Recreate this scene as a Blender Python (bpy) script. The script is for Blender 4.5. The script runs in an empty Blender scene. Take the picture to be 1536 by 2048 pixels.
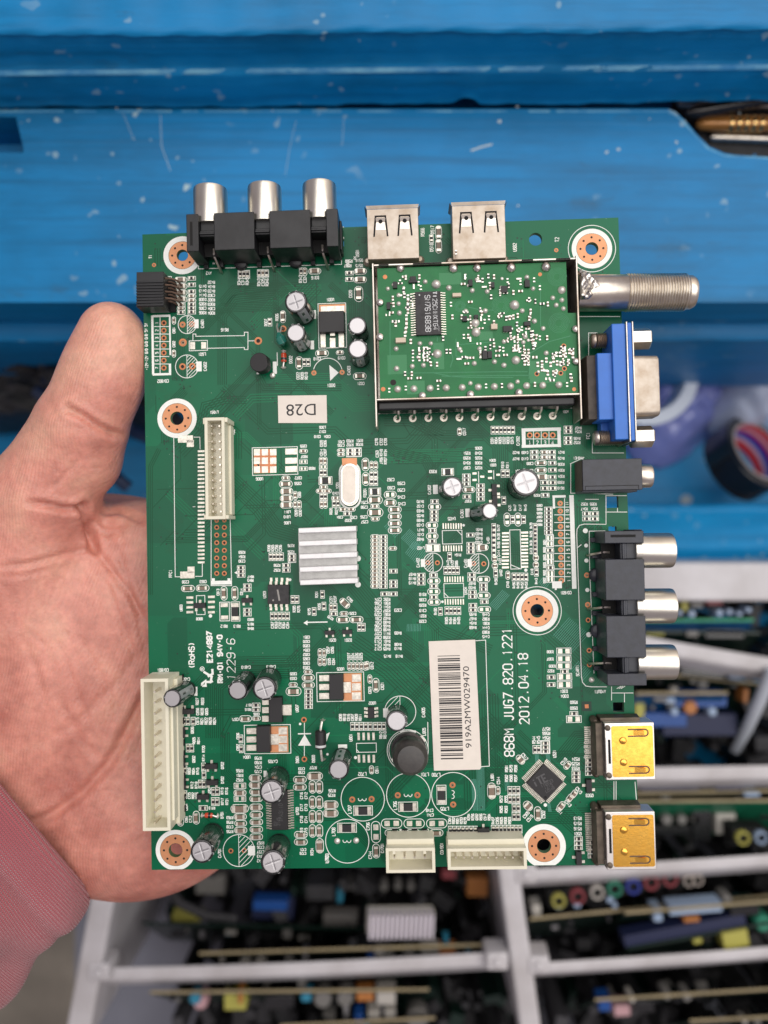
import bpy, math, random
import numpy as np
from mathutils import Vector, Matrix, Euler
PI = math.pi
rad = math.radians
S = 0.001                      # all builders work in millimetres
F, CZ = 1538.0, 202.54         # focal length in photo pixels, camera height in mm
scene = bpy.context.scene
C = scene.collection
# ---------------------------------------------------------------- camera, world, light, exposure
cd = bpy.data.cameras.new('camera'); cam = bpy.data.objects.new('camera', cd); C.objects.link(cam)
cam.location = (0, 0, CZ*S)
cd.sensor_fit = 'VERTICAL'; cd.sensor_height = 36; cd.sensor_width = 27; cd.lens = 36*F/2048
cd.clip_start = 0.005; cd.clip_end = 20
cd.dof.use_dof = True; cd.dof.focus_distance = 0.199; cd.dof.aperture_fstop = cd.lens/3.6
scene.camera = cam
w = bpy.data.worlds.new('World'); scene.world = w; w.use_nodes = True
nt = w.node_tree; bg = nt.nodes['Background']
sky = nt.nodes.new('ShaderNodeTexSky'); sky.sky_type = 'NISHITA'; sky.sun_disc = False
sky.sun_elevation = rad(38); sky.sun_rotation = rad(35); sky.air_density = 1.0; sky.dust_density = 3.0
mixw = nt.nodes.new('ShaderNodeMix'); mixw.data_type = 'RGBA'; mixw.inputs[0].default_value = 0.6
mixw.inputs[7].default_value = (5.6, 4.4, 4.3, 1)
nt.links.new(sky.outputs[0], mixw.inputs[6]); nt.links.new(mixw.outputs[2], bg.inputs[0]); bg.inputs[1].default_value = 0.08
def area_light(name, loc, target, sx, sy, power, col, spin=0):
    l = bpy.data.lights.new(name, 'AREA'); l.shape = 'RECTANGLE'; l.size = sx; l.size_y = sy; l.energy = power; l.color = col
    o = bpy.data.objects.new(name, l); C.objects.link(o); o.location = loc
    q = (Vector(target)-Vector(loc)).to_track_quat('-Z', 'Y'); o.rotation_euler = (q @ Euler((0, 0, spin)).to_quaternion()).to_euler()
    return o
# the open side of the workshop: one large soft source high up, beyond the far side of the bench
lw = area_light('window_light', (0.74, 0.42, 1.5), (0.74, 0.42, 0), 2.7, 1.9, 38, (1.0, 0.97, 0.93), rad(-18.4))
scene.view_settings.view_transform = 'Standard'; scene.view_settings.look = 'None'
scene.view_settings.gamma = 1; scene.view_settings.use_curve_mapping = False
scene.view_settings.exposure = 0.0
# ---------------------------------------------------------------- geometry of the view
def WP(px, py, z):             # photo pixel -> world point in mm at height z
    k = CZ-z
    return ((px-768)/F*k, (1024-py)/F*k, z)
AX, AY, AZ = -2.90099e-02, -2.95293e-02, 2.45686e-02
BW, BH = 127.0, 168.78
BR = Matrix.Rotation(AZ, 3, 'Z') @ Matrix.Rotation(AY, 3, 'Y') @ Matrix.Rotation(AX, 3, 'X')
BT = Vector((0.44, -8.11, 0))
BRT = BR.transposed()
BO = BRT @ (Vector((0, 0, CZ))-BT)
def P(px, py, h=0.0):          # photo pixel -> point on the circuit board, h mm above it
    d = BRT @ Vector(((px-768)/F, (1024-py)/F, -1))
    t = (h-BO.z)/d.z
    return (BO.x+d.x*t, BO.y+d.y*t)
FR = [0, 0, 1]
def frame(n):
    FR[:] = {'Z1': (260, 340, .32552), 'Z2': (700, 380, .46875), 'Z3': (270, 780, .29297), 'Z4': (560, 820, .32552), 'Z5': (980, 860, .27344),
             'A1': (270, 1230, .27995), 'A2': (620, 1240, .28646), 'A3': (960, 1340, .28646), 'T': (740, 500, .28646), 'J': (360, 340, .22135),
             'V': (1150, 380, .25395), 'H': (1180, 1380, .23177), 'X': (0, 0, 1)}[n]
def Q(X, Y, h=0.0): return P(FR[0]+X*FR[2], FR[1]+Y*FR[2], h)
def mm(v): return v*FR[2]*(CZ)/F
# ---------------------------------------------------------------- materials
MATS = {}
def mat(name, col, rough=.5, metal=0., var=0., vs=300, bump=0., bs=900, coat=0., spec=.5, col2=None, sss=0, alpha=1, trans=0, stretch=(1, 1, 1), rv=0, detail=4, sp=None):
    m = bpy.data.materials.new(name); m.use_nodes = True; n = m.node_tree.nodes; L = m.node_tree.links; b = n['Principled BSDF']
    b.inputs['Base Color'].default_value = (*col, 1); b.inputs['Roughness'].default_value = rough; b.inputs['Metallic'].default_value = metal
    b.inputs['Coat Weight'].default_value = coat; b.inputs['Coat Roughness'].default_value = .15; b.inputs['Specular IOR Level'].default_value = spec
    b.inputs['Alpha'].default_value = alpha; b.inputs['Transmission Weight'].default_value = trans
    if sss:
        b.inputs['Subsurface Weight'].default_value = sss; b.inputs['Subsurface Radius'].default_value = (1, .35, .2); b.inputs['Subsurface Scale'].default_value = .0016
    tc = n.new('ShaderNodeTexCoord'); mp = n.new('ShaderNodeMapping'); mp.inputs['Scale'].default_value = stretch
    L.new(tc.outputs['Object'], mp.inputs['Vector']); src = mp.outputs[0]
    if var or col2 or rv:
        t = n.new('ShaderNodeTexNoise'); t.inputs['Scale'].default_value = vs; t.inputs['Detail'].default_value = detail; t.inputs['Roughness'].default_value = .6; L.new(src, t.inputs['Vector'])
        r = n.new('ShaderNodeMapRange'); r.inputs[1].default_value = .35; r.inputs[2].default_value = .68; L.new(t.outputs['Fac'], r.inputs[0])
        c2 = col2 or tuple(c*(1-var) for c in col)
        x = n.new('ShaderNodeMix'); x.data_type = 'RGBA'; x.inputs[6].default_value = (*col, 1); x.inputs[7].default_value = (*c2, 1)
        L.new(r.outputs[0], x.inputs[0]); L.new(x.outputs[2], b.inputs['Base Color'])
        if rv:
            q = n.new('ShaderNodeMapRange'); q.inputs[3].default_value = max(.03, rough-rv); q.inputs[4].default_value = min(1, rough+rv); L.new(t.outputs['Fac'], q.inputs[0]); L.new(q.outputs[0], b.inputs['Roughness'])
    if bump:
        t2 = n.new('ShaderNodeTexNoise'); t2.inputs['Scale'].default_value = bs; t2.inputs['Detail'].default_value = 3; L.new(src, t2.inputs['Vector'])
        bp = n.new('ShaderNodeBump'); bp.inputs['Strength'].default_value = 1; bp.inputs['Distance'].default_value = bump*S; L.new(t2.outputs['Fac'], bp.inputs['Height']); L.new(bp.outputs[0], b.inputs['Normal'])
    MATS[name] = m
    return m
M = MATS
mat('solder_mask', (.003, .115, .052), .28, 0, spec=.28)
mat('board_edge', (.12, .2, .09), .6)
mat('trace', (.0, .068, .027), .32, spec=.25)
mat('trace_light', (.001, .165, .066), .3, spec=.25)
mat('hair_trace', (.10, .36, .28), .4)
mat('via', (.001, .03, .015), .5)
mat('silk', (.90, .93, .88), .55, var=.08, vs=900)
mat('copper', (.60, .22, .09), .42, .35, var=.25, vs=500)
mat('copper_bright', (.68, .31, .15), .42, .35, var=.12, vs=500)
mat('hole', (.012, .01, .008), .7)
mat('hole_rim', (.3, .22, .14), .4, .8)
mat('solder', (.90, .87, .80), .42, .7, bump=.05, bs=1500, var=.25, vs=700)
mat('pad', (.84, .80, .70), .4, .75, bump=.04, bs=1200, var=.35, vs=900)
mat('tin', (.66, .62, .54), .34, .95, var=.3, vs=300, bump=.02, bs=900, rv=.12)
mat('chip_body', (.014, .0135, .015), .5, bump=.01, bs=3000)
mat('chip_worn', (.035, .034, .036), .6, bump=.02, bs=2500, var=.5, vs=800)
mat('cap_body', (.23, .17, .125), .45, var=.2, vs=1200)
mat('grey_ferrite', (.06, .058, .058), .5)
mat('sleeve_black', (.012, .013, .014), .2, coat=.5)
mat('sleeve_grey', (.3, .32, .33), .3, coat=.4)
mat('alu', (.54, .53, .54), .48, 1, bump=.01, bs=1500)
mat('print_grey', (.62, .64, .64), .5)
mat('print_dim', (.085, .085, .088), .6)
mat('black_plastic', (.010, .011, .013), .42, bump=.02, bs=700, var=.35, vs=200, rv=.1)
mat('grey_black_plastic', (.018, .021, .030), .38, bump=.03, bs=900, col2=(.036, .041, .056), vs=450, rv=.12)
mat('void', (.003, .003, .003), .8)
mat('rca_metal', (.76, .74, .67), .3, 1, col2=(.62, .59, .51), vs=120, bump=.01, bs=600, rv=.1)
mat('usb_metal', (.47, .42, .36), .42, .75, col2=(.36, .29, .22), vs=220, bump=.03, bs=900, rv=.1)
mat('shield_metal', (.70, .66, .60), .36, .9, col2=(.42, .34, .27), vs=90, bump=.03, bs=400, rv=.12)
mat('nickel', (.80, .75, .66), .32, 1, col2=(.60, .54, .46), vs=350, bump=.015, bs=900, rv=.1)
mat('rust', (.16, .1, .07), .7, .3, var=.4, vs=500)
mat('gold', (.92, .52, .10), .24, .95, col2=(.84, .44, .07), vs=700, bump=.012, bs=1500, rv=.06)
mat('hdmi_silver', (.82, .78, .74), .32, .9, bump=.01, bs=900)
mat('vga_blue', (.03, .17, .62), .4, bump=.01, bs=800, var=.12, vs=200)
mat('ivory', (.80, .77, .61), .42, var=.07, vs=120, spec=.4)
mat('ivory_in', (.86, .83, .70), .45)
mat('heat_alu', (.84, .84, .84), .5, .4, bump=.03, bs=700, col2=(.72, .72, .72), vs=500)
mat('heat_base', (.74, .74, .72), .7, .2, bump=.04, bs=700, col2=(.6, .6, .58), vs=500)
mat('paper', (.80, .74, .66), .75, var=.05, vs=400, bump=.01, bs=900)
mat('ink', (.012, .012, .014), .5)
mat('red_glass', (.55, .06, .02), .2, coat=.6)
mat('teal', (.03, .22, .17), .25, coat=.5)
mat('tuner_mask', (.006, .175, .045), .25, spec=.3, col2=(.003, .125, .035), vs=120)
mat('flux', (.12, .1, .04), .5)
# ---------------------------------------------------------------- mesh builder
class MB:
    def __init__(s): s.v = []; s.f = []; s.m = []; s.k = 0
    def add(s, vs, fs, mi=0):
        b = len(s.v); s.v += [tuple(v) for v in vs]; s.f += [tuple(b+i for i in f) for f in fs]; s.m += [mi]*len(fs)
        return s
    def box(s, x0, x1, y0, y1, z0, z1, mi=0, rot=0, c=None, taper=0):
        t = taper
        vs = [(x0, y0, z0), (x1, y0, z0), (x1, y1, z0), (x0, y1, z0), (x0+t, y0+t, z1), (x1-t, y0+t, z1), (x1-t, y1-t, z1), (x0+t, y1-t, z1)]
        if rot:
            cx, cy = c or ((x0+x1)/2, (y0+y1)/2); ca, sa = math.cos(rot), math.sin(rot)
            vs = [(cx+(x-cx)*ca-(y-cy)*sa, cy+(x-cx)*sa+(y-cy)*ca, z) for x, y, z in vs]
        return s.add(vs, [(0, 3, 2, 1), (4, 5, 6, 7), (0, 1, 5, 4), (1, 2, 6, 5), (2, 3, 7, 6), (3, 0, 4, 7)], mi)
    def cbox(s, cx, cy, lx, ly, z0, z1, mi=0, rot=0, taper=0): return s.box(cx-lx/2, cx+lx/2, cy-ly/2, cy+ly/2, z0, z1, mi, rot, (cx, cy), taper)
    def prism(s, pts, z0, z1, mi=0):
        n = len(pts)
        return s.add([(x, y, z0) for x, y in pts]+[(x, y, z1) for x, y in pts], [tuple(range(n-1, -1, -1)), tuple(range(n, 2*n))]+[(i, (i+1) % n, n+(i+1) % n, n+i) for i in range(n)], mi)
    def poly(s, pts, z, mi=0): return s.add([(x, y, z) for x, y in pts], [tuple(range(len(pts)))], mi)
    def disc(s, x, y, r, z, mi=0, n=20): return s.poly([(x+r*math.cos(2*PI*i/n), y+r*math.sin(2*PI*i/n)) for i in range(n)], z, mi)
    def ring(s, x, y, r0, r1, z, mi=0, n=40, a0=0, a1=2*PI):
        full = abs(a1-a0-2*PI) < 1e-6; m = n if full else n+1; vs = []
        for i in range(m):
            a = a0+(a1-a0)*i/n; vs += [(x+r0*math.cos(a), y+r0*math.sin(a), z), (x+r1*math.cos(a), y+r1*math.sin(a), z)]
        return s.add(vs, [(2*i, 2*i+1, 2*((i+1) % m)+1, 2*((i+1) % m)) for i in range(n)], mi)
    def lathe(s, prof, mi=0, n=28, o=(0, 0, 0), ax='Z', mis=None, caps=True):
        # prof: list of (r, t)
        vs = []; o = Vector(o)
        for r, t in prof:
            for i in range(n):
                a = 2*PI*i/n; c, d = r*math.cos(a), r*math.sin(a)
                vs.append(o+Vector({'Z': (c, d, t), 'X': (t, c, d), 'Y': (d, t, c)}[ax]))
        for j in range(len(prof)-1):
            fs = [(j*n+i, j*n+(i+1) % n, (j+1)*n+(i+1) % n, (j+1)*n+i) for i in range(n)]
            if j == 0: b = len(s.v); s.v += [tuple(v) for v in vs]
            s.f += [tuple(b+q for q in f) for f in fs]; s.m += [mis[j] if mis else mi]*n
        if caps:
            s.f.append(tuple(b+i for i in range(n-1, -1, -1))); s.m.append(mis[0] if mis else mi)
            s.f.append(tuple(b+(len(prof)-1)*n+i for i in range(n))); s.m.append(mis[-1] if mis else mi)
        return s
    def tube(s, pts, r, mi=0, n=8):
        pts = [Vector(p) for p in pts]; rs = r if isinstance(r, (list, tuple)) else [r]*len(pts); b = len(s.v); up = None
        for i, p in enumerate(pts):
            t = (pts[min(i+1, len(pts)-1)]-pts[max(i-1, 0)]).normalized()
            if up is None: up = t.orthogonal().normalized()
            up = (up-t*up.dot(t)).normalized(); w_ = t.cross(up)
            for k in range(n):
                a = 2*PI*k/n; s.v.append(tuple(p+(up*math.cos(a)+w_*math.sin(a))*rs[i]))
        for i in range(len(pts)-1):
            for k in range(n):
                s.f.append((b+i*n+k, b+i*n+(k+1) % n, b+(i+1)*n+(k+1) % n, b+(i+1)*n+k)); s.m.append(mi)
        s.f.append(tuple(b+k for k in range(n-1, -1, -1))); s.f.append(tuple(b+(len(pts)-1)*n+k for k in range(n))); s.m += [mi, mi]
        return s
    def rib(s, pts, hw, z, mi=0, off=0, closed=False):
        # flat ribbon along a polyline, mitred; off shifts it sideways
        n = len(pts); vs = []
        for i in range(n):
            p = pts[i]
            a = pts[i-1] if (i > 0 or closed) else None; c = pts[(i+1) % n] if (i < n-1 or closed) else None
            ds = []
            if a is not None: ds.append((p[0]-a[0], p[1]-a[1]))
            if c is not None: ds.append((c[0]-p[0], c[1]-p[1]))
            ds = [(x/math.hypot(x, y), y/math.hypot(x, y)) for x, y in ds if math.hypot(x, y) > 1e-9]
            if not ds: return s
            nx = -sum(d[1] for d in ds)/len(ds); ny = sum(d[0] for d in ds)/len(ds); l2 = max(nx*nx+ny*ny, .3); nx /= l2; ny /= l2
            e0 = e1 = (0, 0)
            vs += [(p[0]+nx*(off+hw), p[1]+ny*(off+hw), z), (p[0]+nx*(off-hw), p[1]+ny*(off-hw), z)]
        m = n if closed else n-1
        return s.add(vs, [(2*i+1, 2*((i+1) % n)+1, 2*((i+1) % n), 2*i) for i in range(m)], mi)
    def zz(s, base=.03, step=.0007, cyc=60): s.k += 1; return base+step*(s.k % cyc)
    def mesh(s, name, mats, sharp=35):
        me = bpy.data.meshes.new(name); me.from_pydata([(x*S, y*S, z*S) for x, y, z in s.v], [], s.f)
        me.polygons.foreach_set('material_index', s.m); me.polygons.foreach_set('use_smooth', [True]*len(s.f))
        for m_ in (mats if isinstance(mats, (list, tuple)) else [mats]): me.materials.append(M[m_] if isinstance(m_, str) else m_)
        me.update(); me.set_sharp_from_angle(angle=rad(sharp))
        return me
    def obj(s, name, mats, parent=None, loc=(0, 0, 0), rot=(0, 0, 0), bevel=0, sharp=35, seg=2):
        o = bpy.data.objects.new(name, s.mesh(name, mats, sharp)); C.objects.link(o)
        o.location = (loc[0]*S, loc[1]*S, loc[2]*S); o.rotation_euler = rot
        if parent is not None: o.parent = parent
        if bevel:
            b = o.modifiers.new('bevel', 'BEVEL'); b.width = bevel*S; b.segments = seg; b.limit_method = 'ANGLE'; b.angle_limit = rad(40); b.harden_normals = False
        return o
def tag(o, label=None, cat=None, group=None, kind=None):
    for k, v in (('label', label), ('category', cat), ('group', group), ('kind', kind)):
        if v: o[k] = v
    return o
def empty(name, loc=(0, 0, 0), rot=(0, 0, 0), parent=None):
    o = bpy.data.objects.new(name, None); C.objects.link(o); o.location = tuple(c*S for c in loc); o.rotation_euler = rot; o.empty_display_size = .01
    if parent: o.parent = parent
    return o
def put(src, parent, loc, rz=0, name=None):     # copy of a part with its sub-parts
    o = src.copy(); C.objects.link(o); o.parent = parent; o.location = tuple(c*S for c in loc); o.rotation_euler = (0, 0, rz)
    for ch in src.children:
        c = ch.copy(); C.objects.link(c); c.parent = o
    return o
# vector lettering, as silkscreen and laser marking have it
GL = {'0': '10 30 41 45 36 16 05 01 10', '1': '15 26 20', '2': '05 16 36 45 44 00 40', '3': '05 16 36 45 44 33 13|33 42 41 30 10 01', '4': '30 36 02 42',
 '5': '46 06 04 34 43 41 30 10 01', '6': '45 36 16 05 01 10 30 41 42 33 13 02', '7': '06 46 10', '8': '13 04 05 16 36 45 44 33 13 02 01 10 30 41 42 33',
 '9': '01 10 30 41 45 36 16 05 04 13 33 44', 'A': '00 26 40|12 32', 'B': '00 06 36 45 44 33 03|33 42 41 30 00', 'C': '45 36 16 05 01 10 30 41',
 'D': '00 06 26 44 42 20 00', 'E': '46 06 00 40|03 33', 'F': '46 06 00|03 33', 'G': '45 36 16 05 01 10 30 41 43 23', 'H': '00 06|40 46|03 43', 'I': '20 26',
 'J': '01 10 20 31 36', 'K': '00 06|46 02|13 40', 'L': '06 00 40', 'M': '00 06 23 46 40', 'N': '00 06 40 46', 'O': '10 30 41 45 36 16 05 01 10',
 'P': '00 06 36 45 44 33 03', 'Q': '10 30 41 45 36 16 05 01 10|22 40', 'R': '00 06 36 45 44 33 03|23 40', 'S': '45 36 16 05 04 13 33 42 41 30 10 01',
 'T': '06 46|26 20', 'U': '06 01 10 30 41 46', 'V': '06 20 46', 'W': '06 10 23 30 46', 'X': '06 40|00 46', 'Y': '06 23 46|23 20', 'Z': '06 46 00 40',
 'o': '10 30 41 43 34 14 03 01 10', '.': '20 21', '-': '13 33', '+': '13 33|22 24', '(': '36 24 22 30', ')': '16 24 22 10', ',': '20 10', '/': '00 46', 'i': '20 24|26 25', 'w': '04 00 20 23|20 40 44'}
def text(mb, s, x, y, ang=0, h=2.0, wf=.73, hw=.08, z=None, mi=0, slant=0, zf=None):
    u = h/6; ux = u*wf; tot = (len(s)*5.5-1.5)*ux; ca, sa = math.cos(ang), math.sin(ang); cx = -tot/2
    for ch in s:
        g = GL.get(ch)
        if g:
            for st in g.split('|'):
                pts = []
                for p in st.split():
                    a, b = cx+(int(p[0])+slant*int(p[1]))*ux, (int(p[1])-3)*u
                    pts.append((x+a*ca-b*sa, y+a*sa+b*ca))
                mb.rib(pts, hw, z if z is not None else mb.zz(), mi)
        cx += 5.5*ux
    return tot
def font_mesh(s, width, height, z=0, th=0.0):
    cu = bpy.data.curves.new('t', 'FONT'); cu.body = s; cu.align_x = 'LEFT'; cu.resolution_u = 3
    o = bpy.data.objects.new('t', cu); C.objects.link(o); bpy.context.view_layer.update()
    me = bpy.data.meshes.new_from_object(o.evaluated_get(bpy.context.evaluated_depsgraph_get()))
    bpy.data.objects.remove(o); bpy.data.curves.remove(cu)
    v = np.array([q.co[:] for q in me.vertices]); fs = [tuple(p.vertices) for p in me.polygons]; bpy.data.meshes.remove(me)
    lo, hi = v.min(0), v.max(0)
    v[:, 0] = (v[:, 0]-(lo[0]+hi[0])/2)/(hi[0]-lo[0])*width; v[:, 1] = (v[:, 1]-(lo[1]+hi[1])/2)/(hi[1]-lo[1])*height; v[:, 2] = z
    return [tuple(map(float, q)) for q in v], fs
def plate_mesh(name, outlines, z0, z1):          # flat plate with holes from closed outlines, in mm
    cu = bpy.data.curves.new(name, 'CURVE'); cu.dimensions = '2D'; cu.fill_mode = 'BOTH'; cu.extrude = (z1-z0)/2*S
    for pts in outlines:
        sp = cu.splines.new('POLY'); sp.points.add(len(pts)-1)
        for i, p in enumerate(pts): sp.points[i].co = (p[0]*S, p[1]*S, 0, 1)
        sp.use_cyclic_u = True
    o = bpy.data.objects.new(name, cu); C.objects.link(o); bpy.context.view_layer.update()
    me = bpy.data.meshes.new_from_object(o.evaluated_get(bpy.context.evaluated_depsgraph_get())); bpy.data.objects.remove(o); bpy.data.curves.remove(cu)
    for v in me.vertices: v.co.z += (z0+z1)/2*S
    me.name = name
    return me
def circ(x, y, r, n=32): return [(x+r*math.cos(2*PI*i/n), y+r*math.sin(2*PI*i/n)) for i in range(n)]
def stad(x, y, w, h, n=6):
    r = min(w, h)/2; out = []
    for k in range(4):
        cx = x+(w/2-r)*(1 if k in (0, 3) else -1); cy = y+(h/2-r)*(1 if k in (0, 1) else -1)
        for i in range(n+1):
            a = PI/2*k+PI/2*i/n; out.append((cx+r*math.cos(a), cy+r*math.sin(a)))
    return [p for i, p in enumerate(out) if math.hypot(p[0]-out[i-1][0], p[1]-out[i-1][1]) > 1e-4]
def rrect(x, y, w, h, r, n=4):
    out = []
    for k in range(4):
        cx = x+(w/2-r)*(1 if k in (0, 3) else -1); cy = y+(h/2-r)*(1 if k in (0, 1) else -1)
        for i in range(n+1):
            a = PI/2*k+PI/2*i/n; out.append((cx+r*math.cos(a), cy+r*math.sin(a)))
    return out
# ================================================================ THE CIRCUIT BOARD
board = empty('circuit_board'); board.rotation_euler = BR.to_euler(); board.location = BT*S
tag(board, 'green television main board with metal jacks, held up flat by the hand', 'circuit board')
holes = []; MH = []
for fr_, X, Y, rw, ro, rh, thin in (('Z1', 322, 524, 120, 88, 41, 0), ('Z3', 287, 193, 137, 105, 52, 0), ('Z2', 1032, 250, 86, 66, 31, 101), ('Z5', 345, 1322, 153, 115, 55, 175), ('A1', 290, 1680, 143, 112, 55, 0), ('A3', 447, 1228, 149, 110, 54, 0)):
    frame(fr_); x, y = Q(X, Y); MH.append((x, y, mm(rw), mm(ro), mm(rh), mm(thin))); holes.append(circ(x, y, mm(rh)-.25))
frame('Z2'); x, y = Q(792, 210); holes.append(circ(x, y, mm(28)))
def qrect(X0, X1, Y0, Y1):
    a = Q(X0, Y1); b_ = Q(X1, Y0); return [(a[0], a[1]), (b_[0], a[1]), (b_[0], b_[1]), (a[0], b_[1])]
frame('A3'); holes.append(qrect(930, 1005, 225, 295))
frame('Z5'); holes.append(qrect(845, 938, 484, 570)); holes.append(qrect(868, 925, 705, 760))
frame('Z1'); holes.append(qrect(1290, 1314, 425, 470))
me = plate_mesh('board', [[(-BW/2, -BH/2), (BW/2, -BH/2), (BW/2, BH/2), (-BW/2, BH/2)]]+holes, -1.6, 0)
for m_ in ('solder_mask', 'board_edge'): me.materials.append(M[m_])
for p in me.polygons: p.material_index = 0 if abs(p.normal.z) > .5 else 1
pcb = bpy.data.objects.new('board', me); C.objects.link(pcb); pcb.parent = board
# board colour: copper pours read as slightly lighter patches under the mask
n = M['solder_mask'].node_tree.nodes; L = M['solder_mask'].node_tree.links; bs_ = n['Principled BSDF']
tc = n.new('ShaderNodeTexCoord'); vo = n.new('ShaderNodeTexVoronoi'); vo.distance = 'CHEBYCHEV'; vo.inputs['Scale'].default_value = 60
ns = n.new('ShaderNodeTexNoise'); ns.inputs['Scale'].default_value = 25; ns.inputs['Detail'].default_value = 6
cr = n.new('ShaderNodeValToRGB'); cr.color_ramp.elements[0].position = .3; cr.color_ramp.elements[0].color = (.0, .090, .040, 1); cr.color_ramp.elements[1].position = .8; cr.color_ramp.elements[1].color = (.0, .145, .062, 1)
ad = n.new('ShaderNodeMix'); ad.inputs[0].default_value = .55
L.new(tc.outputs['Object'], vo.inputs['Vector']); L.new(tc.outputs['Object'], ns.inputs['Vector']); sp_ = n.new('ShaderNodeSeparateColor'); L.new(vo.outputs['Color'], sp_.inputs[0])
L.new(sp_.outputs[0], ad.inputs[2]); L.new(ns.outputs['Fac'], ad.inputs[3]); L.new(ad.outputs[0], cr.inputs[0]); n3 = n.new('ShaderNodeTexNoise'); n3.inputs['Scale'].default_value = 42; n3.inputs['Detail'].default_value = 7; n3.inputs['Roughness'].default_value = .7; L.new(tc.outputs['Object'], n3.inputs['Vector'])
r3 = n.new('ShaderNodeMapRange'); r3.inputs[1].default_value = .58; r3.inputs[2].default_value = .8; r3.inputs[4].default_value = .55; L.new(n3.outputs['Fac'], r3.inputs[0]); m3 = n.new('ShaderNodeMix'); m3.data_type = 'RGBA'; m3.inputs[7].default_value = (.022, .05, .02, 1); L.new(r3.outputs[0], m3.inputs[0]); L.new(cr.outputs[0], m3.inputs[6])
n4 = n.new('ShaderNodeTexNoise'); n4.inputs['Scale'].default_value = 1500; n4.inputs['Detail'].default_value = 1; L.new(tc.outputs['Object'], n4.inputs['Vector']); r4 = n.new('ShaderNodeMapRange'); r4.inputs[1].default_value = .76; r4.inputs[2].default_value = .8; r4.inputs[4].default_value = .5; L.new(n4.outputs['Fac'], r4.inputs[0]); m4 = n.new('ShaderNodeMix'); m4.data_type = 'RGBA'; m4.inputs[7].default_value = (.3, .4, .32, 1); L.new(r4.outputs[0], m4.inputs[0]); L.new(m3.outputs[2], m4.inputs[6]); L.new(m4.outputs[2], bs_.inputs['Base Color'])
n2 = n.new('ShaderNodeTexNoise'); n2.inputs['Scale'].default_value = 260; n2.inputs['Detail'].default_value = 4; bp = n.new('ShaderNodeBump'); bp.inputs['Distance'].default_value = .012*S; bp.inputs['Strength'].default_value = 1
L.new(tc.outputs['Object'], n2.inputs['Vector']); L.new(n2.outputs['Fac'], bp.inputs['Height']); L.new(bp.outputs[0], bs_.inputs['Normal'])
rr = n.new('ShaderNodeMapRange'); rr.inputs[3].default_value = .2; rr.inputs[4].default_value = .42; L.new(ns.outputs['Fac'], rr.inputs[0]); L.new(rr.outputs[0], bs_.inputs['Roughness'])

SK = MB(); PD = MB(); TR = MB(); VI = MB()
SMD = []          # (kind, x, y, angle, length, width)
HOLES = []        # (x, y, r, filled)
def clip_line(pts):
    out = []
    for x, y in pts:
        if abs(x) > BW/2-.5 or abs(y) > BH/2-.5: break
        out.append((x, y))
    return out
# mounting holes
for x, y, rw, ro, rh, thin in MH:
    lim = lambda r: min(r, BW/2-abs(x)-.05, BH/2-abs(y)-.05)
    g = MB(); pts0 = circ(x, y, rw, 64); pts0 = [(max(-BW/2+.1, min(BW/2-.1, a)), max(-BH/2+.1, min(BH/2-.1, b))) for a, b in pts0]; pts1 = circ(x, y, ro, 64)
    vs = [(a, b, .02) for a, b in pts0]+[(a, b, .02) for a, b in pts1]
    SK.add(vs, [(i, (i+1) % 64, 64+(i+1) % 64, 64+i) for i in range(64)])
    if thin:
        SK.ring(x, y, thin-.12, thin+.06, .021, n=64)
    g.ring(0, 0, rh-.2, ro-.08, .035, 0, 56)
    g.lathe([(rh-.22, .05), (rh-.22, -1.62)], 1, 32, caps=False)
    o = g.obj('mounting_hole', ['copper_bright', 'tin'], board, (x, y, 0))
    d = MB()
    for k in range(8): d.disc(math.cos(k*PI/4+.0)*(rh+ro)/2, math.sin(k*PI/4)*(rh+ro)/2, .3, .05, 0, 10)
    d.obj('plating_dot', 'hole', o)
# ---- the list of small parts and printing, traced per zoom frame
def smd(code, X, Y, a=0, l=None, w_=None, outline=True):
    x, y = Q(X, Y); big = l is not None
    L_ = mm(l) if big else 1.55; W_ = mm(w_) if big else .72
    an = rad(a)
    ca, sa = math.cos(an), math.sin(an)
    if code in 'rRcC': SMD.append((code.lower(), x, y, an, L_, W_))
    else:
        for sgn in (-1, 1):
            PD.cbox(x+sgn*ca*L_*.3, y+sgn*sa*L_*.3, L_*.36, W_*.95, .02, .07, 0, an, .02)
    if outline:
        ol, ow = L_+.5, W_+.3
        pts = rrect(0, 0, ol, ow, .02, 1) if code in 'rRpP' else stad(0, 0, ol+.15, ow+.05)
        pts = [(x+px*ca-py*sa, y+px*sa+py*ca) for px, py in pts]
        if code in 'rRpP': pts = [(x+px*ca-py*sa, y+px*sa+py*ca) for px, py in ((-ol/2, -ow/2), (ol/2, -ow/2), (ol/2, ow/2), (-ol/2, ow/2))]
        SK.rib(pts, .075, SK.zz(), closed=True)
SOTS = []
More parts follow.
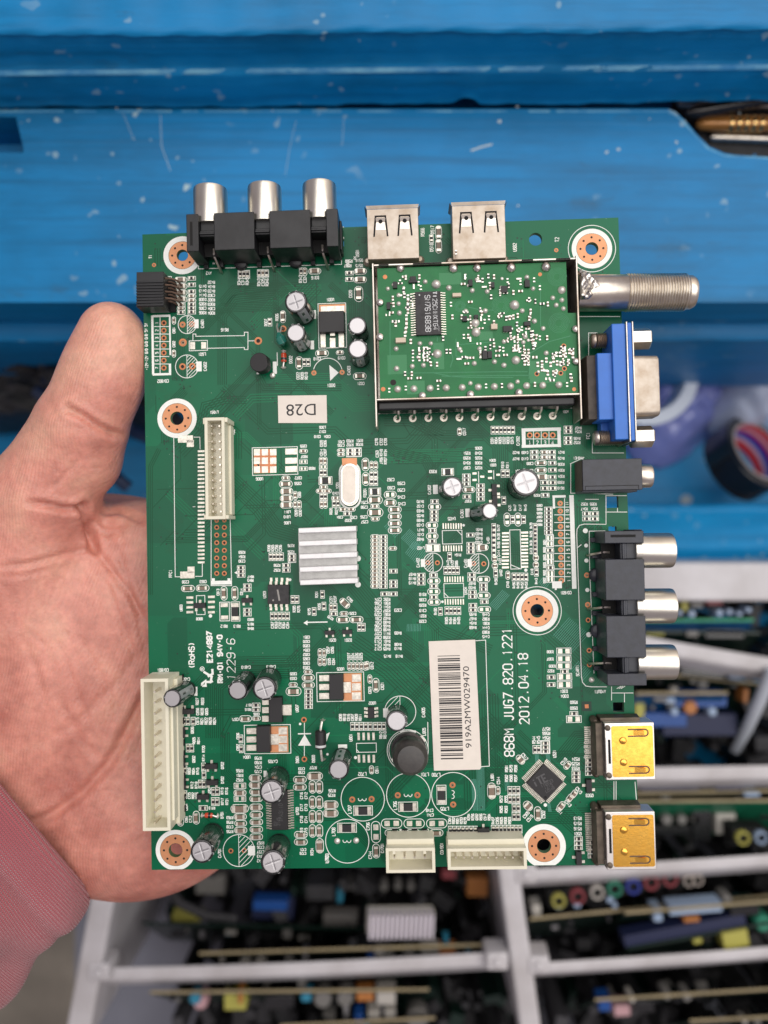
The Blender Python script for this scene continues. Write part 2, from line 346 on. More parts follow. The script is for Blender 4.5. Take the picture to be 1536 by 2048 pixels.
def run(fr_, src):
    frame(fr_)
    for ln in src.strip().splitlines():
        for it in ln.split(';'):
            t = it.split()
            if not t: continue
            n_, dx, dy = 1, 0, 0
            if '*' in t[0]:
                a, b = t[0].split('*'); n_ = int(a); dx, dy = map(float, b.split(',')); t = t[1:]
            c = t[0]
            if c == 't' or c == 'T':       # t x y ang h words...
                X, Y, a, h = map(float, t[1:5]); x, y = Q(X, Y); ws = t[5:]
                for i, wd in enumerate(ws):
                    x, y = Q(X+dx*i, Y+dy*i)
                    text(SK, wd.replace('_', ' '), x, y, rad(a), mm(h), .73 if c == 't' else .9, .085 if c == 't' else .15)
                continue
            v = list(map(float, t[1:]))
            for i in range(n_):
                X, Y = v[0]+dx*i, v[1]+dy*i; r_ = v[2:]
                x, y = Q(X, Y)
                if c in ('r', 'c', 'p'): smd(c, X, Y, r_[0] if r_ else 0, *(r_[1:3] if len(r_) > 2 else (None, None)))
                elif c in ('R', 'C', 'P'): smd(c, X, Y, *r_)
                elif c in ('s', 'sp'):
                    w_, h_ = r_; SK.rib(stad(x, y, mm(w_), mm(h_)), .08, SK.zz(), closed=True)
                    if w_ > h_: smd('C' if c == 's' else 'P', X, Y, 0, w_*.74, h_*.62, False)
                    else: smd('C' if c == 's' else 'P', X, Y, 90, h_*.74, w_*.62, False)
                elif c == 'o':
                    w_, h_ = mm(r_[0])/2, mm(r_[1])/2; SK.rib([(x-w_, y-h_), (x+w_, y-h_), (x+w_, y+h_), (x-w_, y+h_)], .09, SK.zz(), closed=True)
                elif c == 'l':
                    q = [Q(v[k]+dx*i, v[k+1]+dy*i) for k in range(0, len(v), 2)]; SK.rib(q, .09, SK.zz())
                elif c == 'lt':
                    q = [Q(v[k]+dx*i, v[k+1]+dy*i) for k in range(0, len(v), 2)]; TR.rib(q, .045, .016, 2)
                elif c == 'f':
                    SK.cbox(x, y, mm(r_[0]), mm(r_[1]), .0, SK.zz(), 0)
                elif c == 'pd':
                    PD.cbox(x, y, mm(r_[0]), mm(r_[1]), .02, .09, 0, 0, .03)
                elif c == 'cu':
                    PD.cbox(x, y, mm(r_[0]), mm(r_[1]), .005, .017, 1)
                elif c == 'ci': SK.ring(x, y, mm(r_[0])-.09, mm(r_[0])+.09, SK.zz(), n=64)
                elif c == 'arc': SK.ring(x, y, mm(r_[0])-.1, mm(r_[0])+.1, SK.zz(), n=40, a0=rad(r_[1]), a1=rad(r_[2]))
                elif c == 'd': SK.disc(x, y, mm(r_[0]), SK.zz())
                elif c == 'h': HOLES.append((x, y, mm(r_[0]), 0))
                elif c == 'hs': HOLES.append((x, y, mm(r_[0]), 1))
                elif c == 'ht':       # hatched half disc: x y r side
                    R_ = mm(r_[0]); sd = r_[1]; k = -R_*1.4
                    while k < R_*1.4:
                        # diagonal chord clipped to the half disc
                        ps = []
                        for q_ in np.linspace(-1.5*R_, 1.5*R_, 160):
                            a, b = q_, q_+k
                            if a*a+b*b < (R_*.96)**2 and a*sd > .05: ps.append((x+a, y+b))
                        if len(ps) > 3: SK.rib([ps[0], ps[-1]], .07, SK.zz())
                        k += R_*.31
                    SK.rib([(x, y-R_), (x, y+R_)], .07, SK.zz())
                elif c == 'sot': SOTS.append((x, y, rad(r_[0]), r_[1] if len(r_) > 1 else 1.0))
run('Z1', '''
o 700 642 72 50;3*22,0 r 679 642 90;o 817 635 70 42;r 795 636 90;c 817 636 90;r 840 636 90;r 1052 625 90;c 1075 625 90;C 1135 622 0 62 28
t 670 683 90 18 R344;t 693 683 90 18 C311;t 720 683 90 18 R345;t 792 690 90 18 R343;t 818 690 90 18 C325;t 842 690 90 18 R346;t 1048 670 90 18 R342;t 1075 670 90 18 C324;t 1137 662 180 18 D316
t 484 634 180 18 AV2;t 125 533 90 18 T1;t 172 866 180 17 AVCON;t 516 574 90 14 R
4*0,40 C 313 676 0 62 28;r 380 666;r 380 706;r 380 748;c 380 776;c 380 803;r 380 828;r 380 851;r 380 874;r 315 830;c 315 852;r 315 876
8*0,27 t 500 690 180 17 R432 R434 R433 C302 R302 R303 C304 R304;7*0,27 t 447 715 180 17 D415 D413 D414 D308 R305 C306 R306
f 140 1075 14 372;f 246 1015 10 250;f 246 1225 14 72;f 193 897 110 14;f 193 1255 110 14;l 185 900 185 1250;6*0,46 l 148 962 242 962
7*0,46 h 208 940 17;t 203 1297 180 18 CON802;t 101 1085 90 17 +12V+12V_GND_GND_GND_5V_5V
7*0,46 t 165 940 90 18 1 2 3 4 5 6 7
s 270 925 22 46;s 270 1128 22 46;t 270 985 90 15 C801;t 270 1070 90 15 C802
ci 352 950 57;ht 352 950 57 1;ci 350 1207 72;ht 350 1207 72 1;h 323 950 19;h 380 947 19;h 323 1208 21;h 383 1206 21;f 408 945 28 56;f 424 1207 34 62;t 445 943 90 17 CA601;t 462 1207 90 17 CA602
t 582 982 180 18 R616;l 387 1050 387 1008 405 1008 405 1022 703 1018 703 997 725 997 725 1103 703 1103 703 1091 470 1096;l 725 1050 765 1050;h 325 1060 25;h 788 1050 24
o 420 1079 114 62;pd 385 1080 32 46;pd 453 1078 32 42;t 443 1132 180 18 L601
o 1243 956 172 278;t 1230 797 180 18 U001;s 1180 1127 80 42;t 1150 1160 180 17 C018;s 1290 1122 46 26;t 1300 1155 180 17 C019
s 1405 762 52 96;t 1355 762 90 18 C020;r 1348 634;r 1348 672;C 1415 623 0 62 28;C 1415 675 0 62 28
t 1338 575 90 17 R560;t 1408 555 180 17 D516;t 1345 560 180 17 R568;t 1338 588 180 17 R567;t 1408 588 180 17 D515;t 1397 512 90 18 USB1
t 1235 1323 180 19 D001;h 1130 1247 16;h 1303 1243 16;arc 1215 1245 90 12 165;t 988 1165 90 18 D002;s 1040 1186 42 80;r 1072 1182 90;r 1096 1182 90
t 1032 1265 90 17 C022;t 1058 1265 90 17 R009;t 1083 1265 90 17 R010;C 940 902 90 60 24;t 903 905 90 17 R006;r 860 935 90;t 835 937 90 17 R007;h 942 975 20
s 1412 1267 80 42;t 1418 1312 180 17 C021;t 1345 1232 90 17 CA003;f 1132 888 22 54;f 1120 1075 22 54;f 890 1215 24 76;f 785 1248 14 14;f 940 1162 5 84;f 905 1162 5 84
l 1300 350 1300 580 420 608 420 545;l 1292 350 1314 350;f 1305 418 20 12
h 148 584 13
''')
SK.add([(*Q(1225, 1198), .05), (*Q(1282, 1245), .05), (*Q(1230, 1296), .05)], [(2, 1, 0)])
run('Z3', '''
t 540 152 180 18 LVDS1;t 670 290 90 22 VCC;t 243 1253 90 20 FFC1;l 265 325 275 1275 312 1275;l 400 322 443 322 445 405;l 460 1185 460 1272 412 1272;29*0,27.1 pd 452 418 48 15
7*0,52.3 h 558 938 17;7*0,52.3 h 610 938 17;h 558 892 15;h 610 890 15;l 520 880 520 1335 660 1335 650 880;f 590 1315 140 26;f 535 1300 20 30;f 642 1300 20 30;f 636 540 24 125;l 655 857 670 857;l 632 262 652 285 632 305;l 395 797 412 797
pd 345 335 105 50;pd 378 365 50 50;pd 358 1262 100 48;pd 383 1228 50 46
o 956 485 312 190;pd 833 425 45 46;pd 887 425 45 46;pd 944 425 45 46;pd 833 483 45 46;pd 887 483 45 46;pd 944 483 45 46;pd 833 543 45 46;pd 887 543 45 46;pd 944 543 45 46;cu 888 485 155 165;pd 1066 420 82 42;pd 1066 483 82 42;pd 1066 540 82 42
t 850 607 180 19 U806;c 1150 418;p 1150 490;p 1150 537;t 1150 383 180 17 C855;t 1155 455 180 17 R807;t 1208 535 180 17 R808
c 1030 601;s 1030 642 90 44;C 1035 692 0 70 34;C 1035 740 0 70 34;C 1035 785 0 70 34;c 1095 720 90;c 1095 783 90;c 1122 783 90;t 1115 600 180 18 C872;t 1112 638 180 18 C856;t 1040 832 180 17 L811;t 1038 866 180 17 L810;t 1040 907 180 17 L806;t 1100 840 90 17 C828;t 1128 840 90 17 C830;t 1124 715 90 15 C860
c 1272 485 90;c 1298 485 90;p 1285 525;r 1273 565 90;r 1298 565 90;R 1300 619 0 78 46;c 1288 663;c 1265 690;c 1312 690;r 1275 728 90;r 1300 728 90;c 1275 780 90;c 1300 780 90
t 1280 255 180 17 L006;t 1280 284 180 17 C012;t 1245 318 180 17 C018;t 1312 318 180 17 C004;t 1272 365 90 17 C020;t 1298 365 90 17 C006;t 1272 425 90 17 C014;t 1298 425 90 17 C007
t 1382 650 90 18 Y201;r 1360 775 90;r 1386 775 90;c 1370 738;c 1420 815;c 1476 815;r 1450 845;t 1455 890 180 17 R202;t 1338 828 90 17 R020;t 1375 828 90 17 R027;t 1370 705 180 16 C043;t 1398 868 180 16 C204
4*24.3,0 r 928 1138 90;4*26,0 t 915 1080 90 17 R208 R265 C258 C206;t 1065 1062 180 17 R276;t 1065 1105 180 17 R256;r 1072 1136;r 1072 1160;o 1072 1148 52 60;r 1033 1197;r 1033 1230;t 970 1197 180 17 R258;t 970 1230 180 17 R262
3*0,26 r 725 1213;3*0,30 t 730 1108 180 17 R269 R264 C230;t 790 1275 180 16 R847;t 788 1300 180 16 R845;2*0,26 r 767 1337;sot 768 1435 0;2*0,27 r 767 1503;t 790 1567 180 16 Q803;t 790 1598 180 16 R815;t 790 1628 180 16 R846
s 362 1355 90 42;s 462 1352 90 42;t 345 1310 180 18 C228;t 465 1308 180 18 C863;4*0,33 pd 375 1417 48 17;4*0,35 pd 522 1412 48 17;sot 447 1470 0 1.1;o 449 1468 58 130;d 515 1542 12;t 315 1488 90 17 U803;t 440 1562 180 17 Q808
s 608 1388 42 94;s 682 1388 42 94;t 567 1380 90 17 C813;t 727 1377 90 17 C814;o 612 1512 66 128;pd 610 1468 50 28;pd 612 1553 50 28;R 686 1512 90 118 52;t 608 1612 180 18 R812;t 697 1612 180 18 R813
t 885 1397 90 18 U203;d 1058 1295 10;r 1078 1430 90;r 1106 1430 90;t 1087 1495 90 17 R285;t 1117 1495 90 17 R276;5*26,0 r 938 1543 90;5*26,0 t 938 1605 90 17 C267 R263 C232 R264 C264
r 1280 1395 90;r 1290 1475 90;r 1223 1512 90;t 1240 1395 90 17 R201;t 1258 1478 90 17 R206;t 1190 1512 90 17 R275;c 1340 1485 90;r 1366 1485 90;r 1357 1527;t 1338 1428 90 17 C221;t 1366 1428 90 17 R237
C 1432 1455 -45 62 34;t 1467 1430 -45 17 C255;c 1427 1526;s 1420 1567 90 42;s 1512 1567 90 42;t 1487 1525 180 17 C326;t 1335 1555 150 16 R270
f 1240 1585 150 8;sot 1330 1655 0 .9;sot 1450 1650 0 .9
''')
frame('Z3'); SK.add([(*Q(1150, 1590), .05), (*Q(1178, 1572), .05), (*Q(1178, 1606), .05)], [(0, 2, 1)]); SK.add([(*Q(678, 1247), .05), (*Q(700, 1234), .05), (*Q(700, 1260), .05)], [(0, 2, 1)])
run('Z4', '''
t 375 195 180 16 C701;t 430 190 180 16 R703;t 488 187 180 16 R701;t 375 217 180 16 C706;t 430 214 180 16 R702;t 488 211 180 16 R708;s 375 249 46 22;s 375 273 46 22;r 432 250;r 432 271;r 475 249;r 475 271;o 454 260 92 54
t 593 195 90 16 C278;t 622 195 90 16 C722;t 648 195 90 16 C720;t 597 270 90 16 C263;t 622 262 90 16 R740;t 648 262 90 16 R734;t 622 312 90 16 J706;t 648 312 90 16 R707
s 525 335 42 80;s 527 424 42 80;c 563 340 90;c 588 340 90;r 563 398 90;r 588 398 90;r 563 441 90;r 588 441 90;t 680 428 180 17 C262;t 745 451 180 17 C293;t 683 478 180 17 C260;t 745 492 180 17 C250;t 745 535 180 17 C246;t 748 576 180 17 C245
R 583 502 0 60 38;s 583 553 92 50;c 583 592;s 585 630 96 54;c 585 669;t 522 508 90 17 FB201;t 518 568 180 16 C251;t 518 597 180 16 C298;t 515 657 180 16 C256;t 520 687 180 16 C257;t 452 660 180 16 C205
sp 677 520 74 42;s 677 570 74 42;4*0,42.5 s 705 612 80 38
14*0,23.4 c 583 778;14*0,23.4 r 635 780;s 693 850 48 22;r 697 990;r 697 1057;r 697 1080;r 643 1130;r 697 1130
14*0,23.4 t 603 1163 180 16 C274 C266 C277 C252 C229 C281 C201 C296 C299 C227 C207 C213 C214 C212;14*0,23.4 t 656 1163 180 16 R35C R301 R341 R397 R361 R402 R480 R466 R498 R411 R358 R401 R404 R405
t 725 1370 180 16 R409;t 725 1440 180 16 R408;t 725 1465 180 16 R410;t 660 1512 180 16 R415;t 732 1512 180 16 R418;t 725 1230 180 17 C323
8*15.7,0 pd 1003 713 9 36;8*15.7,0 pd 1005 850 9 36;o 1058 781 120 82;l 1088 740 1118 770;t 1055 668 180 18 U405;d 1128 708 8;8*15.9,0 pd 1012 1040 9 36;8*15.9,0 pd 1015 1178 9 36;o 1068 1108 120 84;l 1010 1125 1035 1150;d 998 1178 8;t 1140 1110 90 18 U404
ci 940 938 59;ht 940 938 59 -1;f 878 940 26 48;h 908 938 15;h 967 939 15;ci 1222 943 60;ht 1222 943 60 -1;f 1165 940 26 48;h 1190 943 15;h 1252 945 15;t 848 938 90 17 CA402;t 1140 940 90 17 CA401
r 950 562;sp 950 595 76 36;r 947 627;r 947 651;r 947 675;sp 933 708 72 36;r 937 741;sp 935 775 72 36;r 935 806;o 940 848 86 44;pd 918 848 34 38;pd 962 848 34 38;t 865 848 180 17 L402
9*0,29 t 862 562 180 16 R470 C432 R483 R455 R489 C433 R471 C431 R482
r 943 1015;sp 945 1050 76 36;r 945 1082;sp 945 1115 76 36;r 945 1150;sp 947 1180 76 36;3*0,24 r 867 1015;3*0,26 t 813 1010 180 16 R497 R418 R419;6*0,33 t 877 1133 180 16 R318 C336 R320 C319 R321 C320
t 955 1237 90 16 R490;r 985 1237 90;4*24.5,0 r 1025 1233 90;4*25,0 t 1023 1293 90 16 R385 R484 R384 R485;r 1042 900 90;4*24,0 r 1018 985 90;t 1092 890 180 15 R164;3*26,0 t 1032 945 90 15 C447 C425 R386
r 1170 768;3*0,23 r 1172 825;r 1222 845 90;C 1242 845 0 58 30;4*0,26 t 1222 735 180 16 R491 R483 R462 C403;t 1278 798 90 16 L401
r 1178 1012;r 1178 1040;r 1182 1120;r 1182 1146;r 1185 1200;r 1185 1228;sp 1250 1040 78 36;r 1250 1077;r 1250 1101;sp 1252 1140 78 36;r 1255 1178;sp 1255 1225 78 36;2*0,26 t 1180 1066 180 16 R487 R493;4*0,27 t 1185 1255 180 16 R495 R467 R494 R468;6*0,27 t 1265 1257 180 16 C446 R382 R381 C444 R383 C445
6*0,31 r 1313 722 90;s 1318 915 34 38;s 1320 957 34 38;r 1325 1003 90;4*0,-52 t 1343 880 90 15 C414 R496 R430 R477;t 1327 1053 90 15 R450;t 1357 1000 90 15 U402;t 1352 930 90 15 C422
r 1145 405;r 1145 430;r 1145 455;s 1160 490 76 36;r 1148 533;4*0,27 r 1232 466;R 1030 381 0 62 36;r 1370 390 90;r 1397 390 90;t 940 378 180 17 R393;4*0,30 t 1148 265 180 16 R351 R350 R349 C307;5*0,30 t 1220 235 180 16 Q306 R348 R326 R308 R325;t 1305 310 180 15 Q304;t 1308 338 180 15 Q301;t 1368 338 90 15 R310;t 1397 338 90 15 R311;t 1155 560 180 15 R307
pd 1195 390 26 14;pd 1195 430 26 14;pd 1243 410 26 14;f 1220 412 5 70;pd 1290 378 26 14;pd 1290 418 26 14;pd 1340 398 24 14;f 1313 398 5 56;sot 1315 492 90 1.1;sot 1318 560 90 1.1
6*24.3,0 r 1308 124 90;6*24.5,0 t 1303 187 90 16 C031 R004 R005 C032 R003 C015;t 1462 190 90 17 CN202;s 1103 133 26 46;t 1133 133 90 17 C017;r 1375 555 90;t 918 490 90 17 CA302;t 1118 635 90 17 CA301;f 955 488 30 56;f 1152 632 26 52
''')
run('Z5', '''
r 323 163;c 395 163;r 450 163;r 323 200;c 395 200;r 450 200;s 372 242 86 36;r 455 242;s 372 295 86 36;r 457 293;C 378 345 0 70 34;r 455 345;r 400 385;r 457 385;r 400 427;r 457 427;r 403 477
5*0,44 t 520 163 180 18 R421 R426 R336 R334 R324;t 518 383 180 18 R309;t 518 425 180 18 R610;2*0,45 t 255 165 180 18 C409 C410;2*0,45 t 190 165 180 18 R422 R427;t 292 245 180 18 C309;t 292 297 180 18 C308;t 343 478 180 17 R329;t 215 300 180 18 CA304
r 570 62;r 570 92;t 636 62 180 18 R406;t 636 92 180 18 R252;t 645 -15 180 18 R407;t 645 12 180 18 R254;r 570 -15;r 570 12
f 606 818 32 680;f 505 486 96 18;f 490 1132 70 50;f 467 530 16 90;f 480 1140 14 60;10*0,56.5 l 470 564 590 564;l 545 500 545 1110;11*0.9,56.4 h 513 537 20;t 555 1190 180 20 CON601
11*1.5,56.4 t 563 537 90 20 11 10 9 8 7 6 5 4 3 2 1
7*0,28.5 r 427 578;o 437 810 50 90;P 437 790 0 40 30;P 437 832 0 40 30;r 437 880;P 437 925 0 40 34;P 437 965 0 40 34;r 440 1007;P 440 1050 0 42 36;P 440 1092 0 42 36;6*0,28 t 362 552 180 15 C603 R606 R605 C607 R607 R604
6*0,-56 t 398 1100 90 15 D602 R602 D603 D603 R603 D601
6*0,50 pd 113 755 52 16;6*0,50 pd 253 750 52 16;5*0,50 pd 112 780 50 14;5*0,50 pd 254 775 50 14;o 186 873 76 284;l 150 985 222 1015;d 262 1025 12;7*0,29 r 330 712 90;s 335 935 38 46;s 335 985 38 46;r 338 1040 90;4*0,-62 t 300 885 90 16 C413 R431 R429 R479;t 307 1037 90 16 C418;t 338 1105 90 16 R443
4*29,0 r 175 1075 90;4*30,0 t 175 1135 90 17 R456 R459 R452 R453;c 130 1062 90;t 130 1130 90 17 C740;sp 125 655 44 96;sp 205 655 44 96;r 165 655 90;r 245 655 90;4*38,0 t 145 568 90 17 C421 R447 C417 R445
r 705 612;r 765 612;r 705 650;r 765 650;t 755 542 180 18 R355;t 690 542 180 18 R352;t 762 575 180 18 R354;t 690 577 180 18 R347;l 695 507 795 507
l 843 480 1000 480;l 843 600 1003 600;l 932 570 932 600;l 848 480 848 690 690 688 655 697 636 725 634 770 668 1800 676 1845 700 1872 740 1878 855 1878;l 843 738 725 740 728 1000 760 1780;l 640 860 668 838
d 697 737 18;d 703 845 14;d 705 955 15;h 708 1062 20;d 712 1170 15;h 715 1278 20;h 718 1390 18;d 722 1497 18;h 725 1612 18;h 727 1717 18;hs 743 1827 20
P 540 1617 0 88 36;P 540 1673 0 88 36;P 540 1725 0 88 36;r 545 1765;P 545 1805 0 90 40;P 545 1862 0 90 40;r 447 1807;r 447 1862;t 440 1622 180 18 D308;t 440 1675 180 18 D307;t 455 1727 180 18 D309;t 445 1762 180 18 R322;t 640 1760 90 20 SCART1
l 590 248 590 462 680 462 900 470;l 585 248 690 200;t 645 205 180 18 PHONE1;l 748 60 748 168 980 168
14*11,9 lt 462 1505 580 1372;9*11,9 lt 590 1760 650 1690;6*9,9 lt 355 1120 410 1050
''')
run('Z2', '''
t 20 290 180 14 R;f 816 1022 166 14;f 816 1092 166 12;f 741 1057 16 80;f 892 1057 14 80;l 752 1062 885 1062;3*33,0 l 783 1030 783 1088;h 767 1046 12;h 798 1046 12;h 832 1046 12;h 865 1046 12;4*32.5,0 t 767 1078 0 16 1 2 3 4
t 310 180 90 14 R566;t 352 170 90 14 D517;r 347 208 90;t 348 245 90 14 D518;C 378 182 90 50 20;C 378 240 90 50 20;t 703 245 90 14 USB2;t 883 212 90 16 T2;h 880 257 9;l 960 540 1152 540;l 1018 780 1018 610 1055 610;l 985 785 1008 785 1008 950 990 950;t 1016 1048 90 14 FC1;t 920 946 180 10 A001;r 985 812 90;r 990 868 90;r 992 920 90;l 110 620 110 955 960 930
''')
run('A1', '''
T 405 288 90 40 (RoHS);t 200 393 180 21 CON801;t 793 373 180 20 CA810;t 972 370 180 20 CA813;t 360 458 180 20 CA807;f 435 545 22 64
r 298 690 90;r 322 690 90;sot 385 685 180 1.1;c 300 758 90;r 327 758 90;r 353 758 90;r 380 758 90;r 418 758 90;2*38,0 t 445 617 90 19 R827 R833;3*32,0 t 448 690 90 19 C858 R828 Q805;5*30,0 t 448 757 90 19 C815 R821 R822 R829 R824
sot 345 835 90;r 298 893 90;c 300 947 90;r 380 950 90;r 406 950 90;sot 345 1035 90;3*28,0 r 302 1107 90;sot 350 1200 90;3*27,0 r 303 1283 90;s 325 1360 44 94;s 325 1460 44 94;s 438 1447 44 92
t 335 893 90 17 R820;t 335 950 90 17 C803;r 490 1085 90;r 493 1140 90;sot 550 1075 0 1.1;sot 555 1190 0 1.1;r 468 1207 90;r 494 1207 90;sot 490 1292 0 1.1;r 562 1260 90;r 590 1260 90;r 560 1332 90;r 588 1332 90;R 488 1378 0 46 24
t 490 957 90 18 R720;t 490 1020 90 18 R714;t 625 1075 90 19 Q702;t 625 1178 90 19 D702;2*32,0 t 623 1257 90 18 R719 R716;t 533 1253 90 18 Q701;2*32,0 t 625 1332 90 18 R717 R721;t 622 1428 90 19 D701;t 550 1378 180 17 R713;2*32,0 t 422 897 90 18 R805 R814;t 410 822 90 19 Q806;t 420 1030 90 19 Q802;3*30,0 t 388 1115 90 18 R803 R804 R745;2*30,0 t 408 1215 90 18 R712 R718;3*27,0 t 388 1290 90 17 C725 R802 R806;t 367 1372 90 18 C804;2*30,0 t 367 1457 90 18 C861 C712
3*0,33 t 748 1112 180 19 R766 R761 R762;4*0,32 t 880 1022 180 19 R759 R760 C724 C725;p 750 1220 0 70 30;C 750 1270 0 70 32;p 750 1312 0 70 30;C 748 1383 0 108 50;C 752 1440 0 72 32;s 755 1487 86 40;C 755 1537 0 72 32;4*0,33 t 678 1447 180 18 R763 R758 C728 R756
C 860 1163 0 70 34;C 860 1213 0 70 34;s 865 1262 90 42;s 865 1312 90 42;C 865 1372 0 72 34;4*0,53 s 867 1425 90 42;5*0,32 t 897 1627 180 19 R767 C726 C727 C743 C742
t 605 1700 90 20 CA701;ci 742 1682 112;ht 742 1682 112 1;h 685 1685 18;h 780 1682 18;f 833 1683 50 66;t 798 1015 180 20 U804;t 1158 667 90 20 U807;o 947 887 330 202;t 715 745 180 19 C871;s 790 740 86 42;c 868 738;r 866 643;r 866 675;t 815 643 180 17 R817;t 808 675 180 17 R816;t 868 708 180 16 C836
r 757 885 90;r 760 955 90;t 735 945 90 17 C857;t 735 865 90 17 CR36
c 1130 497;s 1133 545 108 60;t 1132 420 180 18 C839;t 1132 453 180 18 C833;c 1236 405;s 1238 447 88 44;s 1238 500 88 44;5*0,27 r 1240 546;8*0,31 t 1225 158 180 18 C851 C820 C850 C854 C852 C865 C806 C853
c 1322 270 90;c 1352 270 90;c 1322 332 90;c 1352 332 90;2*30,0 t 1380 250 90 18 C857 C856;2*30,0 t 1388 332 90 18 C835 C834
h 1207 748 20;h 1210 1030 20;l 1210 770 1210 1008;f 1211 848 94 8;d 1180 778 9;t 1160 1030 90 20 D801;t 1275 1027 90 20 D800;C 1285 1150 0 92 44;t 1273 1090 180 19 R727;d 1375 995 9
s 1178 1175 92 44;s 1178 1228 92 44;s 1268 1228 46 88;s 1318 1228 46 88;s 1268 1338 46 88;s 1318 1338 46 88;s 1268 1440 46 88;s 1318 1440 46 88;s 1268 1542 46 88;s 1318 1542 46 88;C 1398 1355 0 88 44;C 1398 1415 0 88 44;t 1408 1255 180 19 R726;t 1405 1287 180 19 R725
s 1185 1568 92 44;s 1185 1620 92 44;C 1320 1648 90 84 44;t 1265 1690 90 19 R724;t 1370 1745 90 20 L703;2*0,27 t 1190 1098 180 17 C723 C730;2*0,27 t 1200 1675 180 17 C721 C729
4*0,85 t 1190 1290 90 18 C716 C717 C718 C719;4*0,85 t 1222 1290 90 18 C712 C713 C714 C715;t 1160 1400 90 20 U700;t 985 1045 180 20 CA705
f 930 1135 22 44
''')
frame('A1'); SK.add([(*Q(1165, 933), .05), (*Q(1259, 933), .05), (*Q(1212, 853), .05)], [(0, 1, 2)]); SK.add([(*Q(1366, 850), .05), (*Q(1392, 838), .05), (*Q(1368, 905), .05)], [(0, 2, 1)])
for s_, X, Y, h_, wf, hw, sl in (('E214887', 533, 228, 35, 1.0, .22, 0), ('RM-01_94V-0', 608, 313, 34, 1.0, .22, 0), ('1229-6', 686, 318, 58, .95, .11, .12)):
    x, y = Q(X, Y); text(SK, s_.replace('_', ' '), x, y, rad(90), mm(h_), wf, hw, slant=sl)
# the recognised-component mark beside the file number
for pts in ([(480, 505), (505, 505), (505, 468), (480, 490), (480, 505)], [(505, 478), (540, 478), (548, 440), (490, 405)], [(520, 440), (555, 420), (552, 385)], [(535, 482), (556, 470)]):
    SK.rib([Q(a, b) for a, b in pts], .3, SK.zz())
x, y = Q(480, 385); SK.ring(x, y, mm(12), mm(17), SK.zz()); text(SK, 'R', x, y, rad(90), mm(14), .8, .08)
run('A2', '''
t 155 140 180 20 Q201;t 265 140 180 20 D201;4*28,0 t 272 255 90 19 C827 C824 C826 C825;5*28,0 c 275 322 90;c 400 318 90;t 433 318 90 19 C812;s 460 455 44 96;c 418 412 90;t 418 490 90 18 C823;t 505 460 90 20 C821;t 213 342 180 19 U805;o 212 466 328 200
r 345 50 90;r 372 50 90;t 435 580 180 19 U802;6*27.5,0 t 213 680 90 18 C808 R818 C816 C807 R809 R811;5*31,0 r 297 742 90;3*29,0 r 457 742 90;t 495 803 90 19 R842;t 523 803 90 19 R810
4*34.5,0 pd 340 812 18 52;4*34.5,0 pd 342 968 18 54;o 394 891 137 62;l 328 905 342 922;d 318 960 11;t 285 820 90 20 U801;s 430 1046 30 56;t 467 1045 90 19 C811
ci 630 640 108;ht 630 640 108 -1;t 792 645 90 20 CA805;f 528 648 34 62;t 797 780 90 20 L805;ci 682 910 142;ci 682 910 130;l 822 712 825 900;f 228 882 62 26;f 685 790 108 36
ci 368 1250 150;ci 687 1222 151;ci 1002 1218 151;ci 260 1543 150;h 295 1253 21;h 430 1250 21;h 613 1223 21;h 750 1222 21;h 995 1152 21;h 1000 1288 21;hs 190 1543 21;hs 322 1540 21
l 337 1244 339 1257 350 1263 361 1257 365 1249 369 1257 380 1263 391 1257 393 1244;l 657 1214 659 1227 670 1233 681 1227 685 1219 689 1227 700 1233 711 1227 713 1214;l 230 1535 232 1548 243 1554 254 1548 258 1540 262 1548 273 1554 284 1548 286 1535;l 989 1190 1002 1192 1008 1203 1002 1214 994 1218 1002 1222 1008 1233 1002 1244 989 1246;R 370 1330 0 118 56;R 685 1303 0 118 56;R 918 1220 90 118 56;R 258 1450 0 118 56
t 365 1075 180 22 L702;t 800 1078 180 22 L701;t 880 1080 180 22 L700;t 278 1322 90 22 L707;t 595 1295 90 22 L706;t 940 1318 180 22 L705;t 165 1478 90 22 L708;t 405 1440 90 20 C706;t 420 1640 90 20 C744;t 505 1592 90 20 CN701;t 920 1595 90 20 CON901;t 120 1660 90 22 L703
sp 460 1480 62 146;s 462 1612 48 96;sp 570 1420 142 62;sp 727 1420 142 62;sp 885 1420 142 62;s 570 1485 92 44;s 720 1485 92 44;s 882 1485 92 44;t 835 1328 180 19 C748;t 838 1360 180 19 C741;t 648 1468 180 17 C746;t 648 1500 180 17 C750;t 806 1468 180 17 C747;t 806 1500 180 17 C749
l 1155 145 1226 140 1252 1020 1190 1024;C 1268 1193 90 92 46;c 1312 1190 90;t 1272 1095 90 19 L801;t 1315 1120 90 19 C514;7*29,0 r 980 1467 90;sot 1210 1462 0 1.1;8*26.6,0 r 1280 1460 90;5*27,0 t 975 1400 90 17 C304 R902 R901 R293 R279;6*28.5,0 t 1108 1375 90 17 R294 R256 Q202 R906 C917 R904;5*29,0 t 1278 1400 90 18 R407 C906 R905 R908 R903
3*28,0 r 1395 1190 90;3*28,0 r 1395 1250 90;2*28,0 r 1425 1312 90;2*28,0 r 1425 1370 90;3*32,0 t 1372 1105 90 18 R582 R580 R557;3*32,0 t 1372 1037 90 18 R581 R579 R558;2*34,0 t 1335 1250 90 18 R572 R555;2*34,0 t 1335 1322 90 18 R585 R583
''')
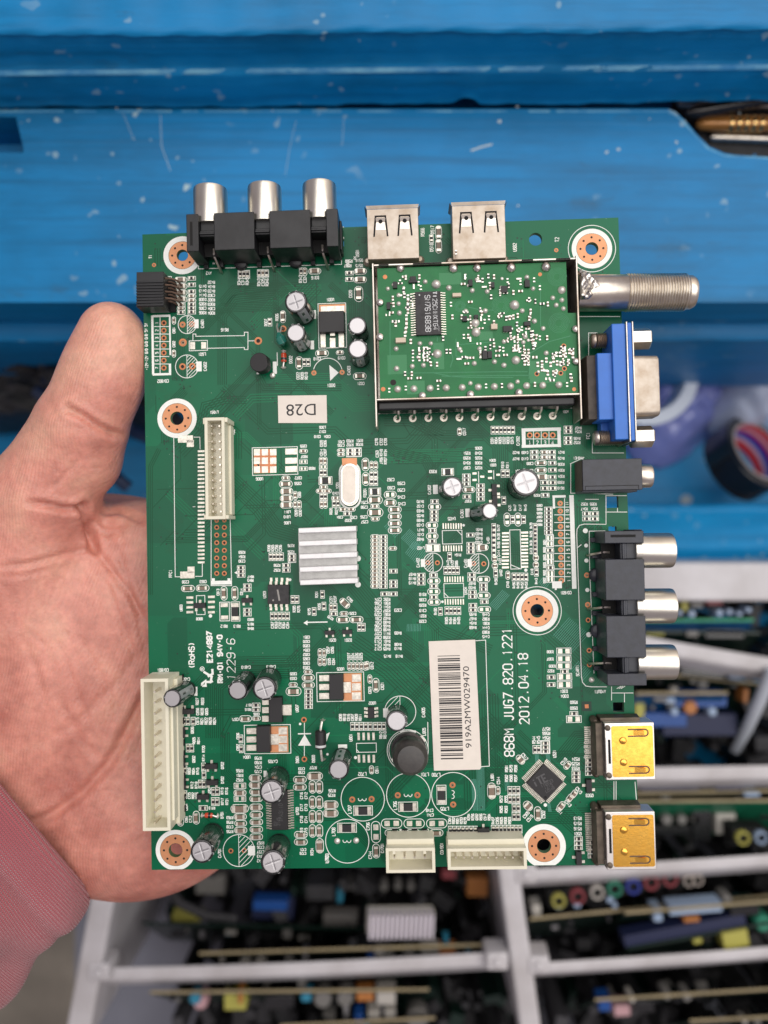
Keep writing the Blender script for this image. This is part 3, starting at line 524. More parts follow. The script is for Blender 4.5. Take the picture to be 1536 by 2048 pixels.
for s_, X0, Y0, X1, Y1, h_ in (('868M JUG7.820.1221', 1392, 950, 1375, 58, 64), ('2012.04.18', 1497, 725, 1486, 235, 64)):
    a = Q(X0, Y0); b_ = Q(X1, Y1); ln = math.hypot(b_[0]-a[0], b_[1]-a[1]); h_ = mm(h_); wf = ln/((len(s_)*5.5-1.5)*h_/6)
    text(SK, s_, (a[0]+b_[0])/2, (a[1]+b_[1])/2, math.atan2(b_[1]-a[1], b_[0]-a[0]), h_, wf, .17)
run('A3', '''
2*26,0 r 383 555 90;3*0,28 r 456 510;o 456 538 60 88;t 376 488 90 20 R544;t 408 488 90 20 R545;3*0,32 t 462 410 180 20 R577 R566 R564;t 520 585 90 20 U521;C 282 625 -50 52 32;t 312 605 -50 20 C512;C 610 665 50 44 26;t 585 638 50 20 C510
3*0,27 r 670 718;3*0,32 t 668 622 180 20 R524 R525 R553;4*0,31 r 764 628;4*0,35 t 750 500 180 18 R547 R548 R554 R552;sot 755 802 90 1.2;t 765 875 180 20 Q503;C 655 865 50 44 26;C 627 893 50 44 26;t 690 840 -50 20 C515;t 615 930 -50 20 C513;C 566 950 50 50 30;t 553 985 -50 19 C511;C 335 948 -45 52 44;t 322 1010 48 20 C505;t 348 1035 48 20 C519;s 403 1003 46 96;t 443 1008 90 20 C502;d 456 942 12
3*0,31 r 687 1177;4*0,32 r 782 1202;sot 685 1303 90 1.2;4*0,36 t 682 1035 180 20 R513 R515 R516 Q501;4*0,36 t 775 1062 180 20 R511 R512 R517 R514;t 655 225 180 19 R560;t 655 266 180 19 D500;r 655 303;P 655 343 0 88 38;t 785 1000 90 20 HDMI2;t 773 425 90 20 HDMI1;t 585 148 180 20 D301;t 590 182 180 20 D304;t 838 150 180 20 AVOUT1
l 918 115 918 212;l 1008 160 1008 225;l 918 160 1070 160;l 935 775 935 905;l 950 775 950 905;l 1082 780 1092 905;l 925 925 1010 925;3*14,0 l 955 130 985 112;4*6,0 lt 470 930 480 990;4*7,0 lt 385 590 390 650;4*7,0 lt 460 580 470 640
''')
frame('A3'); x, y = Q(745, 253); VI.cbox(x, y, mm(66), mm(66), .0, .03, 0); PD.cbox(x, y, mm(26), mm(26), .0, .06, 1)
run('Z4', '''
12*7,7 lt 745 790 800 730;12*8,8 lt 770 880 830 800;9*8,8 lt 640 720 690 670;10*9,0 lt 780 1360 782 1315;6*8,6 lt 1285 1200 1370 1105
''')
run('A2', '7*8,0 lt 1165 1030 1172 1330;5*7,0 lt 1130 1110 1140 1330;4*9,0 lt 1360 1120 1365 1190')
SKo = SK.obj('silkscreen', 'silk', board)
PDo = PD.obj('solder_pad', ['pad', 'copper'], board); PDo['kind'] = 'stuff'
# ---- plated holes
hm = {}
for x, y, r, fl in HOLES[:100]:
    key = (round(r, 2), fl)
    if key not in hm:
        g = MB()
        if fl: g.lathe([(r, .03), (r*.8, .2), (r*.4, .45), (.05, .5)], 2, 16)
        else:
            g.ring(0, 0, r*.52, r, .04, 0, 20); g.disc(0, 0, r*.53, .012, 1, 20)
            if len(hm) % 2: g.ring(r*.05, -r*.05, r*.25, r*.5, .03, 3, 14)
        o = g.obj('plated_hole', ['copper', 'hole', 'solder', 'hole_rim'], board, (x, y, 0)); hm[key] = o
    else: put(hm[key], board, (x, y, 0))
# ---- copper traces under the mask
rnd = random.Random(7)
def inb(x, y, m_=1.0): return abs(x) < BW/2-m_ and abs(y) < BH/2-m_
for k in range(150):
    X, Y = rnd.uniform(-BW/2+3, BW/2-3), rnd.uniform(-BH/2+3, BH/2-3); d = rnd.randrange(8); pts = [(X, Y)]; nb = rnd.choice((1, 2, 3, 4, 6, 8)); pitch = rnd.choice((.45, .55, .7))
    for s_ in range(rnd.randrange(2, 5)):
        ln = rnd.uniform(4, 24); a = d*PI/4; q = (pts[-1][0]+ln*math.cos(a), pts[-1][1]+ln*math.sin(a))
        if not inb(q[0], q[1], 1+nb*pitch): break
        pts.append(q); d = (d+rnd.choice((-1, 1)))
    if len(pts) < 2: continue
    light = rnd.random() < .35
    for i in range(nb):
        TR.rib(pts, .11, .006+.0002*(k % 40), 1 if light else 0, off=(i-nb/2)*pitch)
    for q in (pts[0], pts[-1]):
        for i in range(nb):
            if rnd.random() < .6: VI.disc(q[0]+rnd.uniform(-1.5, 1.5), q[1]+rnd.uniform(-1.5, 1.5), .22, .019, 0, 10)
# hand placed bundles
for fr_, pts, nb, pitch, li in (('A1', [(560, 880), (560, 500), (700, 380), (1100, 380), (1230, 250)], 9, .8, 0), ('Z3', [(610, 560), (860, 800), (960, 940), (1100, 980)], 8, .9, 0), ('Z3', [(100, 1400), (100, 520), (160, 400)], 3, .7, 0),
    ('A2', [(300, 150), (560, 330), (1100, 860), (1200, 1010)], 8, 1.1, 0), ('A2', [(640, 230), (860, 420)], 6, .8, 0), ('Z4', [(780, 1130), (1000, 1350), (1300, 1470)], 5, .9, 0), ('A3', [(540, 640), (680, 470), (800, 470)], 8, .75, 0), ('A3', [(560, 1000), (700, 1130), (760, 1180)], 6, .8, 0), ('A3', [(20, 330), (330, 640)], 8, 1.0, 0),
    ('Z1', [(560, 820), (640, 730), (900, 700), (960, 760)], 6, .7, 0), ('Z1', [(560, 1320), (560, 900), (640, 790), (900, 760)], 5, .8, 0), ('Z1', [(790, 1250), (830, 1330), (1300, 1330)], 4, .8, 0), ('Z2', [(230, 990), (260, 1040), (400, 1040)], 1, 1, 0), ('Z3', [(430, 280), (470, 100), (620, 60), (760, 60)], 4, .9, 0), ('Z3', [(700, 470), (700, 300), (560, 180)], 3, 1., 0),
    ('Z4', [(600, 150), (700, 250), (900, 300), (960, 420)], 6, .7, 0), ('Z4', [(640, 60), (800, 60), (1000, 150), (1250, 150)], 5, .9, 0), ('Z4', [(460, 1060), (640, 1280), (700, 1380), (860, 1500)], 8, .9, 0), ('A1', [(1120, 380), (1150, 640), (1080, 730), (700, 740), (640, 860), (640, 960)], 2, 1.4, 0)):
    frame(fr_); pp = [Q(a, b) for a, b in pts]
    for i in range(nb): TR.rib(pp, .12, .0145, li, off=(i-nb/2)*pitch*.7)
for k in range(420): VI.disc(rnd.uniform(-BW/2+3, BW/2-3), rnd.uniform(-BH/2+3, BH/2-3), rnd.choice((.14, .18, .24)), .018, 0, 8)
TR.obj('copper_trace', ['trace', 'trace_light', 'hair_trace'], board)['kind'] = 'stuff'
VI.obj('via', 'via', board)['kind'] = 'stuff'
# ---- chip resistors and capacitors: one mesh per size
def smd_mb(kind, L_, W_, g=None, x=0, y=0, an=0):
    g = g or MB(); H = min(.55, W_*.62); ca, sa = math.cos(an), math.sin(an)
    def cb(cx, lx, wy, z0, z1, mi, tp=0): g.cbox(x+cx*ca, y+cx*sa, lx, wy, z0, z1, mi, an, tp)
    e = L_*.30 if L_ < 2 else L_*.24
    cb(0, L_-.35, W_*.86, .04, H, 0 if kind == 'r' else 3)
    for s_ in (-1, 1):
        cb(s_*(L_/2-e/2), e, W_, .02, H+.03, 1, .04); 
    if L_ > 2.2 and kind == 'r': pass
    return g
SMD.sort(key=lambda t: -t[4]*t[5])
proto = {}; cnt = {'r': 0, 'c': 0}; rest = {'r': MB(), 'c': MB()}
for kind, x, y, an, L_, W_ in SMD:
    cnt[kind] += 1
    nm = 'chip_resistor' if kind == 'r' else 'chip_capacitor'
    if cnt[kind] <= 99:
        key = (kind, round(L_, 1), round(W_, 1))
        if key not in proto:
            g = smd_mb(kind, L_, W_); o = g.obj(nm, ['chip_body', 'pad', 'copper', 'cap_body'], board, (x, y, 0), (0, 0, an)); proto[key] = o
        else: put(proto[key], board, (x, y, 0), an)
    else: smd_mb(kind, L_, W_, rest[kind], x, y, an)
for k, nm in (('r', 'chip_resistor'), ('c', 'chip_capacitor')):
    if rest[k].v: rest[k].obj(nm, ['chip_body', 'pad', 'copper', 'cap_body'], board)['kind'] = 'stuff'
print('SMD', cnt, 'holes', len(HOLES))
# ---- small transistors
st = None
for x, y, an, sc in SOTS:
    if st is None:
        g = MB(); g.box(-1.45, 1.45, -.65, .65, .12, 1.05, 0, taper=.08)
        for px, sg in ((-.95, -1), (.95, -1), (0, 1)):
            g.box(px-.28, px+.28, min(sg*.6, sg*1.35), max(sg*.6, sg*1.35), .02, .32, 1)
        st = g.obj('transistor', ['chip_body', 'pad'], board, (x, y, 0), (0, 0, an))
        st.scale = (sc,)*3
    else:
        o = put(st, board, (x, y, 0), an); o.scale = (sc,)*3
# ================================================================ TALLER PARTS ON THE BOARD
def dims(fr_, X, Y, h=0.): frame(fr_); return Q(X, Y, h)
# ---- electrolytic capacitors: frame, top centre, base centre, top radius (px), height mm, cross, stripe direction (deg), base tab
mat('cap_score', (.30, .30, .31), .4, .9)
def ecap(fr_, xt, yt, xb, yb, r, h, cross, stripe, prt, pink=0):
    frame(fr_); b_ = Vector((*Q(xb, yb, 0), 0)); t_ = Vector((*Q(xt, yt, h), h)); ax = (t_-b_); ln = ax.length; q = ax.to_track_quat('Z', 'Y')
    R_ = r*FR[2]*(CZ-h)/F
    g = MB(); g.lathe([(R_*.9, .0), (R_*.95, .25), (R_, .5), (R_, 1.1), (R_*.94, 1.45), (R_*.94, 1.7), (R_, 2.05), (R_, ln-.7), (R_*.985, ln-.3), (R_*.93, ln-.05), (R_*.86, ln), (R_*.80, ln-.03), (R_*.79, ln-.2)], 0, 36)
    o = g.obj('electrolytic_capacitor', 'sleeve_black', board, tuple(b_), q.to_euler())
    zr = math.atan2((q.inverted() @ Vector((1, 0, 0))).y, (q.inverted() @ Vector((1, 0, 0))).x)
    g = MB(); g.disc(0, 0, R_*.8, ln-.1, 0, 32)
    if cross:
        for a in (0, PI/2):
            a += .3+zr; c, s_ = math.cos(a), math.sin(a)
            for sg in (-1, 1):   # two sloping facets make the pressed groove
                g.add([(-R_*.66*c, -R_*.66*s_, ln-.08), (R_*.66*c, R_*.66*s_, ln-.08), (R_*.6*c-sg*s_*.28, R_*.6*s_+sg*c*.28, ln-.01), (-R_*.6*c-sg*s_*.28, -R_*.6*s_+sg*c*.28, ln-.01)], [(0, 1, 2, 3) if sg > 0 else (3, 2, 1, 0)], 0)
            g.rib([(-R_*.66*c, -R_*.66*s_), (R_*.66*c, R_*.66*s_)], .11, ln-.06+a*.002, 1)
    g.obj('can_top', ['alu', 'cap_score'], o, sharp=10)
    # polarity stripe
    g = MB(); a0 = rad(stripe)+zr; n_ = 10; wd = rad(48); vs = []
    for i in range(n_+1):
        a = a0-wd/2+wd*i/n_; vs += [((R_+.03)*math.cos(a), (R_+.03)*math.sin(a), 2.1), ((R_+.03)*math.cos(a), (R_+.03)*math.sin(a), ln-.6), ((R_*.96+.03)*math.cos(a), (R_*.96+.03)*math.sin(a), ln-.12)]
    for i in range(n_): g.add([], [], 0); 
    b0 = len(g.v); g.v += vs
    for i in range(n_):
        for j in (0, 1): g.f.append((b0+3*i+j, b0+3*i+3+j, b0+3*i+4+j, b0+3*i+1+j)); g.m.append(0)
    for zc in np.linspace(4, ln-2.5, 2):       # minus signs
        vs = []
        for i in range(5):
            a = a0-wd*.14+wd*.28*i/4; vs += [((R_+.06)*math.cos(a), (R_+.06)*math.sin(a), zc-1.0), ((R_+.06)*math.cos(a), (R_+.06)*math.sin(a), zc+1.0)]
        b0 = len(g.v); g.v += vs
        for i in range(4): g.f.append((b0+2*i, b0+2*i+2, b0+2*i+3, b0+2*i+1)); g.m.append(1)
    g.obj('polarity_stripe', ['sleeve_grey', 'sleeve_black'], o)
    # printing wrapped round the sleeve, and a few letters on the shoulder
    flat = MB(); k = 0
    for tx in prt:
        text(flat, tx, 0, 1.0-k*1.9, 0, 1.35, .8, .09, z=0); k += 1
    g = MB(); vs = []
    for x, y, z in flat.v:           # text runs along the axis
        a = a0+rad(130)+y/R_; vs.append(((R_+.03)*math.cos(a), (R_+.03)*math.sin(a), ln*.55-x))
    g.add(vs, flat.f, 0)
    for j, ch in enumerate('CDD'):
        fl = MB(); a = a0+rad(110+j*38); text(fl, ch, 0, 0, 0, .62, 1.1, .045, z=0)
        vs = []
        for x, y, z in fl.v:
            rr_ = R_*.895+y; aa = a+x/R_; vs.append((rr_*math.cos(aa), rr_*math.sin(aa), ln+.035-max(0, (rr_/R_-.88))*2.2))
        g.add(vs, fl.f, 0)
    g.obj('printing', 'print_grey', o)
    return o
K = [('Z1', 1018, 808, 1072, 893, 71, 11.5, 1, -60, ['KSD', 'CD110X']), ('Z1', 1018, 1000, 1058, 1070, 60, 10.5, 0, -75, ['KSD', 'CD110']), ('Z1', 1396, 955, 1412, 1012, 58, 9, 0, 60, ['CD']), ('Z1', 1399, 1098, 1416, 1162, 62, 11, 0, -80, ['KSD', 'CD110']),
 ('Z4', 1060, 472, 1036, 488, 66, 8, 1, 160, ['KSD']), ('Z4', 1290, 620, 1206, 640, 52, 11, 0, 180, ['KSD', 'CD']), ('Z5', 262, 382, 222, 412, 103, 8.5, 1, -15, ['KSD', 'CD']),
 ('A1', 265, 597, 378, 530, 68, 11.5, 0, 20, ['KSD', 'CD110']), ('A1', 733, 540, 800, 462, 72, 10.5, 0, -30, ['KSD', 'CD110X']), ('A1', 925, 527, 966, 452, 87, 11, 1, 150, ['CD110X', '16V']),
 ('A1', 975, 1262, 1022, 1158, 88, 12, 1, 200, ['KSD', 'CD110X', '25V']), ('A1', 985, 1768, 1030, 1640, 88, 12.5, 1, 190, ['KSD', 'CD110X', '25V']), ('A1', 478, 1690, 560, 1560, 84, 12.5, 1, 200, ['KSD', 'CD110X', '16V']),
 ('A2', 200, 1045, 225, 955, 72, 10.5, 0, 90, ['KSD']), ('A2', 605, 706, 612, 660, 74, 9, 0, 200, ['CD'])]
for k in K: ecap(*k)
# ---- inductor drum
frame('A2'); b_ = Vector((*Q(688, 900), 0)); t_ = Vector((*Q(704, 975, 11), 11)); ax = t_-b_; R_ = mm(128)*.95
g = MB(); g.lathe([(R_, 0), (R_, 2.0), (R_*.88, 2.4), (R_*.9, 4), (R_*.88, 5.6), (R_*.98, 6.2), (R_*.98, 8.6), (R_*.92, 9.6), (R_*.84, 10), (R_*.76, 10.6), (R_*.72, 10.95), (R_*.68, 11)], 0, 48)
o = g.obj('inductor', mat('ferrite', (.03, .029, .029), .38, bump=.06, bs=500, col2=(.06, .055, .05), vs=300, rv=.1), board, tuple(b_), ax.to_track_quat('Z', 'Y').to_euler())
g = MB(); g.box(-.9, .9, -R_-.5, -R_+.4, .1, 1.2, 0); g.box(-.9, .9, R_-.4, R_+.5, .1, 1.2, 0); g.obj('terminal', 'solder', o)
# ---- axial diode with long leads, small glass diodes, teal dipped capacitor, round transistor
def axial(name, fr_, x0, y0, x1, y1, bx0, by0, bx1, by1, r, m_, band, z=1.6, lead='solder'):
    frame(fr_); A = Vector((*Q(bx0, by0, z), z)); B = Vector((*Q(bx1, by1, z), z)); E0 = Vector((*Q(x0, y0), .1)); E1 = Vector((*Q(x1, y1), .1)); o_ = (A+B)/2; d = B-A; ln = d.length; R_ = mm(r)
    q = d.to_track_quat('Z', 'Y'); g = MB()
    g.lathe([(R_*.8, -ln/2), (R_, -ln/2+.3), (R_, ln/2-.3), (R_*.8, ln/2)], 0, 22); o = g.obj(name, m_, board, tuple(o_), q.to_euler())
    g = MB(); g.lathe([(R_*1.01, ln/2-1.1), (R_*1.01, ln/2-.5)], 0, 22, caps=False); g.obj('cathode_band', band, o)
    g = MB(); qi = q.inverted()
    for P0, P1 in ((A, E0), (B, E1)):
        u = (P1-P0); u.z = 0; pts = [P0, P0+u*.5, P0+u*.92, P1+Vector((0, 0, .3)), P1]; pts[2].z = z*.95
        g.tube([qi @ (p-o_) for p in pts], .33 if R_ > 1 else .24, 0, 8)
        g.lathe([(.8, 0), (.65, .25), (.3, .5)], 0, 12, o=tuple(qi @ (P1-o_)))
    g.obj('lead', lead, o); return o
axial('rectifier_diode', 'A1', 1342, 745, 1345, 1025, 1325, 825, 1327, 955, 38, 'chip_body', 'print_grey', 2.6)
axial('glass_diode', 'Z1', 945, 1112, 944, 1212, 945, 1125, 945, 1180, 18, 'red_glass', 'sleeve_black', .9)
axial('glass_diode', 'A1', 478, 1430, 590, 1434, 500, 1430, 555, 1432, 18, 'red_glass', 'sleeve_black', .9)
frame('Z1'); g = MB(); pts = [(*Q(918, 950), .2), (*Q(908, 980, 1.5), 1.5), (*Q(915, 1010, 3), 3), (*Q(925, 1030, 3.4), 3.4), (*Q(935, 1055, 3), 3), (*Q(945, 1075, 2), 2)]
g.tube(pts, [.3, .3, .6, 1.35, 1.3, .3], 0, 14); o = g.obj('dipped_capacitor', 'teal', board, bevel=0)
g = MB(); g.tube([(*Q(905, 945), 0), (*Q(903, 965, 2), 2), (*Q(912, 1000, 3.2), 3.2)], .26, 0, 8); g.tube([(*Q(942, 975), 0), (*Q(930, 965, 2), 2), (*Q(922, 1000, 3), 3)], .26, 0, 8); g.obj('lead', 'solder', o)
x, y = Q(828, 1205, 0); R_ = mm(58); g = MB(); an = [rad(a) for a in np.linspace(-150, 150, 26)]; pts = [(-R_*math.cos(a), R_*math.sin(a)) for a in an]; g.prism(pts, 1.6, 5.2, 0)
o = g.obj('transistor', 'chip_body', board, (x, y, 0), rot=(0, rad(-6), .15), bevel=.15); g = MB()
for i in (-1, 0, 1): g.tube([(0, i*1.1, 0), (0, i*1.1, 1.7)], .24, 0, 6)
g.lathe([(.8, .02), (.6, .4), (.2, .6)], 0, 12, o=(1.7, -R_*1.15, 0)); g.obj('lead', 'solder', o)
# reflow-soldered crystal can
frame('Z4'); x, y = Q(432, 452, 3.2); g = MB(); wd, hg = mm(112), mm(262)
for (a, b, z0, z1) in ((wd, hg, .3, .75), (wd*.86, hg*.93, .75, 3.4)): g.prism(stad(0, 0, a, b, 10), z0, z1, 0)
g.prism(stad(0, 0, wd*.72, hg*.87, 10), 3.4, 3.5, 1); x, y = Q(430, 460)
o = g.obj('crystal_can', [mat('can_silver', (.72, .68, .62), .25, 1, bump=.008, bs=600, rv=.06, vs=200), mat('can_face', (.55, .5, .44), .4, .9, bump=.01, bs=900, var=.15, vs=500)], board, (x, y, 0), (0, 0, -.02), bevel=.35, seg=3)
g = MB(); xx, yy = Q(427, 318); g.cbox(xx, yy, mm(92), mm(46), .0, .05, 0); g.obj('copper_land', 'copper_bright', board)
frame('Z4'); SK2 = MB(); SK2.rib(stad(x, y-.1, mm(124), mm(285)), .25, .03, closed=True); SK2.obj('silkscreen', 'silk', board)
# ---- TO-252 regulator, SOT-223 regulators
def chip_obj(name, bodypts, z0, z1, m_, parts, marks=(), taper=.12):
    g = MB(); g.box(*bodypts, z0, z1, 0, taper=taper); o = g.obj(name, m_, board, bevel=.08)
    g = MB()
    for p in parts: g.box(*p, 0)
    if parts: g.obj('terminal', 'pad', o, bevel=.05)
    if marks:
        g = MB()
        for s_, x, y, a, h_, hw in marks: text(g, s_, x, y, a, h_, .75, hw, z=z1+.02)
        g.obj('printing', 'print_dim', o)
    return o
def bx(X0, X1, Y0, Y1, h=0.):
    a = Q(X0, Y1, h); b_ = Q(X1, Y0, h); return (a[0], b_[0], a[1], b_[1])
frame('Z1'); g = MB(); g.box(*bx(1163, 1322, 824, 880, 0), .02, .1, 0); g.obj('copper_land', 'copper_bright', board)
o = chip_obj('voltage_regulator', bx(1160, 1316, 862, 1000, 2.2), .1, 2.3, 'chip_body', [(*bx(1172, 1318, 834, 880, .4), .1, .6), (*bx(1172, 1202, 1000, 1092, .2), .05, .5), (*bx(1230, 1260, 1000, 1020, 1), .7, 1.2), (*bx(1283, 1315, 1000, 1092, .2), .05, .5), (*bx(1228, 1262, 1030, 1092, .1), .02, .12)])
def sot223(fr_, X0, X1, Y0, Y1, tabx, ys, full=True):
    frame(fr_); lp = [(*bx(X0-70 if full else X0-48, X0, y-22, y+22, .2), .05, .45) for y in ys] if True else []
    o = chip_obj('voltage_regulator', bx(X0, X1, Y0, Y1, 1.7), .12, 1.75, 'chip_body', lp+[(*bx(X1-4, tabx, (Y0+Y1)/2-38, (Y0+Y1)/2+38, .4), .05, .6)], taper=.1)
    if full:
        g = MB()
        for i in range(3): g.box(*bx(tabx+2 if False else X1+4, X1+52, ys[i]-24, ys[i]+24), .02, .05, 1); g.box(*bx(X1+62, X1+122, ys[i]-26, ys[i]+26), .02, .09, 0)
        g.box(*bx(X1+2, X1+128, ys[0]-34, ys[2]+34), .004, .016, 1); g.obj('copper_land', ['pad', 'copper_bright'], board)
sot223('A1', 868, 965, 792, 984, 1026, (828, 888, 948)); sot223('A1', 957, 1050, 586, 770, 1118, (620, 678, 740), False); sot223('A2', 135, 232, 380, 560, 286, (405, 467, 530))
# ---- SOIC-8, 6-pin, TSSOP, QFP chips
def dualchip(name, fr_, X0, X1, Y0, Y1, n_, pw, pl, hz, h, m_='chip_worn', horiz=True, marks=(), over=8, pinm='pad', rot=0):
    frame(fr_); x0, x1, y0, y1 = bx(X0, X1, Y0, Y1, h); g = MB(); cx, cy = (x0+x1)/2, (y0+y1)/2; lx, ly = (x1-x0), (y1-y0); g.cbox(0, 0, lx, ly, .1, h, 0, taper=.1)
    o = g.obj(name, m_, board, (cx, cy, 0), (0, 0, rot), bevel=.06); g = MB(); p_ = mm(pl); w_ = mm(pw)
    for i in range(n_):
        for sg in (-1, 1):
            if horiz:
                px = -lx/2+lx*(i+.5)/n_; yy = sorted((sg*ly/2, sg*(ly/2+p_))); y2 = sorted((sg*ly/2, sg*(ly/2+p_*.45)))
                g.box(px-w_/2, px+w_/2, *yy, .03, .22, 0); g.box(px-w_/2, px+w_/2, *y2, .22, h*.55, 0)
            else:
                py = -ly/2+ly*(i+.5)/n_; xx = sorted((sg*lx/2, sg*(lx/2+p_))); x2 = sorted((sg*lx/2, sg*(lx/2+p_*.45)))
                g.box(*xx, py-w_/2, py+w_/2, .03, .22, 0); g.box(*x2, py-w_/2, py+w_/2, .22, h*.55, 0)
    pn = g.obj('pin', pinm, o)
    if marks:
        g = MB()
        for s_, a, b, an, h_, hw in marks: text(g, s_, a, b, an, h_, .75, hw, z=h+.02)
        g.obj('printing', 'print_dim', o)
    return o
o = dualchip('memory_chip', 'Z3', 905, 1050, 1328, 1465, 4, 17, 45, 0, 1.7, marks=(), rot=-.03)
g = MB(); g.rib([(.35, -1.6), (.15, -.4), (-.2, 1.3)], .22, 1.73); g.disc(-1.3, -1.5, .25, 1.725); g.obj('scratch', mat('scuff', (.3, .29, .27), .7), o)
dualchip('driver_chip', 'A2', 404, 448, 610, 690, 3, 16, 26, 0, 1.2, 'chip_body', False)
dualchip('amplifier_chip', 'A1', 975, 1088, 1252, 1540, 16, 9, 40, 0, 1.1, 'chip_body', False, marks=(('TPA3110', .35, -.6, PI/2, 1.0, .05), ('D2', -1.1, -3.4, PI/2, .8, .05), ('2145', -.3, -2.9, PI/2, .8, .05)), pinm='tin')
# square chip turned 45 degrees
frame('A3'); x, y = Q(452, 787, 1.3); side = mm(184)*.985; g = MB(); g.cbox(0, 0, side, side, .1, 1.4, 0, taper=.1); g.disc(-side*.38, -side*.38, .35, 1.415, 1)
o = g.obj('processor_chip', ['chip_body', 'void'], board, (x, y, 0), (0, 0, rad(46)), bevel=.06); g = MB()
for i in range(16):
    t = -side/2+side*(i+.5)/16
    for sg in (-1, 1):
        q = sorted((sg*side/2, sg*(side/2+1.35))); g.box(t-.13, t+.13, *q, .03, .2, 0); g.box(*q, t-.13, t+.13, .03, .2, 0); q = sorted((sg*side/2, sg*(side/2+.5))); g.box(t-.13, t+.13, *q, .2, .8, 0); g.box(*q, t-.13, t+.13, .2, .8, 0)
g.obj('pin', 'pad', o); g = MB()
for s_, a, b, h_, hw in (('iTE', -.9, 1.1, 1.9, .2), ('IT6633', .4, -.3, .8, .05), ('1219', .4, -1.2, .8, .05), ('L0148', .4, -2.1, .7, .05)): text(g, s_, a+b*.0, b, rad(0), h_, .8, hw, z=1.43)
g.v = [(xx*math.cos(rad(-20))-yy*math.sin(rad(-20)), xx*math.sin(rad(-20))+yy*math.cos(rad(-20)), z) for xx, yy, z in g.v]
g.obj('printing', 'print_dim', o)
# ---- heat sink
frame('X'); x0, x1, y0, y1 = bx(598, 714, 1060, 1166, 3); g = MB(); g.box(*bx(600, 713, 1060, 1164, 1.6), 1.4, 3.0, 0); g.box(*bx(606, 708, 1064, 1160, .5), .1, 1.4, 1)
hs = g.obj('heat_sink', ['heat_base', 'chip_body'], board, bevel=.1)
for i, yc in enumerate((1060, 1086, 1112, 1138, 1164)):
    a = Q(596+i*.8, yc, 6.5); b_ = Q(713+i*.9, yc-1.5, 6.5); g = MB(); c = ((a[0]+b_[0])/2, (a[1]+b_[1])/2); ln = b_[0]-a[0]
    a2 = Q(0, 1060+25.2*i, 3); yb = -a2[1]
    yb = Q(655, 1062+25.0*i, 3)[1]
    g.cbox(0, 0, ln, 1.5, 0, 3.6, 0, taper=.1); g.obj('fin', 'heat_alu', hs, (c[0], c[1], 3.0), (rad(0), 0, .015), bevel=.15)
g = MB()
for X, Y in ((660, 1060), (716, 1117), (716, 1169)): xx, yy = Q(X, Y); g.disc(xx, yy, .75, .03)
g.obj('silkscreen', 'silk', board)
# ---- white box headers (hollow shell with a rim, pins inside)
def header(name, x0, x1, y0, y1, H, wall, pins, floor=2.2, lean=(0, 0), keys=(), pinh=None, m_='ivory'):
    # shell drawn from base rectangle, in board mm; pins are (x, y)
    cx, cy = (x0+x1)/2, (y0+y1)/2; me = plate_mesh(name, [[(x0-cx, y0-cy), (x1-cx, y0-cy), (x1-cx, y1-cy), (x0-cx, y1-cy)], [(x0-cx+wall, y0-cy+wall), (x0-cx+wall, y1-cy-wall), (x1-cx-wall, y1-cy-wall), (x1-cx-wall, y0-cy+wall)]], floor, H)
    me.materials.append(M[m_]); o = bpy.data.objects.new(name, me); C.objects.link(o); o.parent = board; o.location = (cx*S, cy*S, 0)
    o.rotation_euler = (lean[1], lean[0], lean[2] if len(lean) > 2 else 0)
    bv = o.modifiers.new('b', 'BEVEL'); bv.width = .12*S; bv.segments = 2; bv.limit_method = 'ANGLE'
    g = MB(); g.box(x0-cx, x1-cx, y0-cy, y1-cy, 0, floor-.01, 0); g.obj('housing_floor', 'ivory_in', o)
    g = MB()
    for px, py in pins: g.box(px-cx-.32, px-cx+.32, py-cy-.32, py-cy+.32, floor-.2, pinh or H-2.6, 0, taper=.1)
    g.obj('pin', 'nickel', o)
    if keys:
        g = MB()
        for k in keys: g.box(k[0]-cx, k[1]-cx, k[2]-cy, k[3]-cy, k[4], k[5], 0)
        g.obj('key_rib', m_, o, bevel=.1)
    return o
# long 13-way power header at the left edge
frame('A1'); t0 = Q(48, 435, 9.5); t1 = Q(200, 1548, 9.5); b0 = Q(95, 470, 0); b1 = Q(283, 1530, 0)
x0 = t0[0]+.2; x1 = b1[0]-.1; y0 = Q(0, 1545, 9.5)[1]+.1; y1 = Q(0, 440, 9.5)[1]
x0, x1 = Q(48, 1000, 9.5)[0], Q(285, 1000, 1)[0]; y1 = Q(150, 455, 9.5)[1]; y0 = Q(150, 1542, 9.5)[1]
pins = [(Q(172, 530+76.7*i, 3.5)[0], Q(172, 530+76.7*i, 3.5)[1]) for i in range(13)]
o = header('power_header', x0, x0+7.0, y0, y1, 9.5, .8, pins, 2.5, (0, 0, rad(.1)), pinh=7.0)
cx = x0+3.5; cy = (y0+y1)/2; g = MB()
g.box(3.5, 4.5, y0-cy, y1-cy-1.0, .0, 5.0, 0); g.box(3.5, 4.2, y0-cy+2, y1-cy-2.5, 5.0, 8.2, 0)
for i in range(13): g.box(4.5, 4.75, y0-cy+1.5+i*2.85, y0-cy+1.5+i*2.85+1.7, .0, .9, 1)
g.obj('latch_wall', ['ivory', 'void'], o, bevel=.15)
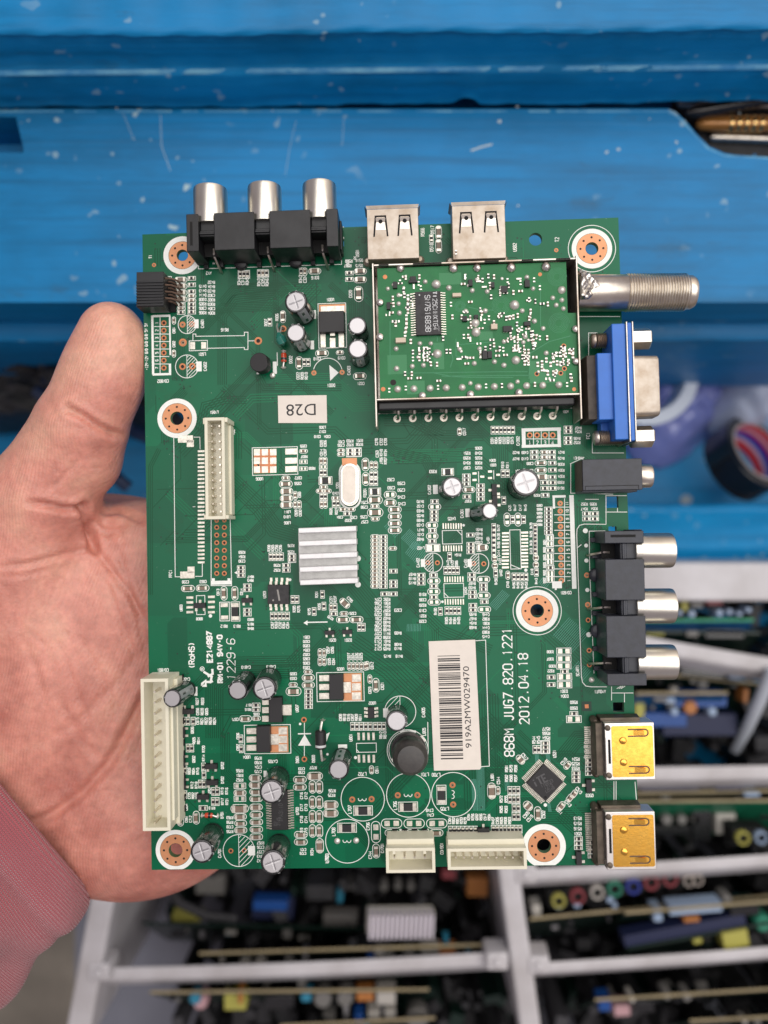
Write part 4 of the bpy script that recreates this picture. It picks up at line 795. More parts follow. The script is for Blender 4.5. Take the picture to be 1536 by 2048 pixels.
# tall LVDS header
frame('Z3'); a0 = Q(463, 190, 8); a1 = Q(612, 880, 8); x0, y1 = a0; x1, y0 = Q(660, 890, 2)[0], a1[1]
pins = []
for i in range(12):
    for X in (524, 578): pins.append(Q(X+i*1.2, 247+53*i, 4.5))
o = header('ribbon_header', x0+.35, a1[0]+.3, y0, y1, 8.0, .75, pins, 2.0, (0, 0, rad(-.3)), pinh=5.0)
g = MB(); cx = (x0+.35+a1[0]+.3)/2; cy = (y0+y1)/2; hw_ = (a1[0]+.3-x0-.35)/2
g.box(hw_-.05, hw_+.6, y0-cy+1.2, y1-cy-1.4, 0, 3.5, 0); g.box(hw_-.05, hw_+.75, y0-cy, y0-cy+1.0, 0, 7.8, 0); g.box(hw_-.05, hw_+.75, y1-cy-1.2, y1-cy, 0, 7.8, 0)
g.box(-hw_-.5, -hw_+.05, y0-cy, y0-cy+1.2, 0, 7.8, 0); g.box(-hw_-.5, -hw_+.05, y1-cy-1.6, y1-cy, 0, 7.8, 0)
g.obj('latch_wall', 'ivory', o, bevel=.15)
# two headers on the lower edge, open towards the camera
for nm, X0, X1, Y0, Y1, Yb, n_, xs, dx in (('speaker_header', 527, 876, 1570, 1765, 1525, 4, 590, 70), ('control_header', 958, 1516, 1572, 1742, 1538, 9, 1015, 56.5)):
    frame('A2'); xm = (X0+X1)/2; x0 = Q(X0, 1650, 8)[0]+.1; x1 = Q(X1, 1650, 8)[0]-.1; y0 = Q(xm, Y1, 8)[1]; y1 = Q(xm, Y0+22, 8)[1]; pins = [(Q(xs+dx*i, 1640, 4)[0], Q(xs+dx*i, 1640, 4)[1]) for i in range(n_)]
    o = header(nm, x0, x1, y0, y1, 8.0, .75, pins, 1.8, pinh=5.6); cx, cy = (x0+x1)/2, (y0+y1)/2; g = MB()
    g.box(x0-cx+.2, x1-cx-.2, y1-cy-.1, y1-cy+1.3, 0, 5.6, 0)
    for i in range(n_): 
        if i*2 < n_+3: g.box(pins[i][0]-cx-.6, pins[i][0]-cx+.9, y1-cy+1.5, y1-cy+1.8, 0, .6, 1)
    g.obj('latch_wall', ['ivory', 'void'], o, bevel=.15)
    if nm == 'speaker_header':
        g = MB()
        for i in (0, 3): g.box(pins[i][0]-cx-.35, pins[i][0]-cx+.35, y1-cy-1.6, y1-cy-.7, 2, 7.7, 0)
        g.obj('key_rib', 'ivory', o)
# black angled header at the left edge
frame('Z1'); a = Q(35, 625, 7); b_ = Q(205, 835, 7); x0, y1 = a; x1, y0 = b_; cx, cy = (x0+x1)/2, (y0+y1)/2; g = MB(); g.box(x0-cx, x1-cx, y0-cy, y1-cy, 1.0, 6.6, 0)
for i in range(9): g.box(x0-cx-.02, x1-cx, y0-cy+.15+i*.76, y0-cy+.6+i*.76, 6.6, 6.9, 0)
o = g.obj('socket_strip', 'black_plastic', board, (cx, cy, 0), (0, 0, -.01), bevel=.1); g = MB()
for i in range(4):
    yy = y1-cy-1.3-i*1.75
    for zz_, e in ((5.2, 2.9), (2.6, 1.6)): g.tube([(x1-cx-.2, yy, zz_), (x1-cx+e*.55, yy-.1, zz_-.2), (x1-cx+e, yy-.35, zz_-1.2), (x1-cx+e, yy-.4, 0)], .27, 0, 6)
g.obj('pin', 'rust', o); g = MB(); xx, yy = Q(225, 730); g.box(x1-cx-.5, x1-cx+1.3, y0-cy+.3, y1-cy-.2, 0, .9, 0); g.obj('pin_base', 'void', o)
SK3 = MB(); SK3.rib([Q(215, 655), Q(255, 655), Q(258, 838), Q(212, 840)], .09, .03); SK3.obj('silkscreen', 'silk', board)
# ---- triple phono jack blocks
def avblock(A, rz, Lu, side):
    # local x along the row, y outward, z up; A is the inner corner of the row start
    T0 = 11.2; D = 9.6
    g = MB(); f = lambda t: t*Lu
    ends = [(0, .081), (.184, .45), (.55, .819), (.922, 1)]
    g.box(f(0), f(1), 1.5, D-.2, .4, 5.2, 0)
    for a, b in ends: g.box(f(a)+.02, f(b)-.02, .0, D, .8, T0 if (b-a) > .1 else T0-.1, 0)
    for a, b in ((.081, .184), (.45, .55), (.819, .922)):
        g.box(f(a), f(b), 4.0, 5.6, 5, T0-1.0, 0); g.box(f(a), f(b), 5.6, D-.4, 5, T0-2.0, 0); g.box(f(a), f(b), 4.4, 5.0, T0-1.0, T0-.55, 0)
    # feet and side grooves
    for t in (.06, .17, .3, .43, .56, .68, .8, .93): g.box(f(t)-.6, f(t)+.6, -1.0, 1.6, .05, 2.0 if int(t*100) % 2 else 1.2, 0)
    for t in (.3, .68): g.lathe([(1.9, 0), (1.8, 1.2), (1.2, 1.6)], 0, 16, o=(f(t), .3, 0))
    g.box(f(0)-.3, f(0)+.01, D-2.2, D, 1, T0-1.2, 0); g.box(f(1)-.01, f(1)+.5, 1, D-1, .4, 6, 0)
    o = g.obj('phono_jack_block', 'black_plastic' if side == 0 else 'grey_black_plastic', board, (*A, 0), (0, 0, rz), bevel=.16)
    g = MB()
    for a, b in ((.081, .184), (.45, .55), (.819, .922)): g.box(f(a)+.05, f(b)-.05, .6, 3.98, 5.21, 5.3, 0)
    g.box(f(0)+.95, f(0)+1.6, 1.5, D-2, T0-.1, T0-.06, 0); g.obj('recess', 'void', o)
    for t in (.133, .5, .87):
        R_ = 4.4; g = MB(); g.lathe([(R_*.985, D-1.6), (R_, D-1.3), (R_, D+7.7), (R_*.97, D+8.25), (R_*.9, D+8.4), (R_*.84, D+8.2), (R_*.84, D+1.5)], 0, 48, o=(0, 0, 6.2), ax='Y')
        b_ = g.obj('phono_socket', 'rca_metal', o, (f(t), 0, 0)); g = MB(); g.lathe([(R_*.82, D+1.5), (R_*.82, D+5.5), (2, D+5.6), (1.7, D+3)], 0, 28, o=(0, 0, 6.2), ax='Y'); g.obj('insulator', 'black_plastic', b_)
        g = MB(); g.tube([(f(t)+.4, 2.6, 5.6), (f(t)+.35, 1.0, 5.0), (f(t)+.8, -.6, 3.0), (f(t)+1.2, -1.9, .8), (f(t)+1.2, -2.0, 0)], .33, 0, 8); g.obj('contact_pin', 'nickel' if side else 'tin', o)
    return o
frame('X'); a = P(373, 502, 11.2); b_ = P(677, 491, 11.2); avblock((a[0], a[1]-.1), math.atan2(b_[1]-a[1], b_[0]-a[0]), math.hypot(b_[0]-a[0], b_[1]-a[1]), 0)
a = P(1209, 1062, 11.2); b_ = P(1215, 1372, 11.2)
# right block: row runs downwards, jacks point right
o = avblock((a[0], a[1]), math.atan2(b_[1]-a[1], b_[0]-a[0]), math.hypot(b_[0]-a[0], b_[1]-a[1]), 1)
# ---- headphone jack
frame('Z5'); x0, x1, y0, y1 = bx(680, 1110, 205, 445, 8.6); cx, cy = (x0+x1)/2, (y0+y1)/2; g = MB(); g.box(x0-cx, x1-cx, y0-cy, y1-cy, .1, 8.6, 0); g.box(x0-cx-.05, x1-cx-1, y0-cy-.45, y0-cy+.1, .1, 7.4, 0)
o = g.obj('headphone_jack', 'grey_black_plastic', board, (cx, cy, 0), (0, 0, -.005), bevel=.15); g = MB(); g.lathe([(2.9, 0), (3.0, .2), (3.0, 3.0), (2.8, 3.35), (1.9, 3.35), (1.75, 1.0)], 0, 32, o=(x1-cx-.1, -.3, 5.0), ax='X'); g.obj('barrel', 'nickel', o)
g = MB(); g.rib([(x0-cx+.6, y0-cy+.1), (x0-cx+.6, y0-cy+1.1), (x1-cx-1, y0-cy+1.1), (x1-cx-1, y0-cy+.1)], .08, 8.62); g.obj('mould_line', 'void', o)
g = MB(); g.add([(x0-cx-.06, y0-cy+.1, .2), (x0-cx-.06, y1-cy-.1, .2), (x0-cx-.06, y1-cy-.1, 8.5), (x0-cx-.06, y0-cy+.1, 8.5)], [(0, 3, 2, 1)]); g.obj('side_dust', mat('dusty_plastic', (.13, .105, .08), .7, var=.4, vs=400), o)
# ---- USB sockets
def usb(X0, X1, Y0, Y1):
    frame('Z2'); H = 7.0; x0, x1, y0, y1 = bx(X0, X1, Y0, Y1, H); w_, d_ = x1-x0, y1-y0; cx, cy = (x0+x1)/2, (y0+y1)/2; t = .35
    g = MB(); hw, hd = w_/2, d_/2
    g.box(-hw, hw, -hd, hd, H-t, H, 0); g.box(-hw, -hw+t, -hd, hd, .5, H-t-.001, 0); g.box(hw-t, hw, -hd, hd, .5, H-t-.001, 0); g.box(-hw+t+.001, hw-t-.001, -hd, hd, .5, .5+t, 0); g.box(-hw+t+.001, hw-t-.001, -hd, -hd+t, .5+t+.001, H-t-.001, 0)
    g.add([(-hw, hd, H), (hw, hd, H), (hw+.2, hd+.8, H+.3), (-hw-.2, hd+.8, H+.3)], [(0, 1, 2, 3)], 0)
    for sg in (-1, 1): g.add([(sg*hw, hd, H), (sg*hw, hd, 1), (sg*(hw+.6), hd+.7, .8), (sg*(hw+.6), hd+.7, H+.2)], [(0, 1, 2, 3) if sg > 0 else (3, 2, 1, 0)], 0)
    o = g.obj('usb_socket', 'usb_metal', board, (cx, cy, 0), bevel=.12)
    for sg in (-1, 1):
        sx = sg*w_*.235; g = MB()
        for e in (-1, 1): g.rib([(sx+e*1.25, hd-1.8), (sx+e*1.75, hd-7.2)], .22, H+.02, 1)
        g.rib([(sx-1.5, hd-1.9), (sx+1.5, hd-1.9)], .22, H+.023, 1)
        g.add([(sx-1.3, hd-2.4, H+.1), (sx+1.3, hd-2.4, H+.1), (sx+1.1, hd-3.7, H+.55), (sx-1.1, hd-3.7, H+.55), (sx+1.3, hd-5.5, H+.06), (sx-1.3, hd-5.5, H+.06)], [(1, 0, 3, 2), (2, 3, 5, 4)], 0)
        g.disc(sx, hd-3.5, .55, H+.6, 1, 12); g.obj('spring_tab', ['nickel', 'void'], o, sharp=10)
    g = MB(); g.box(-hw+1.5, hw-1.5, -hd+1.2, hd-1, 2.2, 3.9, 0); g.obj('tongue', 'ivory', o)
    g = MB()
    for sg in (-1, 1): g.lathe([(1.3, .05), (1.1, .8), (.6, 1.3)], 0, 14, o=(sg*(hw+.3), -hd+1.8, 0))
    g.obj('mounting_tab', 'usb_metal', o)
    return o
usb(76, 290, 75, 297); usb(440, 660, 60, 297)
# ---- HDMI sockets
def hdmi(Yt, Yb, X0, X1):
    frame('A3'); H = 6.2; x0, x1, y0, y1 = bx(X0, X1, Yt, Yb, H); cx, cy = (x0+x1)/2, (y0+y1)/2; w_, d_ = (x1-x0)/2, (y1-y0)/2; t = .35; g = MB()
    g.box(-w_, w_, -d_, d_, H-t, H, 0); g.box(-w_, w_, -d_, -d_+t, .6, H-t-.001, 0); g.box(-w_, w_, d_-t, d_, .6, H-t-.001, 0); g.box(-w_, w_, -d_+t+.001, d_-t-.001, .6, .6+t, 0)
    o = g.obj('hdmi_socket', 'hdmi_silver', board, (cx, cy, 0), bevel=.25, seg=3)
    gx0 = -w_+1.6; g = MB(); g.prism(rrect((gx0+w_-.35)/2, 0, w_-.35-gx0, 2*d_-1.5, .5), H, H+.05, 0)
    for sg in (-1, 1):
        yy = sg*(d_-2.5)
        for e in (-1, 1): g.rib([(w_-6.6, yy+e*.85), (w_-2.4, yy+e*.85)], .17, H+.07, 1)
        g.ring(w_-2.4, yy, .68, 1.02, H+.072, 1, 14, -PI/2, PI/2)
        g.add([(w_-5.2, yy-.6, H+.06), (w_-5.2, yy+.6, H+.06), (w_-2.6, yy+.6, H+.5), (w_-2.6, yy-.6, H+.5)], [(0, 3, 2, 1)], 2)
        g.lathe([(.95, H+.03), (.9, H+.12), (.7, H+.26), (.4, H+.34), (.05, H+.36)], 2, 20, o=(-w_+4.4, sg*d_*.38, 0), caps=False)
    g.obj('gold_plate', ['gold', 'rust', 'gold'], o, sharp=15)
    g = MB(); g.box(-w_+.7, -w_+1.3, -d_*.42, d_*.42, H-.0, H+.1, 1); g.box(-w_+.1, -w_+.7, -d_*.46, d_*.46, H-.2, H+.12, 0); g.box(-w_-2.2, -w_+.0, -d_+.4, d_-.1, .3, 4.6, 2, taper=.3)
    for sg in (-1, 1): g.lathe([(.75, H-.1), (.7, H+.35), (.3, H+.5)], 2, 12, o=(-w_+.7, sg*(d_-1.2), 0)); g.lathe([(1.0, .05), (.9, 2.2), (.4, 3.0)], 2, 12, o=(-w_-1.5, sg*(d_-.3), 0))
    g.box(-w_-.6, w_-2.5, d_-.2, d_+.9, .2, 3.6, 2, taper=.2); g.obj('back_clip', ['hdmi_silver', 'void', mat('old_metal%d' % Yt, (.16, .13, .1), .5, .6, var=.5, vs=400)], o, bevel=.06)
    g = MB()
    for i in range(19): py = -d_*.66+i*d_*1.32/18; g.box(-w_-3.8, -w_-1.8, py-.15, py+.15, .03, .3, 0)
    g.obj('pin', 'tin', o)
    g = MB(); g.box(-w_+2.5, w_-1, -d_+2.5, d_-2.5, 2.6, 3.7, 0); g.obj('tongue', 'black_plastic', o)
hdmi(366, 770, 882, 1214); hdmi(988, 1397, 888, 1220)
# ---- VGA socket
frame('V'); H = 11.0
def vb(X0, X1, Y0, Y1, h): return bx(X0, X1, Y0, Y1, h)
x0, x1, y0, y1 = vb(185, 345, 1275, 1815, 10.0); cx, cy = (x0+x1)/2, (y0+y1)/2
g = MB(); g.box(x0-cx, x1-cx+.5, y0-cy, y1-cy, 3.2, 10.0, 0, taper=.15)
fx0, fx1, fy0, fy1 = vb(318, 395, 1050, 1985, 11); g.box(fx0-cx, fx1-cx, fy0-cy+.6, fy1-cy, .8, 11, 0)
fx2 = vb(395, 470, 1500, 1510, 11.2)[1]; g.box(fx1-cx+.35, fx2-cx-.35, fy0-cy+.2, fy1-cy+.1, .3, 11.4, 0)
g.box(x0-cx+2.0, x1-cx, fy0-cy+.8, y0-cy+.5, .4, 4.0, 0)
vga = g.obj('vga_socket', 'vga_blue', board, (cx, cy, 0), (0, 0, 0), bevel=.2)
g = MB(); g.box(fx1-cx+.002, fx1-cx+.348, fy0-cy-.1, fy1-cy+.3, .2, 11.6, 0); g.box(fx2-cx-.35, fx2-cx, fy0-cy-.1, fy1-cy+.3, .2, 11.6, 0); g.obj('face_plate', 'nickel', vga, bevel=.1)
g = MB(); g.box(x0-cx-2.4, x0-cx+.6, y0-cy+.2, y1-cy, .1, 8.4, 0, taper=.3); g.obj('pin_block', mat('dusty_black', (.07, .055, .042), .6, var=.5, vs=500), vga, bevel=.15)
sx0, sx1, sy0, sy1 = vb(470, 655, 1295, 1785, 8.8); g = MB()
prof = rrect(0, 5.6, sy1-sy0, 7.2, 1.3, 5); vs = []; n_ = len(prof)
for xx, sc in ((fx2-cx-.1, 1), (sx1-cx-.3, .985), (sx1-cx, .95)): vs += [(xx, (sy0+sy1)/2-cy+a*sc, 5.6+(b-5.6)*sc) for a, b in prof]
b0 = len(vs); vs += [(sx1-cx-.05, (sy0+sy1)/2-cy+a*.88, 5.6+(b-5.6)*.85) for a, b in prof]; vs += [(sx1-cx-4, (sy0+sy1)/2-cy+a*.88, 5.6+(b-5.6)*.85) for a, b in prof]
fs = [(j*n_+i, j*n_+(i+1) % n_, (j+1)*n_+(i+1) % n_, (j+1)*n_+i) for j in range(4) for i in range(n_)]; g.add(vs, fs, 0); g.obj('metal_shell', 'usb_metal', vga)
g = MB(); g.box(sx1-cx-4.6, sx1-cx-4.0, sy0-cy+1.5, sy1-cy-1.5, 3.2, 8, 0); g.obj('socket_face', 'vga_blue', vga)
for Y0, Y1 in ((1095, 1242), (1870, 2015)):
    a = Q(470, (Y0+Y1)/2, 6.5); X1_ = Q(598 if Y0 < 1500 else 620, (Y0+Y1)/2, 6.5)[0]; g = MB(); vs = []; R_ = 2.75
    g.lathe([(R_, fx2-cx), (R_, X1_-cx-.4), (R_*.8, X1_-cx), (1.3, X1_-cx), (1.2, X1_-cx-2)], 0, 6, o=(0, a[1]-cy, 5.8), ax='X'); g.obj('hex_standoff', 'nickel', vga, sharp=20)
    g = MB(); pr = []
    for i in range(11): pr += [(1.5, x0-cx+1.0+i*.55), (2.0, x0-cx+1.28+i*.55)]
    g.lathe(pr, 0, 20, o=(0, a[1]-cy, 5.2), ax='X'); g.lathe([(1.2, x0-cx-.3), (1.9, x0-cx+.1), (1.9, x0-cx+.9)], 0, 16, o=(0, a[1]-cy, 5.2), ax='X'); g.obj('screw_thread', 'shield_metal', vga, sharp=60)
# ---- tuner module with coaxial connector
TH = 9.5
frame('T'); tx0, ty1 = Q(25, 100, TH); tx1, ty0 = Q(1465, 1010, TH); cx, cy = (tx0+tx1)/2, (ty0+ty1)/2; w_, d_ = (tx1-tx0)/2, (ty1-ty0)/2
g = MB(); t = .45
g.box(-w_, w_, d_-t, d_, 1, TH, 0); g.box(-w_, w_, -d_, -d_+t, 3, TH, 0)
ext = Q(30, 1235, TH)[1]-cy
g.box(-w_-t, -w_-.001, ext, d_+.3, .6, TH, 0); g.box(w_+.001, w_+t, Q(1470, 1180, TH)[1]-cy, d_+.5, .6, TH+.05, 0)
g.box(-w_+.01, w_-.01, -d_+t+.01, d_-t-.01, 1.0, 1.3, 0)
tun = g.obj('tuner_module', 'shield_metal', board, (cx, cy, 0), bevel=.1)
def TT(X, Y, h): a = Q(X, Y, h); return a[0]-cx, a[1]-cy
frame('T'); bh = TH-1.1; g = MB(); bw0, by1 = TT(50, 128, bh); bw1, by0 = TT(1395, 1000, bh); nx = TT(1380, 440, bh)
g.prism([(bw0, -d_+t+.02), (w_-.05, -d_+t+.02), (w_-.05, nx[1]), (nx[0], nx[1]), (nx[0], by1), (bw0, by1)], bh-1.0, bh, 0); g.obj('tuner_board', 'tuner_mask', tun)
# spiral printed coils, traces
g = MB()
for X, Y, R0 in ((1318, 512, 72), (1305, 190, 66), (915, 390, 66), (628, 395, 38)):
    c = TT(X, Y, bh); pts = [(c[0]+mm(R0)*(1-i/110*.85)*math.cos(i*.35), c[1]+mm(R0)*(1-i/110*.85)*math.sin(i*.35)) for i in range(92)]; g.rib(pts, .05, bh+.02, 0)
for pts in ([(250, 860), (900, 850), (1100, 850)], [(450, 860), (560, 880), (1110, 875)], [(500, 880), (700, 890), (1000, 890)], [(560, 690), (580, 760), (560, 820)], [(1190, 230), (1190, 530), (1210, 550)], [(140, 870), (140, 500), (190, 480)], [(600, 620), (600, 740), (700, 760)], [(620, 660), (760, 650), (860, 640)], [(470, 640), (470, 600), (340, 600)], [(860, 420), (780, 420), (690, 400)], [(1110, 900), (1120, 720), (1250, 640), (1400, 600)]):
    g.rib([TT(a, b, bh) for a, b in pts], .1, bh+.018, 0)
for X, Y, w__, h__ in ((190, 800, 130, 130), (480, 740, 70, 180), (810, 600, 90, 60), (320, 960, 120, 90), (1240, 850, 240, 150), (560, 200, 150, 80)):
    c = TT(X, Y, bh); g.cbox(c[0], c[1], mm(w__), mm(h__), bh, bh+.012, 1, .0)
g.obj('tuner_trace', [mat('tuner_trace', (.006, .20, .07), .3), mat('tuner_pour', (.004, .185, .05), .3)], tun)['kind'] = 'stuff'
# tuner chip
c0 = TT(322, 595, bh+1.1); c1 = TT(492, 285, bh+1.1); ccx, ccy = (c0[0]+c1[0])/2, (c0[1]+c1[1])/2; lw_, lh_ = c1[0]-c0[0], c1[1]-c0[1]
g = MB(); g.cbox(0, 0, lw_, lh_, bh+.05, bh+1.1, 0, taper=.08)
for i in range(18):
    py = -lh_/2+lh_*(i+.5)/18
    for sg in (-1, 1): q = sorted((sg*lw_/2, sg*(lw_/2+1.25))); g.box(*q, py-.11, py+.11, bh+.02, bh+.25, 1); q = sorted((sg*lw_/2, sg*(lw_/2+.5))); g.box(*q, py-.11, py+.11, bh+.25, bh+.6, 1)
text(g, 'SN761683B', -lw_*.02, -.1, rad(-90), lw_*.2, .9, .085, z=bh+1.13, mi=2); text(g, '25CNNXTG4', lw_*.27, -.35, rad(-90), lw_*.17, .9, .07, z=bh+1.13, mi=2)
text(g, 'TI', lw_*.27, lh_*.42, rad(-90), lw_*.14, 1.0, .14, z=bh+1.13, mi=2); g.rib([(lw_*.40, -lh_*.3), (lw_*.40, -lh_*.42)], .04, bh+1.13, 2); g.disc(-lw_*.33, lh_*.42, .2, bh+1.12, 2)
g.obj('tuner_chip', ['chip_worn', 'pad', 'print_grey'], tun, (ccx, ccy, 0))
# tiny parts on the tuner
rt = random.Random(3); items = []
for ln in '''v 250 195 40 5;h 240 190;v 345 190;v 210 225;v 170 250;v 235 285;v 125 385;v 160 340;v 165 385;h 150 440;h 125 455;v 340 235;v 355 265;v 600 20;h 650 240;v 700 230;v 665 185;v 785 215;v 825 185;v 865 190;v 855 250;v 915 290;v 845 330;h 700 365;v 960 215;v 1050 230;v 1095 245;v 1145 210;v 1185 265;h 1050 290;v 1000 300;v 1110 350;h 1200 378;v 1240 380;v 565 380;v 575 470;v 640 470;v 665 480;v 780 445;v 830 475;v 655 605;v 685 605;v 800 500;v 865 510;h 905 465;v 950 480;v 975 475;v 1000 470;v 1030 460;v 1025 520;v 1120 430;v 1110 480;v 935 560;v 955 560;v 980 570;v 1040 560;v 1060 550;v 1135 580;v 1140 640;v 1140 680;v 1185 615;v 1235 615;h 850 630;v 865 665;h 760 655;v 770 740;v 805 690;v 835 730;v 905 690;v 930 695;h 890 740;h 945 735;h 675 795;h 655 750;h 710 755;v 510 620;v 535 710;v 560 710;v 300 715;v 345 718;v 300 762;v 345 762;v 425 797;v 468 800;v 245 865;v 292 865;h 278 898;h 342 895;h 480 915;v 475 960;v 250 965;v 135 980;v 810 950;v 920 948;v 1150 940;v 1375 940;v 1080 710;v 1105 710;v 1090 755;v 1080 790;v 1105 790;v 285 640;h 170 500;h 190 500;v 180 520;v 240 320;v 265 330;v 265 360;v 265 395;v 265 430;v 255 470;v 255 500;v 255 530;v 250 560;v 245 590;h 390 690;h 388 720;h 388 745;h 390 770;h 1020 610;h 1020 640;h 1022 670;h 1022 690;v 1170 800;v 1200 830;v 1200 790;v 1230 770;v 1260 800;v 1280 770;v 1305 790;v 1330 795;v 1300 730;v 1325 730;v 1350 720;v 1390 710;v 1415 740;v 1415 705;v 1385 780;v 1240 860;v 1280 860;h 1240 900;h 1270 910;v 1400 880;v 1405 905;v 1365 735;h 1150 750'''.split(';'):
    t_ = ln.split(); items.append((t_[0], float(t_[1]), float(t_[2])))
pr = {}
for i, (o_, X, Y) in enumerate(items):
    kd = rt.choice(('r', 'c', 'c', 'p')); a = TT(X, Y, bh); key = (kd, o_); sz = 1.25
    if key not in pr:
        g = MB(); L_, W_ = sz, .6
        if kd != 'p': g.cbox(0, 0, L_-.3, W_*.9, .02, .42, 0 if kd == 'r' else 2)
        for s_ in (-1, 1): g.cbox(s_*.42, 0, .42, W_, .01, .46 if kd != 'p' else .25, 1, taper=.05)
        pr[key] = g.mesh('tuner_component', ['chip_body', 'solder', 'cap_body'])
    if i < 99:
        o = bpy.data.objects.new('tuner_component', pr[key]); C.objects.link(o); o.parent = tun; o.location = (a[0]*S, a[1]*S, bh*S); o.rotation_euler = (0, 0, PI/2 if o_ == 'v' else 0)
    else:
        if i == 99: g3 = MB()
        for s_ in (-1, 1): (g3.cbox(a[0], a[1]+s_*.42, .6, .42, bh+.01, bh+.3, 1) if o_ == 'v' else g3.cbox(a[0]+s_*.42, a[1], .42, .6, bh+.01, bh+.3, 1))
        if kd != 'p': g3.cbox(a[0], a[1], .5, .5, bh+.01, bh+.35, 0 if kd == 'r' else 2)
for q_ in range(120):
    cxx, cyy, sx_, sy_ = rt.choice(((230, 320, 90, 90), (380, 740, 60, 70), (700, 240, 80, 60), (880, 260, 90, 60), (1080, 290, 80, 90), (720, 490, 90, 70), (980, 520, 90, 80), (1120, 560, 50, 110), (1020, 650, 60, 60), (860, 700, 100, 70), (1090, 740, 50, 60), (1250, 800, 100, 80), (1370, 740, 40, 60), (650, 700, 60, 80)))
    a = TT(cxx+rt.uniform(-sx_, sx_), cyy+rt.uniform(-sy_, sy_), bh)
    if rt.random() < .5: g3.cbox(a[0], a[1], .42, 1.25, bh+.01, bh+.34, rt.choice((0, 2, 1))); [g3.cbox(a[0], a[1]+s_*.45, .48, .36, bh+.01, bh+.37, 1, 0, .04) for s_ in (-1, 1)]
    elif rt.random() < .6: g3.cbox(a[0], a[1], 1.25, .42, bh+.01, bh+.34, rt.choice((0, 2, 1))); [g3.cbox(a[0]+s_*.45, a[1], .36, .48, bh+.01, bh+.37, 1, 0, .04) for s_ in (-1, 1)]
    else: g3.lathe([(.45, bh), (.38, bh+.2), (.15, bh+.35)], 1, 10, o=(a[0], a[1], 0))
g3.obj('tuner_component', ['chip_body', 'solder', 'cap_body'], tun)['kind'] = 'stuff'
g = MB()
for X, Y, W0, H0 in ((300, 205, 40, 30), (300, 225, 60, 20), (175, 250, 30, 45), (130, 395, 25, 50), (700, 235, 30, 45), (855, 250, 25, 40), (935, 280, 45, 45), (660, 485, 34, 36), (1095, 520, 45, 30), (1095, 240, 36, 50), (800, 735, 35, 60), (835, 735, 30, 50), (958, 555, 60, 40), (740, 470, 30, 24)):
    c = TT(X, Y, bh); g.cbox(c[0], c[1], mm(W0), mm(H0), bh+.02, bh+.9, 0, 0, .06)
g.obj('tuner_transistor', 'chip_body', tun)
g = MB()
for X, Y, W0, H0 in ((215, 635, 70, 34), (865, 540, 44, 36), (605, 320, 60, 26)):
    c = TT(X, Y, bh); g.cbox(c[0], c[1], mm(W0), mm(H0), bh+.02, bh+1.0, 0, 0, .06)
g.obj('tuner_filter', mat('filter_tan', (.6, .5, .38), .4), tun)
# solder joints
g = MB()
def blob(X, Y, r): c = TT(X, Y, bh); R_ = mm(r); g.lathe([(R_, bh), (R_*.95, bh+R_*.25), (R_*.6, bh+R_*.65), (R_*.25, bh+R_*.85), (.03, bh+R_*.9)], 0, 16, o=(c[0], c[1], 0))
for i in range(11): blob(193+113*i if i < 4 else 193+112.5*i, 972-3*i, 25)
for X, Y, r in ((462, 240, 32), (1008, 385, 34), (740, 575, 32), (735, 510, 30), (470, 725, 32), (1018, 770, 30), (1338, 280, 28), (385, 222, 17), (125, 270, 15), (550, 265, 20), (200, 315, 16), (200, 375, 16), (205, 440, 18), (713, 283, 18), (745, 208, 16), (818, 290, 17), (1275, 335, 17), (1300, 385, 17), (1350, 410, 17), (1062, 425, 18), (1148, 497, 18), (1208, 548, 17), (1083, 605, 18), (1070, 645, 16), (935, 640, 16), (765, 690, 17), (626, 692, 18), (868, 780, 18), (728, 792, 18), (935, 805, 19), (1230, 720, 18), (348, 652, 17), (424, 652, 16), (182, 690, 18), (185, 828, 20), (295, 812, 18), (373, 805, 18), (668, 428, 18), (805, 425, 18), (700, 930, 16), (1030, 920, 16), (1138, 270, 16), (1095, 190, 17), (1340, 350, 17)): blob(X, Y, r)
g.obj('solder_joint', 'solder', tun)
g = MB()
for X, Y, r in ((162, 925, 20), (1353, 670, 10), (1165, 865, 10), (1357, 828, 10), (1332, 860, 10)): c = TT(X, Y, bh); g.disc(c[0], c[1], mm(r), bh+.03, 0); (g.ring(c[0], c[1], mm(r), mm(r)+.22, bh+.03, 1, 20) if r < 15 else 0)
for X, Y, r in ((105, 188, 15), (92, 972, 15), (1187, 170, 13), (1425, 972, 13)): c = TT(X, Y, bh); g.disc(c[0], c[1], mm(r), bh+.03, 1)
g.obj('plated_hole', ['hole', 'copper'], tun)
# seam solder along the shield, dark slots
g = MB()
for X, Y, rx, rz_ in ((212, 132, 30, .9), (582, 132, 34, 1), (748, 130, 30, 1), (985, 128, 34, 1), (1228, 122, 34, .9)):
    c = TT(X, Y, bh); R_ = mm(rx); n0 = len(g.v); g.lathe([(R_, 0), (R_*.9, R_*.4), (R_*.5, R_*.75), (.05, R_*.9)], 0, 18, o=(c[0], c[1]+.1, bh)); 
for X, Y, rx in ((365, 1018, 26), (700, 1010, 28), (1038, 998, 28), (70, 370, 26), (68, 610, 28), (1432, 555, 26), (1435, 780, 26)):
    c = TT(X, Y, bh); R_ = mm(rx); g.lathe([(R_, 0), (R_*.85, R_*.5), (R_*.4, R_*.8), (.05, R_*.85)], 0, 16, o=(c[0], c[1], bh+.2))
g.obj('seam_solder', mat('solder_rough', (.8, .76, .7), .3, 1, bump=.15, bs=700, var=.3, vs=500), tun)
g = MB()
